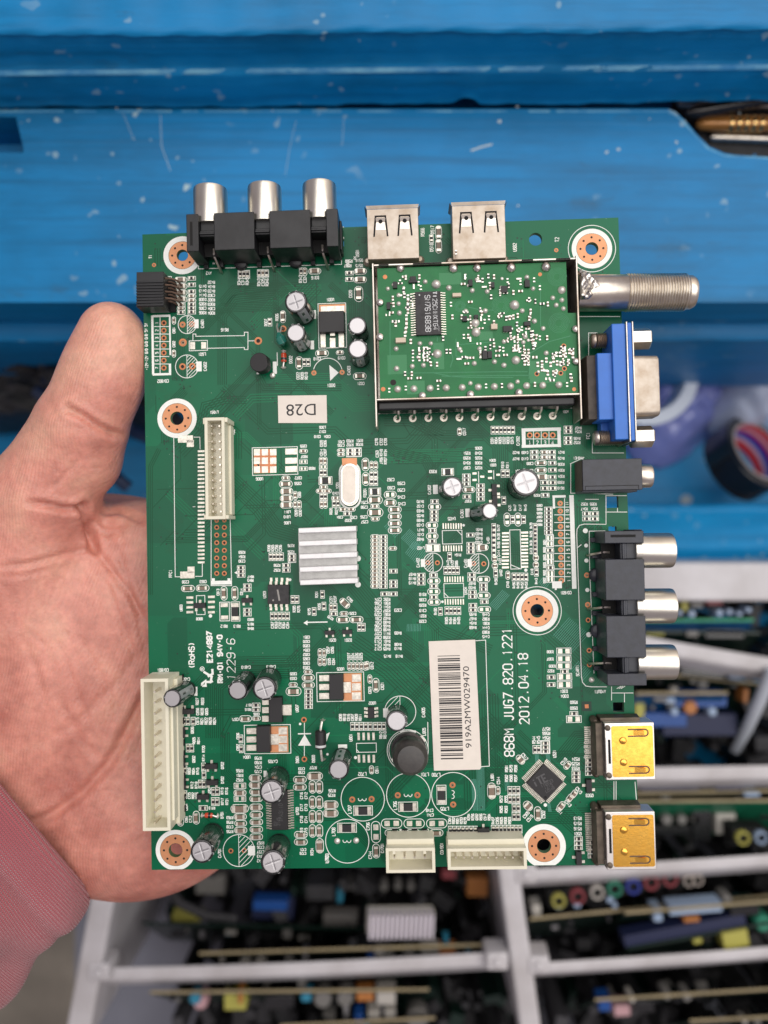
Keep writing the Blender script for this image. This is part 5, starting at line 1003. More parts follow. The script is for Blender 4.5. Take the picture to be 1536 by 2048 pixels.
for X0, X1 in ((60, 130), (300, 500), (800, 900), (1060, 1140), (1300, 1400)):
    a = TT(X0, 104, TH); b_ = TT(X1, 104, TH); g.box(a[0], b_[0], d_-.42, d_-.08, TH+.005, TH+.03, 1); g.box(a[0], b_[0], d_-t-.05, d_-t-.02, TH-1.0, TH-.3, 0)
nxx = nx; g.box(nx[0]+.02, w_-.1, nx[1]+.02, d_-t-.1, 2, 2.2, 0); g.obj('shield_slot', ['void', 'void'], tun)
# black pin bar and bent pins
a = TT(70, 1035, 7.5); b_ = TT(1440, 1100, 7.5); g = MB(); yb0 = -d_-2.3; g.box(-w_+.2, w_-.8, yb0, -d_-.05, 2.0, 7.8, 0)
for i in range(11): pass
g.obj('pin_bar', 'black_plastic', tun, bevel=.5, seg=3)
g = MB()
for i in range(11):
    top = TT(197+111.3*i, 1075, 6.8); bot = TT(190+108.5*i, 1175-2*i, 0); g.tube([(top[0], yb0+.3, 6.4), (top[0], yb0-.6, 6.0), (top[0]*.6+bot[0]*.4, (yb0-.9+bot[1])/2-.4, 3.8), (bot[0], bot[1], .9), (bot[0], bot[1], 0)], .34, 0, 8)
g.obj('pin', 'nickel', tun)
g = MB()
for i in range(11):
    bot = TT(190+108.5*i, 1178-2*i, 0); g.ring(bot[0], bot[1], .25, 1.0, .05, 0, 20); g.disc(bot[0]+.1, bot[1], .45, .06, 1, 12)
g.obj('plated_hole', ['tin', 'hole'], tun)
# coax connector
frame('V'); HA = 5.4; a = Q(50, 800, HA); b_ = Q(935, 795, HA); ln = b_[0]-a[0]; R_ = (Q(300, 655, HA)[1]-Q(300, 942, HA)[1])/2; pr = [(R_*.97, -1.2), (R_*.97, ln*.385), (R_*1.0, ln*.39)]
ncl = 22
for i in range(ncl): t_ = ln*(.395+.52*i/ncl); e = ln*.52/ncl; pr += [(R_*.95, t_+e*.1), (R_*1.02, t_+e*.5), (R_*1.02, t_+e*.62)]
pr += [(R_*.95, ln*.925), (R_*.9, ln*.93), (R_*.9, ln*.97), (R_*.8, ln), (R_*.45, ln), (R_*.4, ln-3)]
g = MB(); g.lathe(pr, 0, 56, o=(0, 0, HA), ax='X'); o = g.obj('coaxial_connector', 'nickel', tun, (a[0]-cx, (a[1]+b_[1])/2-cy, 0), (0, 0, math.atan2(b_[1]-a[1], ln)), sharp=50)
g = MB(); rt = random.Random(5)
NT, NX = 34, 14; vs = []
for i in range(NT+1):
    th = rad(-38+128*i/NT); edge = 1.2+2.2*math.exp(-((th-rad(18))/.55)**2)+.5*math.sin(th*9)+.3*math.sin(th*17+1)
    for j in range(NX+1):
        u = j/NX; x_ = -1.1+(edge+1.1)*u; bmp = (.55+.28*math.sin(th*7+x_*2.1)+.22*math.sin(th*15-x_*3.7)+.12*rt.uniform(-1, 1))*min(1, (1-u)*3.2)*min(1, i/4, (NT-i)/4); rr_ = R_*.965+max(0, bmp)+(.5*(1-u) if u < .4 else 0)*min(1, i/4, (NT-i)/4)
        vs.append((x_, rr_*math.sin(th), HA+rr_*math.cos(th)))
g.add(vs, [(i*(NX+1)+j, i*(NX+1)+j+1, (i+1)*(NX+1)+j+1, (i+1)*(NX+1)+j) for i in range(NT) for j in range(NX)])
g.obj('solder_fillet', 'solder_rough', o)
# ---- paper stickers
frame('Z3')
def sticker(corners, z=.12, th=.12, m_='paper'):
    g = MB(); n_ = len(corners); g.prism(corners[::-1], z, z+th, 0); return g.obj('paper_sticker', m_, board)
o = sticker([Q(976, 40), Q(1308, 36), Q(1312, 226), Q(980, 226)]); v, f_ = font_mesh('D28', mm(203), mm(80)); a = Q(1134, 136); g = MB(); g.add([(a[0]-x, a[1]-y, .26) for x, y, z in v], f_, 0); g.obj('lettering', 'ink', o)
frame('A2'); o = sticker([Q(828, 148), Q(1153, 136), Q(1195, 1030), Q(1185, 1042), Q(865, 1050)])
A = Q(968, 245); B = Q(992, 970); an = math.atan2(A[1]-B[1], A[0]-B[0]); ln = math.hypot(A[0]-B[0], A[1]-B[1]); c = ((A[0]+B[0])/2, (A[1]+B[1])/2); g = MB(); rt = random.Random(11); t_ = -ln/2; hw_ = mm(77)
while t_ < ln/2-.2:
    w__ = rt.choice((.17, .17, .34, .34, .51)); xx, yy = c[0]+math.cos(an)*(t_+w__/2), c[1]+math.sin(an)*(t_+w__/2); g.cbox(xx, yy, w__, hw_*2, .235, .255, 0, an); t_ += w__+rt.choice((.17, .17, .34, .51))
v, f_ = font_mesh('919A2MW029470', mm(560), mm(42)); a = Q(1098, 606); an2 = an
g.add([(a[0]+x*math.cos(an2)-y*math.sin(an2), a[1]+x*math.sin(an2)+y*math.cos(an2), .26) for x, y, z in v], f_, 0)
g.obj('lettering', 'ink', o)
# ================================================================ BENCH, TRAY AND CRATE BEHIND
def paint(name, c1, c2, speck=(.35, .5, .55), rough=.42, dens=.72):
    m = bpy.data.materials.new(name); m.use_nodes = True; n = m.node_tree.nodes; L = m.node_tree.links; b = n['Principled BSDF']; b.inputs['Specular IOR Level'].default_value = .3; tc = n.new('ShaderNodeTexCoord')
    def noise(sc, det, st=(1, 1, 1), rgh=.6):
        mp = n.new('ShaderNodeMapping'); mp.inputs['Scale'].default_value = st; L.new(tc.outputs['Object'], mp.inputs[0]); t = n.new('ShaderNodeTexNoise'); t.inputs['Scale'].default_value = sc; t.inputs['Detail'].default_value = det; t.inputs['Roughness'].default_value = rgh; L.new(mp.outputs[0], t.inputs['Vector']); return t.outputs['Fac']
    def ramp(f, a, b_): r = n.new('ShaderNodeMapRange'); r.inputs[1].default_value = a; r.inputs[2].default_value = b_; L.new(f, r.inputs[0]); return r.outputs[0]
    def mix(f, a, c): x = n.new('ShaderNodeMix'); x.data_type = 'RGBA'; L.new(f, x.inputs[0]) if not isinstance(f, float) else None; (L.new(a, x.inputs[6]) if not isinstance(a, tuple) else setattr(x.inputs[6], 'default_value', (*a, 1))); (L.new(c, x.inputs[7]) if not isinstance(c, tuple) else setattr(x.inputs[7], 'default_value', (*c, 1))); return x.outputs[2]
    big = noise(9, 5); st = noise(60, 7, (.2, 1, 1), .75); col = mix(ramp(big, .35, .7), c1, c2)
    col = mix(ramp(st, .42, .85), col, tuple(min(1, c*1.18+.004) for c in c1))
    brush = noise(260, 3, (.03, 1, 1)); col = mix(ramp(brush, .5, 1.0), col, tuple(c*.7 for c in c2))
    sc_ = noise(170, 1, (1, 1, 1)); sc2 = noise(14, 3)
    mm_ = n.new('ShaderNodeMath'); mm_.operation = 'MULTIPLY'; L.new(ramp(sc_, dens, dens+.04), mm_.inputs[0]); L.new(ramp(sc2, .45, .7), mm_.inputs[1]); col = mix(mm_.outputs[0], col, speck)
    wear = noise(45, 8, (.35, 1, 1), .75); wv = n.new('ShaderNodeMath'); wv.operation = 'MULTIPLY'; wv.inputs[1].default_value = .5; L.new(ramp(wear, .60, .72), wv.inputs[0]); col = mix(wv.outputs[0], col, (.03, .06, .07))
    L.new(col, b.inputs['Base Color']); r = n.new('ShaderNodeMapRange'); r.inputs[3].default_value = rough-.14; r.inputs[4].default_value = rough+.16; L.new(st, r.inputs[0]); L.new(r.outputs[0], b.inputs['Roughness'])
    a = n.new('ShaderNodeMath'); a.operation = 'ADD'; L.new(brush, a.inputs[0]); L.new(wear, a.inputs[1]); bp = n.new('ShaderNodeBump'); bp.inputs['Distance'].default_value = .25*S; bp.inputs['Strength'].default_value = .8; L.new(a.outputs[0], bp.inputs['Height']); L.new(bp.outputs[0], b.inputs['Normal'])
    MATS[name] = m; return m
paint('blue_paint', (.0, .20, .475), (.001, .105, .24), dens=.68); paint('blue_paint_light', (.0, .27, .58), (.0, .18, .42), dens=.66)
mat('worn_highlight', (.14, .40, .58), .6, col2=(.0, .18, .44), vs=160, stretch=(.5, 1, 1)); mat('bare_wood', (.30, .17, .08), .7, var=.5, vs=200)
mat('crate_plastic', (.64, .63, .65), .38, col2=(.46, .44, .44), vs=22, bump=.1, bs=60); mat('crate_inner_shaded', (.20, .21, .25), .42, var=.15, vs=20)
mat('dull_black', (.012, .012, .013), .55, col2=(.03, .03, .034), vs=60, bump=1.5, bs=50); mat('pcb_dark', (.003, .018, .012), .4, var=.4, vs=80); mat('pcb_edge', (.34, .28, .16), .6, var=.3, vs=60); mat('pcb_blue', (.01, .10, .26), .4, var=.5, vs=90)
bench = empty('painted_bench', (0, 120, -95)); tag(bench, 'blue painted wooden bench with worn plank edges behind the held board', 'workbench')
def setobj(o, par, org):
    o.parent = par; o.matrix_parent_inverse = Matrix.Identity(4); o.location = tuple(-c*S for c in org)
def sweep(name, prof, x0, x1, m_, par, org, amp=.25, step=3.5, seed=1, notch=None, slope=0):
    rs = random.Random(seed); n_ = int((x1-x0)/step)+1; vs = []; g = MB(); k = len(prof); ph = [rs.uniform(0, 6) for _ in range(8)]
    for i in range(n_+1):
        x = x0+(x1-x0)*i/n_
        for j, (y, z) in enumerate(prof):
            dy = amp*(math.sin(x*.05+ph[0])+.5*math.sin(x*.21+ph[1])+.3*math.sin(x*.6+ph[2]+j)) if 0 < j < k-1 else 0
            dz = amp*.5*math.sin(x*.33+ph[3]+j) if 0 < j < k-1 else 0
            if notch and 12 <= j <= 15: dz += notch[3]*math.exp(-((x-notch[0])/notch[1])**4)
            vs.append((x, y+dy+slope*x, z+dz))
    g.add(vs, [(i*k+j, i*k+j+1, (i+1)*k+j+1, (i+1)*k+j) for i in range(n_) for j in range(k-1)], 0)
    o = g.obj(name, m_, sharp=50); setobj(o, par, org); return o
bo = (0, 120, -95)
# upper plank: flat top, rounded arris, vertical moulded face
xn = WP(935, 170, -92)[0]
sweep('upper_plank', [(300, -60), (167, -60), (165.4, -60.2), (164.6, -60.8), (164.2, -61.3), (165.0, -61.9), (164.6, -62.8), (163.4, -70), (162.3, -75.6), (161.8, -76.3), (160.2, -76.9), (159.6, -78.0), (158.2, -90.5), (157.6, -92.6), (157.0, -93.8), (165, -94.2), (300, -94.2)], -260, 260, 'blue_paint', bench, bo, .4, 2.0, 3, notch=(xn, 4.0, 12, 4.5), slope=.008)
g = MB(); rs = random.Random(4); x = -260
while x < 260:
    ln = rs.uniform(3, 26); y = 162.1+.008*(x+ln/2)+.12; ya = y; g.add([(x, 161.75+.008*x, -78.2), (x+ln, 161.75+.008*(x+ln), -78.2), (x+ln, 161.2+.008*(x+ln), -79.9), (x, 161.2+.008*x, -79.9)], [(3, 2, 1, 0)], 0) if rs.random() < .0 else None; x += ln
# middle plank: outline with the curved cut-out on the right and the square recess on the left
zb = -95.0
def wz(px, py, z=zb): a = WP(px, py, z); return (a[0], a[1])
out = [wz(-700, 216), wz(1338, 216), wz(1352, 222), wz(1372, 240), wz(1395, 268), wz(1420, 292), wz(1450, 305), wz(1490, 312), wz(2100, 330), wz(2100, 604), wz(-700, 604), wz(-700, 306), wz(44, 304), wz(46, 296), wz(30, 232), wz(-700, 232)]
out = out[:11]+out[11:]
me = plate_mesh('middle_plank', [out], -122, zb-.6)
me.materials.append(M['blue_paint']); o = bpy.data.objects.new('middle_plank', me); C.objects.link(o); setobj(o, bench, bo); bv = o.modifiers.new('b', 'BEVEL'); bv.width = 1.6*S; bv.segments = 3; bv.limit_method = 'ANGLE'
# pale line on the middle plank arris: wear with the edge highlight painted in
def worn(pts, wdt, z, seed, prob=.8, m_='worn_highlight'):
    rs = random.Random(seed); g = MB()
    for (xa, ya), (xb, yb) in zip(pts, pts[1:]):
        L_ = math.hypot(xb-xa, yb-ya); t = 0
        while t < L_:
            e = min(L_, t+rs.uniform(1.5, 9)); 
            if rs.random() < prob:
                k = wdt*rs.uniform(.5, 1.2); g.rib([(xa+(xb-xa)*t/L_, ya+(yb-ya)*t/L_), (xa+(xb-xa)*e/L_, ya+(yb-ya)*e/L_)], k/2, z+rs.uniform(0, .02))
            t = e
    o = g.obj('worn_highlight_strip', m_); setobj(o, bench, bo)
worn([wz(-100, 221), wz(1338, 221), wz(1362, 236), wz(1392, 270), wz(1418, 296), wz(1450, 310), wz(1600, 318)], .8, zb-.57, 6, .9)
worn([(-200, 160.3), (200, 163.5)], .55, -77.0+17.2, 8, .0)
sweep('worn_highlight_strip', [(161.2, -76.35), (160.5, -76.6), (160.05, -76.8), (159.75, -77.2)], -260, 260, 'worn_highlight', bench, bo, .1, 2.5, 9, slope=.008)  # highlight line of the upper plank, painted as a pale worn strip
sweep('shelf_board', [(300, -118), (84, -118), (82, -119), (81.5, -121), (81.5, -128), (83, -129.5), (300, -129.5)], -330, 330, 'blue_paint', bench, bo, .3, 4, 5)
# lower board under the recess, and the floor of the tray
g = MB(); g.box(-330, 330, -200, 300, -312, -300, 0); o = g.obj('tray_floor', 'blue_paint_light', bevel=1); setobj(o, bench, bo)
sweep('tray_rail', [(4.4, -262), (4.3, -232.6), (3.6, -231.2), (2.2, -230.4), (.2, -230.2), (-1, -231.4), (-20, -231.2), (-22.6, -231.8), (-23.6, -233), (-29.5, -236), (-30, -300)], -330, 330, 'blue_paint_light', bench, bo, .3, 5, 12)
sweep('side_rail', [(74, -250), (74, -130), (78, -128), (84, -129)], -330, 330, 'blue_paint', bench, bo, .3, 5, 14)
# scratches and paint chips on the planks
g = MB(); rs = random.Random(21)
for px, py, r in ((1000, 242, 7), (1035, 212, 5), (963, 292, 3), (1214, 303, 5), (1238, 297, 6), (1354, 283, 5), (150, 205, 3), (500, 210, 4), (232, 215, 4), (1300, 236, 3), (1480, 225, 3), (1037, 410, 4), (545, 220, 3)):
    a = wz(px, py); g.poly([(a[0]+r*.13*rs.uniform(.6, 1.3)*math.cos(k), a[1]+r*.13*rs.uniform(.5, 1.1)*math.sin(k)) for k in np.linspace(0, 2*PI, 8)[:-1]], zb-.55)
g.rib([wz(942, 300), wz(962, 293), wz(985, 287)], .35, zb-.56)
g.rib([wz(320, 228), wz(322, 290), wz(340, 340)], .10, zb-.56); g.rib([wz(592, 240), wz(580, 290), wz(570, 350)], .06, zb-.56); g.rib([wz(245, 225), wz(268, 280)], .06, zb-.565); g.rib([wz(688, 230), wz(684, 290)], .06, zb-.56)
for px, py, r in ((88, 158, 5), (175, 182, 5), (348, 190, 3), (430, 152, 4), (560, 105, 4), (735, 112, 4), (1062, 92, 4), (1415, 108, 4), (40, 33, 5), (420, 28, 3), (1285, 170, 3), (980, 160, 3)):
    pass
o = g.obj('paint_chip', mat('chip_pale', (.42, .52, .56), .7)); setobj(o, bench, bo)
# small hardware left of the thumb
g = MB(); a = WP(28, 640, -130); g.prism([(a[0]-4, a[1]-5), (a[0]+1, a[1]-4.5), (a[0]+4, a[1]+2), (a[0]-1, a[1]+5), (a[0]-5, a[1]+3)], -134, -129, 0); o = g.obj('wood_wedge', 'bare_wood', bevel=.5); tag(o, 'small bare brown wood wedge under the blue plank left of the thumb', 'wedge')
# ---- pens in the cut-out
def rod(name, pa, pb, z, rpx, prof, m_, label, cat, group=None, n=24, za=None):
    A = Vector(WP(*pa, z if za is None else za)); B = Vector(WP(*pb, z)); ln = (B-A).length; r = rpx*(CZ-z)/F; g = MB(); g.lathe([(r*a, ln*b) for a, b in prof], 0, n); o = g.obj(name, m_, None, tuple(A), (B-A).to_track_quat('Z', 'Y').to_euler()); tag(o, label, cat, group); return o
rod('pen', (1372, 226), (1640, 178), -104, 13, [(.3, 0), (.9, .06), (1, .1), (1, 1)], 'sleeve_black', 'glossy black pen topmost in the bench cut-out', 'pen')
o = rod('screwdriver', (1392, 248), (1640, 246), -112, 15, [(.3, 0), (.8, .04), (.9, .1), (1, .2), (1, 1)], mat('amber_grip', (.55, .24, .05), .25, .3, var=.5, vs=60, coat=.5), 'amber handled screwdriver with brass rings in the bench cut-out', 'screwdriver')
A = Vector(WP(1392, 248, -112)); g = MB()
for i in range(5): g.lathe([(2.8, 12.5+i*3.1), (3.3, 13.0+i*3.1), (3.3, 14.2+i*3.1), (2.8, 14.7+i*3.1)], 0, 24)
q = g.obj('ring', mat('brass', (.9, .6, .25), .25, 1), o)
rod('metal_rod', (1420, 275), (1640, 282), -116, 9, [(.6, 0), (1, .03), (1, 1)], 'nickel', 'thin steel rod lowest in the bench cut-out', 'rod')
rod('metal_rod', (1355, 208), (1640, 214), -114, 8, [(.6, 0), (1, .03), (1, 1)], mat('dull_steel', (.45, .42, .4), .4, .8), 'dull grey steel rod behind the black pen in the cut-out', 'rod')
g = MB(); a = wz(1340, 190, -119); b_ = wz(1640, 330, -119); g.box(a[0], b_[0], b_[1], a[1], -119, -117.9, 0); o = g.obj('cutout_darkness', 'dull_black'); setobj(o, bench, bo)  # black sheet put in for the darkness inside the cut-out
# ---- black cable heap left of the thumb
rs = random.Random(9); first = None
cg = empty('cable_bundle', WP(90, 740, -190)); tag(cg, 'bundle of black cables in the shadow left of the thumb', 'cable')
g = MB()
for i in range(16):
    pts = []; x, y = rs.uniform(-30, 230), rs.uniform(640, 860); a = rs.uniform(-.9, -.2)
    for k in range(8):
        w_ = WP(x, y, -190+rs.uniform(-14, 8)); pts.append(w_); x += 34*math.cos(a); y -= 34*math.sin(a)*.8; a += rs.uniform(-.6, .6)
    b_ = Vector(WP(90, 740, -190)); pts = [Vector(p)-b_ for p in pts]; sm = []
    for k in range(len(pts)-1):
        for t in (0, .33, .66): sm.append(pts[k].lerp(pts[k+1], t))
    g = MB(); g.tube(sm, 3.4, 0, 10); g.obj('cable', 'dull_black' if i % 3 else mat('cable_blue%d' % i, (.008, .02, .06), .5), cg)
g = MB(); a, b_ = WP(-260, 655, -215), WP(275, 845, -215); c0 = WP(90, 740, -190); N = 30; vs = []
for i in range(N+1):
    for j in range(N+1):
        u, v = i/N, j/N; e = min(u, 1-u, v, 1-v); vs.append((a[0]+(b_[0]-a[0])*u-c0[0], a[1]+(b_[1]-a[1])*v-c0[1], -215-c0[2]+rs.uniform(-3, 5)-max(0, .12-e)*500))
g.add(vs, [(i*(N+1)+j, (i+1)*(N+1)+j, (i+1)*(N+1)+j+1, i*(N+1)+j+1) for i in range(N) for j in range(N)]); g.obj('cable_sheath', 'dull_black', cg, sharp=180)
# ---- things in the tray on the right
def blob_sheet(name, cxy, z, w_, h_, H, m_, label, cat, seed, N=56, edge=.18):
    rs = random.Random(seed); c0 = WP(*cxy, z); ph = [(rs.uniform(.03, .3)*(1 if rs.random() < .5 else -1), rs.uniform(.03, .3), rs.uniform(0, 6), rs.uniform(.3, 1)) for _ in range(14)]
    g = MB(); vs = []
    for i in range(N+1):
        for j in range(N+1):
            u, v = i/N-.5, j/N-.5; rr_ = math.hypot(u, v)*2; an = math.atan2(v, u); sh = 1-.18*math.sin(3*an+ph[0][2])-.1*math.sin(5*an+ph[1][2])
            x, y = u*w_*sh, v*h_*sh; hgt = H*max(0, 1-rr_**3)*(.55+.25*sum(abs(math.sin(a*x+b*y+c))*d for a, b, c, d in ph)/4)
            vs.append((x, y, hgt))
    for s_ in (1,): g.add(vs, [(i*(N+1)+j, (i+1)*(N+1)+j, (i+1)*(N+1)+j+1, i*(N+1)+j+1) for i in range(N) for j in range(N) if math.hypot((i+.5)/N-.5, (j+.5)/N-.5) < .5])
    o = g.obj(name, m_, None, c0, sharp=180); so = o.modifiers.new('s', 'SOLIDIFY'); so.thickness = .3*S; return tag(o, label, cat)
def film(name, col, a): m = mat(name, col, .15, 0, alpha=a, coat=.6, bump=.5, bs=120); return m
blob_sheet('plastic_bag', (1352, 762), -298, 112, 92, 26, film('film_lilac', (.30, .36, .82), .8), 'lilac tinted clear plastic bag over the white ring in the tray', 'bag', 3)
blob_sheet('plastic_bag', (1500, 742), -290, 72, 84, 46, film('film_white', (.62, .70, .86), .9), 'milky white plastic bag at the right edge beside the lilac bag', 'bag', 8)
g = MB(); g.lathe([(22, 0), (29, 0), (29.5, 1), (29.5, 19), (29, 20), (22, 20), (21.5, 19), (21.5, 1), (22, 0)], 0, 64, caps=False); o = g.obj('tape_roll', mat('white_tape', (.78, .86, .95), .4), None, WP(1274, 760, -258)); tag(o, 'white tape roll lying behind the blue video socket', 'tape roll')
g = MB(); g.box(-14, 14, -8, 8, 0, 14, 0); g.box(-9, 9, -12, -8, 0, 9, 0); o = g.obj('metal_bracket', mat('dark_metal_b', (.2, .19, .2), .4, .7, var=.4, vs=60), None, WP(1400, 690, -276), (0, 0, .7), bevel=1); tag(o, 'dark grey metal bracket between the two plastic bags', 'bracket')
nv = Vector((.40, .42, .81)).normalized(); tr = empty('tape_roll', tuple(Vector(WP(1518, 902, -262))-nv*20), nv.to_track_quat('Z', 'Y').to_euler()); tr.scale = (.9, .9, .9); tag(tr, 'black tape roll with red and blue striped core in the tray', 'tape roll')
g = MB(); g.lathe([(22.2, 0), (26, 0), (27, .6), (27, 21.4), (26, 22), (22.2, 22)], 0, 72, caps=False); g.obj('black_tape', 'sleeve_black', tr)
g = MB(); g.lathe([(20.6, 0), (22.1, 0), (22.1, 22.6), (20.6, 22.6)], 0, 64, caps=False); g.obj('core', mat('core_grey', (.45, .4, .38), .6), tr)
g = MB(); g.lathe([(20.5, 22.5), (20.4, 18), (20.4, 16), (20.4, 13.5), (20.4, 9), (20.4, 6), (20.5, .1)], 0, 64, caps=False, mis=[0, 1, 0, 2, 1, 0]); g.obj('core_print', [mat('core_red', (.7, .04, .05), .4), mat('core_white', (.7, .55, .7), .4), mat('core_blue', (.03, .06, .5), .4)], tr)
for px, py, r, m_, lb in ((1395, 878, 2.2, 'chip_pale', 'small pale paint flake on the tray floor left of the black tape'), (1372, 1000, 4, 'chip_pale', 'pale lint clump on the tray floor below the headphone jack')):
    a = WP(px, py, -299.6); g = MB(); rs = random.Random(px); g.prism([(r*rs.uniform(.6, 1.2)*math.cos(k), r*rs.uniform(.4, 1)*math.sin(k)) for k in np.linspace(0, 2*PI, 9)[:-1]], 0, .5, 0); o = g.obj('paint_flake', m_, None, a); tag(o, lb, 'flake')
# ================================================================ WHITE CRATE WITH BOARDS STANDING IN IT
ZC = -200.0; co = WP(850, 1900, -330); crate = empty('divided_crate', co); tag(crate, 'white plastic crate with slotted dividers full of circuit boards below', 'crate')
def wall(name, pa, pb, thpx, zt, depth, m_='crate_plastic', sag=0, par=crate, org=co, bev=1.6, lean=0):
    A = Vector(WP(*pa, zt)); B = Vector(WP(*pb, zt)); d = (B-A); L_ = d.length; an = math.atan2(d.y, d.x); th = thpx*(CZ-zt)/F; g = MB(); n_ = 14; vs = []
    for i in range(n_+1):
        t = i/n_; s_ = sag*math.sin(PI*t)
        vs += [(L_*t, -th/2+s_-lean, -depth), (L_*t, -th/2+s_, 0), (L_*t, th/2+s_, 0), (L_*t, th/2+s_-lean, -depth)]
    g.add(vs, [(4*i+j, 4*i+(j+1) % 4, 4*i+4+(j+1) % 4, 4*i+4+j) for i in range(n_) for j in range(4)]+[(3, 2, 1, 0), (4*n_, 4*n_+1, 4*n_+2, 4*n_+3)], 0)
    o = g.obj(name, m_, bevel=bev, seg=3); o.parent = par; o.location = tuple((A[i]-org[i])*S for i in range(3)); o.rotation_euler = (0, 0, an); return o
wall('side_wall', (222, 1700), (150, 2090), 48, ZC, 128); wall('side_wall', (1012, 1700), (1066, 2090), 42, ZC, 128)
wall('side_wall', (1000, 1162), (2000, 1166), 78, ZC-4, 120)
wall('divider', (195, 1948), (1030, 1914), 28, ZC-6, 16, sag=-1.5, lean=12); wall('divider', (1040, 1750), (1800, 1700), 25, ZC-2, 14, sag=-.6, lean=10); wall('divider', (1058, 1937), (1800, 1880), 23, ZC-4, 14, sag=-1, lean=10)
wall('divider', (1180, 1549), (1800, 1540), 30, ZC-2, 14, lean=9); wall('divider', (1268, 1283), (1800, 1366), 32, ZC-10, 12, sag=-1, lean=7)
for px, py in ((196, 1946), (995, 1925), (1078, 1932), (1052, 1750)):
    g = MB(); g.cbox(0, 0, 13, 11, -14, 0, 0, taper=1); g.lathe([(3.2, 0), (2.4, .8), (1.2, 1.2)], 0, 16); o = g.obj('divider_clip', 'crate_plastic', crate, bevel=1.2); p = WP(px, py, ZC+1); o.location = tuple((p[i]-co[i])*S for i in range(3))
g = MB(); a = WP(150, 1150, -330); b_ = WP(1900, 2300, -330); g.box(a[0]-co[0], b_[0]-co[0], b_[1]-co[1], a[1]-co[1], -3, 0, 0); g.obj('crate_floor', 'crate_inner_shaded', crate)  # floor darker than the walls: interior shade put into its colour
# near-black filler blocks, added to make the deep compartments read dark
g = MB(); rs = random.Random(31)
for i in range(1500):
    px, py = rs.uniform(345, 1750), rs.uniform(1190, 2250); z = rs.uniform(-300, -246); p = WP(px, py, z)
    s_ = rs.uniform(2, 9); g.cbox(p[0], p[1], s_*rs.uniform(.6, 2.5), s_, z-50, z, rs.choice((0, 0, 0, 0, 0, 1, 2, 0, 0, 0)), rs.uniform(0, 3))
o = g.obj('dark_filler', ['dull_black', 'pcb_dark', mat('filler_grey', (.05, .05, .055), .5)]); o['kind'] = 'stuff'; tag(o, 'jumble of dark filler blocks added to darken the bottom of the white crate', 'scrap')
CM = {'k': 'sleeve_black', 'b': mat('cap_blue', (.012, .07, .28), .35), 'w': mat('conn_white', (.46, .44, .40), .45), 'y': mat('wrap_yellow', (.40, .38, .08), .45), 's': 'alu', 'g': mat('cap_grey', (.17, .165, .155), .45), 'o': mat('orange_part', (.42, .16, .04), .45), 'c': mat('cyan_part', (.03, .22, .34), .4), 'p': mat('pink_part', (.5, .3, .32), .45), 'n': mat('navy_part', (.012, .018, .06), .5), 'l': mat('pale_blue', (.30, .40, .55), .4)}
def lboard(pa, pb, z, H, face, label, comps=(), jacks=(), lean=0, edge='pcb_edge', auto=14, seed=1, cat='circuit board'):
    H = min(H, 58); lean = lean or -.72*H
    A = Vector(WP(*pa, z)); B = Vector(WP(*pb, z)); d = B-A; L_ = d.length; an = math.atan2(d.y, d.x); e = empty('loose_circuit_board', tuple(A), (0, 0, an)); tag(e, label, cat, 'loose circuit boards standing in the white crate')
    g = MB(); t = .8
    g.add([(0, -t, 0), (L_, -t, 0), (L_, t, 0), (0, t, 0), (0, -t+lean, -H), (L_, -t+lean, -H), (L_, t+lean, -H), (0, t+lean, -H)], [(0, 1, 2, 3)], 1); g.f += [(4, 7, 6, 5), (0, 4, 5, 1), (1, 5, 6, 2), (2, 6, 7, 3), (3, 7, 4, 0)]; g.m += [0]*5
    g.obj('board', [face, edge], e)
    ca, sa = math.cos(-an), math.sin(-an); rs = random.Random(seed)
    def loc(px, py, z1): p = Vector(WP(px, py, z1))-A; return (p.x*ca-p.y*sa, p.x*sa+p.y*ca, z1-z)
    for kd, px, py, w_, h_, dz in comps:
        z1 = z-dz; p = loc(px, py, z1); k = (CZ-z1)/F; w_ *= k; h_ *= k; g = MB()
        if kd.isupper():   # round can standing out of the board, seen from its side or end
            g.lathe([(w_/2*.9, -10), (w_/2, -9), (w_/2, -1), (w_/2*.85, 0)], 0, 20, o=(p[0], p[1], p[2])); g.obj('capacitor', CM[kd.lower()], e)
        else: g.cbox(p[0], p[1], w_, h_, p[2]-9, p[2], 0, 0, .4); g.obj('component', CM[kd], e, bevel=.3)
    for i in range(auto):
        x = rs.uniform(.04, .96)*L_; sd = rs.choice((-1, -1, 1)); w_, h_ = rs.uniform(1.5, 7), rs.uniform(1.5, 6); zz_ = -rs.uniform(1, 26); g = MB(); k = rs.choice('kkkkkkkgwskkcg')
        yy = sd*(t+h_/2)+lean*(-zz_/H); 
        if rs.random() < .35: g.lathe([(w_/2*.9, zz_-8), (w_/2, zz_-7), (w_/2, zz_-.6), (w_/2*.85, zz_)], 0, 14, o=(x, yy, 0))
        else: g.cbox(x, yy, w_, h_, zz_-rs.uniform(2, 9), zz_, 0, 0, .2)
        g.obj('component', CM[k], e)
    for px, py, r, k in jacks:
        p = loc(px, py, z+2); r *= (CZ-z-2)/F; g = MB(); g.lathe([(r, -2.5), (r, 0), (r*.92, .5), (r*.72, .5), (r*.68, -2.4)], 0, 24, o=p, caps=False); g.cbox(p[0], p[1], r*2.5, r*2.4, p[2]-14, p[2]-2.4, 1); g.lathe([(r*.66, -5), (r*.6, -1.2), (r*.35, -1.2), (r*.3, -6)], 1, 20, o=p, caps=False); g.disc(p[0], p[1], r*.9, p[2]-4.5, 1); g.obj('phono_socket', [CM[k] if k != 'm' else 'nickel', 'void'], e)
    return e
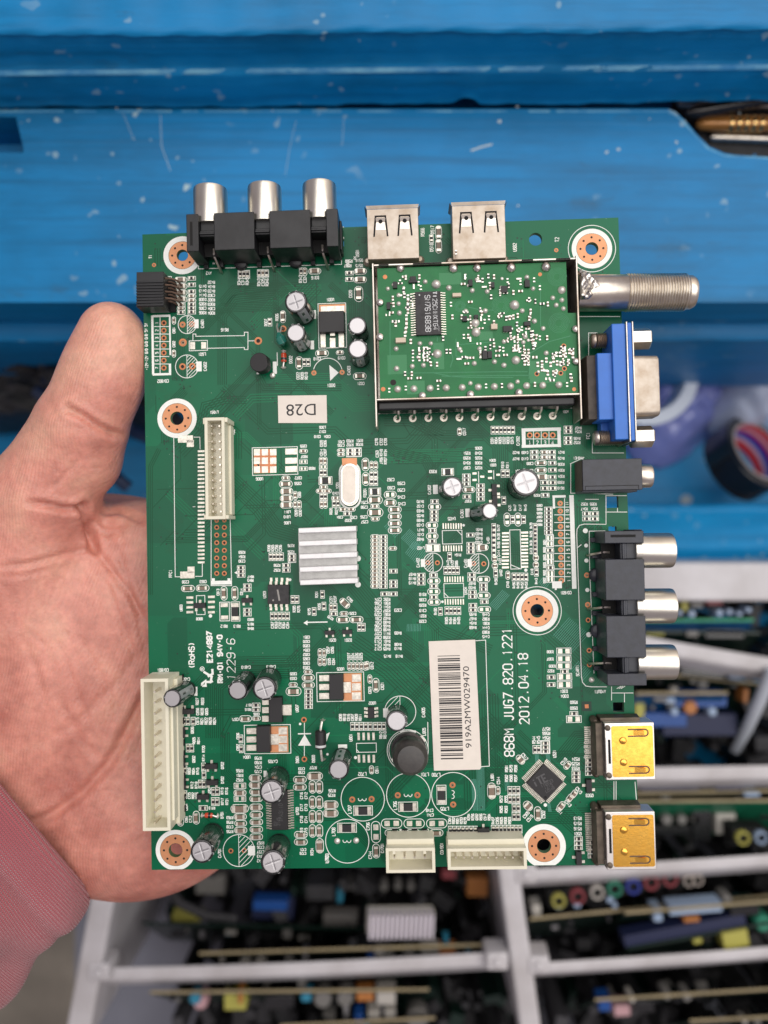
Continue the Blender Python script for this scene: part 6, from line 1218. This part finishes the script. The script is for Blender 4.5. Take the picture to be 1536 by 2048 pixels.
CM['r'] = mat('jack_red', (.26, .05, .06), .4); CM['v'] = mat('jack_green', (.03, .22, .14), .4); CM['a'] = mat('jack_blue', (.03, .05, .3), .4); CM['m'] = M['nickel']
# left compartment
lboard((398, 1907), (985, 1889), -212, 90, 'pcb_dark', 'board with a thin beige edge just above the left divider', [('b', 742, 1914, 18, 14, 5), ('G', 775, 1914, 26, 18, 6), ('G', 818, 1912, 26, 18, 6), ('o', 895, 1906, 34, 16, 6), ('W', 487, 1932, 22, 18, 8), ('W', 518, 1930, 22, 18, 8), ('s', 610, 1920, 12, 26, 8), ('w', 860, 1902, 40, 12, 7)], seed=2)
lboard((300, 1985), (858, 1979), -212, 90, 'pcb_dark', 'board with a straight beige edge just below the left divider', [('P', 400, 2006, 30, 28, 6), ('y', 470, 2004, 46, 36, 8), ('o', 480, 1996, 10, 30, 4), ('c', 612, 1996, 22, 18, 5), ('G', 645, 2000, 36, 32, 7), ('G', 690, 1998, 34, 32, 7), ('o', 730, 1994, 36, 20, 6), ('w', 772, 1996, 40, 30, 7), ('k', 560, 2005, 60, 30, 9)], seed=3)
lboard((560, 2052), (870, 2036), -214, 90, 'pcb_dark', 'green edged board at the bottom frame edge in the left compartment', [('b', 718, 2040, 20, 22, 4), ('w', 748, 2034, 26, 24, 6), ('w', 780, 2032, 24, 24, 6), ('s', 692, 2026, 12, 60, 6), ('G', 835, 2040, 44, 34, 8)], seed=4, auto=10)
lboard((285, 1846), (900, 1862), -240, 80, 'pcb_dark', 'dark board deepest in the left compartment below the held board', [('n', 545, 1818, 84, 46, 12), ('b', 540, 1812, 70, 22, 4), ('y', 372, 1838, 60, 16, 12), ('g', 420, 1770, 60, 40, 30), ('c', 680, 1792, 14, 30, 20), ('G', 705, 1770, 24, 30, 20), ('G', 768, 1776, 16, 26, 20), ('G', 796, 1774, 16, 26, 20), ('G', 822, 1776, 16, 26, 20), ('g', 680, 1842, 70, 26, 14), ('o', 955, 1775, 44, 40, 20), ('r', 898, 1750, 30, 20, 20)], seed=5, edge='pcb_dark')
# ribbed white ribbon connector
a = WP(800, 1838, -222); g = MB()
for i in range(14): g.box(-18+i*2.6, -18+i*2.6+1.7, -6.4, 6.4, 0, 9, 0)
g.box(-18.3, 18.3, -6, 6, -3, 4, 1); o = g.obj('ribbed_connector', [mat('ribbon_white', (.66, .62, .68), .45), 'ivory_in'], None, a, (0, .12, -.05), bevel=.4); tag(o, 'ribbed white connector lying in the left compartment', 'connector')
g = MB(); pts = [WP(330, 1735, -215), WP(338, 1775, -218), WP(360, 1806, -222), WP(410, 1830, -228), WP(470, 1836, -236)]; g.tube(pts, 2.6, 0, 10); o = g.obj('black_cable', 'dull_black'); tag(o, 'curved black cable below the lower left corner of the held board', 'cable')
# right compartments
lboard((1240, 1603), (1700, 1600), -212, 90, mat('pcb_green_l', (.01, .2, .10), .4, var=.5, vs=60), 'green board with white socket below the uppermost long divider', [('w', 1452, 1648, 42, 44, 14), ('k', 1405, 1650, 40, 60, 14), ('G', 1335, 1640, 22, 36, 14), ('G', 1365, 1640, 20, 36, 14), ('G', 1392, 1640, 16, 34, 14), ('k', 1300, 1662, 180, 20, 16)], [(1487, 1677, 14, 'y'), (1523, 1676, 13, 'l')], seed=6, auto=4)
lboard((1268, 1587), (1700, 1578), -216, 90, 'pcb_dark', 'navy edged board close under the uppermost long divider', [('n', 1340, 1577, 120, 14, 0), ('n', 1460, 1574, 60, 20, 0), ('l', 1505, 1590, 34, 10, -2)], seed=7, auto=4)
lboard((1060, 1838), (1700, 1776), -214, 90, 'pcb_dark', 'board with a row of coloured phono sockets in the middle compartment', [('w', 1074, 1822, 20, 26, 4), ('l', 1220, 1800, 14, 14, 0), ('l', 1230, 1812, 12, 12, 0), ('l', 1155, 1812, 16, 10, 0), ('l', 1118, 1816, 14, 8, 0)], [(1118, 1803, 14, 'y'), (1156, 1794, 15, 'r'), (1195, 1786, 14, 'w'), (1230, 1779, 15, 'v'), (1267, 1774, 15, 'a'), (1303, 1766, 15, 'r'), (1341, 1759, 15, 'r'), (1378, 1762, 12, 'm'), (1395, 1760, 12, 'm')], seed=8, auto=6)
lboard((1250, 1826), (1700, 1790), -206, 90, 'pcb_dark', 'beige edged board holding a pale blue heat sink and orange part', [('l', 1392, 1818, 108, 22, 2), ('o', 1384, 1840, 34, 12, 6), ('l', 1316, 1830, 20, 30, 6), ('k', 1490, 1818, 60, 30, 5), ('G', 1455, 1800, 20, 16, 3)], seed=9, auto=3)
lboard((1255, 1898), (1560, 1842), -210, 80, 'pcb_dark', 'dark board with yellow wrapped coil above the lowest long divider', [('n', 1370, 1862, 250, 26, 1), ('y', 1472, 1880, 54, 36, -2), ('y', 1396, 1883, 20, 12, 0), ('V', 1528, 1848, 34, 34, 1)], seed=10, auto=3, edge='pcb_dark')
lboard((1190, 2000), (1700, 1968), -214, 90, 'pcb_dark', 'upper of two beige edged boards under the lowest long divider', [('b', 1210, 2010, 26, 28, 8), ('p', 1245, 2022, 34, 24, 12), ('G', 1335, 1992, 18, 26, 2), ('G', 1375, 1995, 18, 24, 2), ('W', 1265, 2000, 12, 12, 2), ('k', 1290, 2015, 40, 24, 9)], seed=11)
lboard((1380, 2042), (1700, 2026), -212, 90, 'pcb_dark', 'lower of two beige edged boards under the lowest long divider', [], seed=12, auto=10)
# boards seen right of the phono jacks
lboard((1180, 1242), (1508, 1240), -214, 70, 'pcb_blue', 'blue and green edged board right of the middle phono jack', [('y', 1370, 1212, 14, 22, 2), ('g', 1395, 1210, 26, 14, 0), ('r', 1430, 1205, 34, 12, 0), ('l', 1360, 1226, 12, 12, 0), ('L', 1385, 1228, 14, 14, 0), ('L', 1440, 1226, 14, 14, -1), ('L', 1460, 1224, 12, 12, 0), ('L', 1498, 1220, 12, 14, 0), ('l', 1480, 1228, 14, 10, 0), ('k', 1300, 1225, 90, 12, 0)], seed=13, edge=mat('green_edge', (.02, .25, .12), .5), auto=8)
lboard((1170, 1262), (1520, 1266), -222, 70, 'pcb_dark', 'dark board with beige spots under the blue edged board', [('y', 1310, 1268, 40, 10, 0), ('g', 1385, 1268, 26, 14, -2), ('k', 1450, 1268, 80, 20, 0)], seed=14, auto=5, edge='pcb_dark')
lboard((1272, 1387), (1456, 1386), -218, 70, 'pcb_blue', 'blue board with orange coil right of the upper gold socket', [('y', 1280, 1418, 22, 40, 10), ('O', 1382, 1416, 28, 28, 6), ('L', 1350, 1424, 16, 16, 5), ('L', 1426, 1424, 18, 18, 5), ('l', 1340, 1400, 24, 16, 4), ('g', 1322, 1398, 30, 14, 3), ('n', 1400, 1450, 150, 46, 12), ('b', 1330, 1440, 90, 30, 10), ('b', 1400, 1400, 110, 30, 8)], seed=15)
lboard((1300, 1345), (1540, 1370), -232, 60, 'pcb_dark', 'dark board tucked under the slanted divider', [('g', 1500, 1340, 26, 30, 0), ('l', 1470, 1352, 22, 18, -4), ('o', 1492, 1392, 12, 30, -2), ('k', 1420, 1350, 120, 20, 0)], seed=16)
# pale strut crossing the upper right compartment
g = MB(); g.tube([WP(1545, 1340, -206), WP(1520, 1400, -214), WP(1495, 1455, -226), WP(1470, 1500, -240)], [3.4, 3.4, 3.2, 2.8], 0, 12); o = g.obj('plastic_strip', mat('strip_pale', (.5, .54, .6), .4)); tag(o, 'pale plastic strip slanting across the upper right compartment', 'strip')
# ---- ground far below
g = MB(); g.box(-2500, 2500, -2500, 2500, -820, -800, 0); o = g.obj('floor', mat('concrete', (.26, .235, .19), .8, var=.35, vs=14, bump=1, bs=60)); o['kind'] = 'structure'
# ================================================================ THE HAND
def hand_mesh():
    h = .85; lo = np.array([-135., -150., -62.]); hi = np.array([62., 78., 14.]); nn = ((hi-lo)/h).astype(int)
    X, Y, Z = np.meshgrid(*[np.arange(nn[i], dtype=np.float32)*h+lo[i] for i in range(3)], indexing='ij')
    def cone(a, b, r0, r1):
        a = np.array(a, float); b = np.array(b, float); d = b-a; L2 = d@d; t = np.clip(((X-a[0])*d[0]+(Y-a[1])*d[1]+(Z-a[2])*d[2])/L2, 0, 1)
        return np.sqrt((X-a[0]-t*d[0])**2+(Y-a[1]-t*d[1])**2+(Z-a[2]-t*d[2])**2)-(r0+(r1-r0)*t)
    def ell(c, r, rot=0):
        x, y, z = X-c[0], Y-c[1], Z-c[2]; ca, sa = math.cos(rot), math.sin(rot); x, y = x*ca+y*sa, -x*sa+y*ca
        k0 = np.sqrt((x/r[0])**2+(y/r[1])**2+(z/r[2])**2); k1 = np.sqrt((x/r[0]**2)**2+(y/r[1]**2)**2+(z/r[2]**2)**2)+1e-9; return k0*(k0-1)/k1
    def smin(a, b, k): q = np.maximum(k-np.abs(a-b), 0)/k; return np.minimum(a, b)-q*q*k*.25
    p = lambda x, y, z: WP(x, y, z)
    # thumb
    T = cone(p(222, 668, -5), p(168, 845, -9), 8.5, 12.0); T = smin(T, ell(p(214, 752, -6.5), (10.2, 15, 9.5), rad(-18)), 5)
    T2 = cone(p(156, 862, -10), p(90, 985, -15), 12.2, 14.4); T = smin(T, T2, 3.0)
    T = smin(T, ell(p(178, 925, -12), (8.6, 9.5, 10), rad(-25)), 3)
    T3 = cone(p(82, 1005, -16), p(30, 1190, -24), 14.8, 22); T = smin(T, T3, 5)
    # palm
    D = ell(p(210, 1380, -40), (50, 62, 20)); D = smin(D, ell(p(96, 1330, -27), (31, 47, 20), rad(-8)), 12); D = smin(D, ell(p(266, 1180, -31), (22, 25, 17)), 8)
    D = smin(D, ell(p(262, 1625, -33), (29, 24, 20), rad(12)), 10); D = smin(D, ell(p(330, 1400, -36), (40, 55, 18)), 12)
    D = smin(D, cone(p(70, 1590, -39), tuple(np.array(p(70, 1590, -39))+np.array((-.66, -.55, .51))*60), 25, 22), 14)
    D = smin(D, T, 5)
    # fingers lying under the board: curled up so that their tips rest against it
    for (x0, y0, r0, ln, yy) in ((282, 1078, 10.6, 470, 1030), (330, 1215, 10.6, 520, 1190), (330, 1368, 10.2, 480, 1370), (320, 1515, 9.2, 380, 1540)):
        a, b, c, d = p(x0, y0, -27), p(x0+ln*.42, y0+(yy-y0)*.5, -25), p(x0+ln*.75, y0+(yy-y0)*.8, -18.5), p(x0+ln, yy, -12.5)
        f = cone(a, b, r0, r0*.92); f = smin(f, cone(b, c, r0*.92, r0*.84), 2); f = smin(f, cone(c, d, r0*.84, r0*.72), 2); D = smin(D, f, 5)
    # surface nets
    v = D; s = v < 0; n0, n1, n2 = v.shape
    c = np.zeros((n0-1, n1-1, n2-1), int); cs = [(i, j, k) for i in (0, 1) for j in (0, 1) for k in (0, 1)]
    for i, j, k in cs: c += s[i:n0-1+i, j:n1-1+j, k:n2-1+k]
    act = np.argwhere((c > 0) & (c < 8)); idx = -np.ones(c.shape, int); idx[tuple(act.T)] = np.arange(len(act))
    acc = np.zeros((len(act), 3)); cn = np.zeros(len(act))
    for i, j, k in cs:
        for ax in range(3):
            o = [i, j, k]
            if o[ax]: continue
            q = list(o); q[ax] = 1; a = v[act[:, 0]+o[0], act[:, 1]+o[1], act[:, 2]+o[2]]; b = v[act[:, 0]+q[0], act[:, 1]+q[1], act[:, 2]+q[2]]
            m = (a < 0) != (b < 0); t = np.where(m, a/np.where(m, a-b, 1), 0); pt = np.tile(np.array(o, float), (len(act), 1)); pt[:, ax] += t
            acc += pt*m[:, None]; cn += m
    V = (act+acc/cn[:, None])*h+lo; fs = []
    for ax in range(3):
        u, w_ = [(1, 2), (2, 0), (0, 1)][ax]
        a = [slice(1, -1)]*3; a[ax] = slice(0, -1); b = [slice(1, -1)]*3; b[ax] = slice(1, None)
        e = s[tuple(a)] != s[tuple(b)]; g = np.argwhere(e); g0 = g.copy()
        for d in range(3):
            if d != ax: g0[:, d] += 1
        neg = s[g0[:, 0], g0[:, 1], g0[:, 2]]
        def I(du, dw): q = g0.copy(); q[:, u] += du; q[:, w_] += dw; return idx[q[:, 0], q[:, 1], q[:, 2]]
        F4 = np.stack([I(-1, -1), I(0, -1), I(0, 0), I(-1, 0)], 1); F4[~neg] = F4[~neg][:, ::-1]; fs.append(F4)
    Fc = np.concatenate(fs); Fc = Fc[(Fc >= 0).all(1)]
    # Laplacian smoothing
    for it in range(3):
        A = np.zeros_like(V); n_ = np.zeros(len(V))
        for a, b in ((0, 1), (1, 2), (2, 3), (3, 0)):
            for q, r in ((a, b), (b, a)): np.add.at(A, Fc[:, q], V[Fc[:, r]]); np.add.at(n_, Fc[:, q], 1)
        V = V*.5+.5*A/np.maximum(n_, 1)[:, None]
    # normals
    N = np.zeros_like(V); nf = np.cross(V[Fc[:, 2]]-V[Fc[:, 0]], V[Fc[:, 3]]-V[Fc[:, 1]])
    for k in range(4): np.add.at(N, Fc[:, k], nf)
    N /= np.linalg.norm(N, axis=1)[:, None]+1e-9
    # creases, given as photo polylines with depth and width in mm; only on the side towards the camera
    px = 768+F*V[:, 0]/(CZ-V[:, 2]); py = 1024-F*V[:, 1]/(CZ-V[:, 2]); top = np.clip(N[:, 2]*2, 0, 1); disp = np.zeros(len(V))
    def crease(pts, dep, wid, soft=0):
        best = np.full(len(V), 1e9); n_ = len(pts)-1; tb = np.zeros(len(V))
        for i in range(n_):
            ax, ay = pts[i]; bx_, by = pts[i+1]; dx, dy = bx_-ax, by-ay; t = np.clip(((px-ax)*dx+(py-ay)*dy)/(dx*dx+dy*dy), 0, 1); d = np.hypot(px-ax-t*dx, py-ay-t*dy)/7.3
            m = d < best; best = np.where(m, d, best); tb = np.where(m, (i+t)/n_, tb)
        fade = np.clip(np.minimum(tb, 1-tb)*6+soft, 0, 1)
        return -dep*np.exp(-(best/wid)**2)*fade+dep*.25*np.exp(-((best-wid*2)/wid)**2)*fade
    for pts, dep, wid, soft in (([(132, 816), (160, 830), (188, 848), (215, 862), (250, 876)], 1.9, .95, .5), ([(150, 850), (200, 868), (235, 884)], .35, .7, 0), ([(60, 1006), (95, 1010), (130, 1019), (175, 1014)], 1.7, .9, .4), ([(168, 1012), (176, 1045), (184, 1075), (188, 1098)], 3.0, 1.2, .6),
        ([(300, 1380), (286, 1400), (248, 1469), (215, 1531), (166, 1585), (104, 1631), (50, 1650)], 1.7, 1.3, .5), ([(186, 1096), (165, 1100), (120, 1112), (60, 1128), (0, 1134)], .8, .8, .2), ([(188, 1096), (215, 1130), (250, 1175), (292, 1245)], 1.0, .9, .4), ([(0, 1155), (60, 1148), (110, 1135)], .4, .7, 0),
        ([(180, 1035), (205, 1048), (235, 1052), (260, 1046)], .7, .9, 0), ([(188, 1060), (215, 1068), (250, 1064)], .5, .7, 0), ([(200, 1025), (240, 1022), (292, 1045)], .9, .9, .4), ([(235, 1100), (262, 1180), (292, 1300)], .5, .8, .2), ([(205, 1150), (240, 1240), (275, 1330)], .5, .8, .1), ([(150, 1260), (190, 1330), (225, 1400), (240, 1440)], .35, .7, 0), ([(120, 1290), (160, 1400), (190, 1470)], .3, .7, 0),
        ([(280, 1400), (256, 1470), (230, 1525)], .7, .9, .3), ([(292, 1420), (262, 1500), (292, 1530)], .0, .8, 0), ([(196, 1735), (200, 1690)], .5, 1.2, 0), ([(90, 985), (120, 960), (150, 930), (165, 905)], .3, .7, 0), ([(85, 1000), (105, 950), (140, 880)], .35, .8, 0), ([(60, 930), (75, 905)], .3, .7, 0), ([(185, 632), (178, 660), (165, 690)], .0, .7, 0), ([(290, 1290), (240, 1360), (160, 1440), (60, 1500)], .35, 1.2, 0), ([(110, 1380), (160, 1480), (200, 1520)], .35, 1.0, 0), ([(20, 1230), (70, 1330), (90, 1420)], .3, 1.0, 0)):
        disp += crease(pts, dep, wid, soft)
    rs = np.random.RandomState(5)
    for i in range(70):
        x0, y0 = rs.uniform(0, 290), rs.uniform(1040, 1720); a = rad(rs.uniform(35, 75)) if y0 < 1500 else rad(rs.uniform(-50, -20)); L_ = rs.uniform(20, 70)
        disp += crease([(x0, y0), (x0+L_*.5*math.cos(a), y0+L_*.5*math.sin(a)), (x0+L_*math.cos(a+.15), y0+L_*math.sin(a+.15))], rs.uniform(.1, .32), rs.uniform(.35, .55))
    for i in range(26):
        x0, y0 = rs.uniform(90, 190), rs.uniform(880, 1010); a = rad(rs.uniform(-30, 40)); L_ = rs.uniform(18, 45); disp += crease([(x0, y0), (x0+L_*math.cos(a), y0+L_*math.sin(a))], rs.uniform(.06, .16), .4)
    V = V+N*(disp*top)[:, None]
    me = bpy.data.meshes.new('person'); me.vertices.add(len(V)); me.vertices.foreach_set('co', (V*S).ravel()); me.loops.add(len(Fc)*4); me.loops.foreach_set('vertex_index', Fc.ravel().astype(np.int32)); me.polygons.add(len(Fc)); me.polygons.foreach_set('loop_start', np.arange(len(Fc), dtype=np.int32)*4); me.polygons.foreach_set('use_smooth', [True]*len(Fc)); me.update(); me.validate()
    return me
# skin: tan on the thumb side, pinker on the palm and darkened low down for its shade, with papillary ridges as a fine bump
m = bpy.data.materials.new('skin'); m.use_nodes = True; n = m.node_tree.nodes; L = m.node_tree.links; b = n['Principled BSDF']; tc = n.new('ShaderNodeTexCoord')
def N_(sc, det, rg=.6): t = n.new('ShaderNodeTexNoise'); t.inputs['Scale'].default_value = sc; t.inputs['Detail'].default_value = det; t.inputs['Roughness'].default_value = rg; L.new(tc.outputs['Object'], t.inputs['Vector']); return t
sx = n.new('ShaderNodeSeparateXYZ'); L.new(tc.outputs['Object'], sx.inputs[0])
cr = n.new('ShaderNodeValToRGB'); e = cr.color_ramp.elements; e[0].position = .30; e[0].color = (.48, .165, .125, 1); e[1].position = .72; e[1].color = (.79, .43, .31, 1); x_ = e.new(.5); x_.color = (.70, .30, .23, 1)
t1 = N_(38, 4); ma = n.new('ShaderNodeMath'); ma.operation = 'MULTIPLY_ADD'; ma.inputs[1].default_value = 1.6; ma.inputs[2].default_value = .03; L.new(sx.outputs[1], ma.inputs[0]); ad = n.new('ShaderNodeMath'); ad.operation = 'ADD'; L.new(ma.outputs[0], ad.inputs[0]); L.new(t1.outputs['Fac'], ad.inputs[1]); L.new(ad.outputs[0], cr.inputs[0])
t2 = N_(320, 5, .7); mx = n.new('ShaderNodeMix'); mx.data_type = 'RGBA'; mx.blend_type = 'MULTIPLY'; mx.inputs[0].default_value = .5; rr = n.new('ShaderNodeMapRange'); rr.inputs[1].default_value = .3; rr.inputs[2].default_value = .7; rr.inputs[3].default_value = .6; rr.inputs[4].default_value = 1.15; L.new(t2.outputs['Fac'], rr.inputs[0]); L.new(cr.outputs[0], mx.inputs[6]); L.new(rr.outputs[0], mx.inputs[7]); L.new(mx.outputs[2], b.inputs['Base Color'])
b.inputs['Subsurface Weight'].default_value = .25; b.inputs['Subsurface Radius'].default_value = (1, .3, .15); b.inputs['Subsurface Scale'].default_value = .002; b.inputs['Roughness'].default_value = .42; b.inputs['Specular IOR Level'].default_value = .55
wv = n.new('ShaderNodeTexWave'); wv.inputs['Scale'].default_value = 520; wv.inputs['Distortion'].default_value = 34; wv.inputs['Detail'].default_value = 1; wv.inputs['Detail Scale'].default_value = .035; wv.bands_direction = 'DIAGONAL'; mp = n.new('ShaderNodeMapping'); mp.inputs['Rotation'].default_value = (0, 0, rad(60)); L.new(tc.outputs['Object'], mp.inputs[0]); L.new(mp.outputs[0], wv.inputs[0])
t3 = N_(700, 4, .7); b1 = n.new('ShaderNodeBump'); b1.inputs['Distance'].default_value = .05*S; b1.inputs['Strength'].default_value = .8; L.new(wv.outputs['Fac'], b1.inputs['Height']); b2 = n.new('ShaderNodeBump'); b2.inputs['Distance'].default_value = .24*S; L.new(t3.outputs['Fac'], b2.inputs['Height']); L.new(b1.outputs[0], b2.inputs['Normal']); L.new(b2.outputs[0], b.inputs['Normal'])
MATS['skin'] = m
hm_ = hand_mesh(); hm_.materials.append(m); hand = bpy.data.objects.new('person', hm_); C.objects.link(hand)
tag(hand, 'open left hand in a pink sleeve holding the circuit board from below', 'person')
# thumbnail edge just visible beyond the tip
g = MB(); nl = [(172, 628), (168, 645), (160, 662), (150, 680)]
# ---- knitted sleeve
sl = bpy.data.materials.new('pink_knit'); sl.use_nodes = True; n = sl.node_tree.nodes; L = sl.node_tree.links; b = n['Principled BSDF']; b.inputs['Roughness'].default_value = .9; b.inputs['Sheen Weight'].default_value = .5; b.inputs['Sheen Roughness'].default_value = .4; b.inputs['Specular IOR Level'].default_value = .1
uv = n.new('ShaderNodeUVMap'); uv.uv_map = 'uv'; hs_ = []
w1 = n.new('ShaderNodeTexWave'); w1.bands_direction = 'X'; w1.inputs['Scale'].default_value = 1; w1.wave_profile = 'SIN'; L.new(uv.outputs[0], w1.inputs[0]); w2 = n.new('ShaderNodeTexWave'); w2.bands_direction = 'Y'; w2.inputs['Scale'].default_value = 1; L.new(uv.outputs[0], w2.inputs[0])
mu = n.new('ShaderNodeMath'); mu.operation = 'MULTIPLY'; L.new(w1.outputs['Fac'], mu.inputs[0]); L.new(w2.outputs['Fac'], mu.inputs[1])
tc = n.new('ShaderNodeTexCoord'); t1 = n.new('ShaderNodeTexNoise'); t1.inputs['Scale'].default_value = 30; t1.inputs['Detail'].default_value = 5; L.new(tc.outputs['Object'], t1.inputs['Vector']); mx = n.new('ShaderNodeMix'); mx.data_type = 'RGBA'; mx.inputs[6].default_value = (.43, .108, .13, 1); mx.inputs[7].default_value = (.57, .165, .19, 1); L.new(t1.outputs['Fac'], mx.inputs[0])
m2 = n.new('ShaderNodeMix'); m2.data_type = 'RGBA'; m2.blend_type = 'MULTIPLY'; m2.inputs[0].default_value = .5; L.new(mx.outputs[2], m2.inputs[6]); r2 = n.new('ShaderNodeMapRange'); r2.inputs[3].default_value = .55; r2.inputs[4].default_value = 1.25; L.new(mu.outputs[0], r2.inputs[0]); L.new(r2.outputs[0], m2.inputs[7]); L.new(m2.outputs[2], b.inputs['Base Color'])
bp = n.new('ShaderNodeBump'); bp.inputs['Distance'].default_value = .5*S; L.new(mu.outputs[0], bp.inputs['Height']); L.new(bp.outputs[0], b.inputs['Normal'])
ux = Vector((-.77, -.64, .60)).normalized(); nx_ = Vector((.64, -.77, 0)).normalized(); uz = ux.cross(nx_).normalized(); uz = uz if uz.z > 0 else -uz
C0 = Vector(WP(30, 1612, -29)); NU, NV = 120, 80; vs = []; uvs = []; rs = random.Random(3)
for j in range(NV+1):
    t = j/NV; s_ = t*120
    flare = 1+.10*t-.05*math.exp(-(s_/5)**2)
    for i in range(NU):
        a = 2*PI*i/NU; fold = 1+.05*math.sin(3*a+s_*.07)*min(1, s_/15)+.06*math.sin(4*a-s_*.16+1)*min(1, s_/20)+.03*math.sin(7*a+s_*.21+2)*min(1, s_/25)
        hem = 1.3*math.exp(-((s_-6)/5.5)**4)-.9*math.exp(-((s_-13)/1.6)**2); rx, rz = 35.0*flare*fold+hem, 30.5*flare*fold+hem
        if j == 0: rx, rz, s2 = rx-2.2, rz-2.2, 1.2
        elif j == 1: rx, rz, s2 = rx-1.2, rz-1.2, -.2
        else: s2 = s_-1
        p = C0+ux*s2+nx_*(rx*math.cos(a))+uz*(rz*math.sin(a)); vs.append(tuple(p)); 
g = MB(); g.add(vs, [(j*NU+i, (j+1)*NU+i, (j+1)*NU+(i+1) % NU, j*NU+(i+1) % NU) for j in range(NV) for i in range(NU)], 0)
sv = g.obj('sleeve', sl, hand, sharp=180); me = sv.data; ul = me.uv_layers.new(name='uv')
for p in me.polygons:
    for li in p.loop_indices:
        vi = me.loops[li].vertex_index; i, j = vi % NU, vi//NU
        if i == 0 and any(me.loops[q].vertex_index % NU > NU-3 for q in p.loop_indices): i = NU
        ul.data[li].uv = (i/NU*112, j/NV*62)
if sv.data.polygons[200].normal.dot(Vector(vs[400])-C0) < 0: me.flip_normals()
so = sv.modifiers.new('s', 'SOLIDIFY'); so.thickness = 1.6*S; so.offset = -1
su = sv.modifiers.new('u', 'SUBSURF'); su.levels = 1; su.render_levels = 1
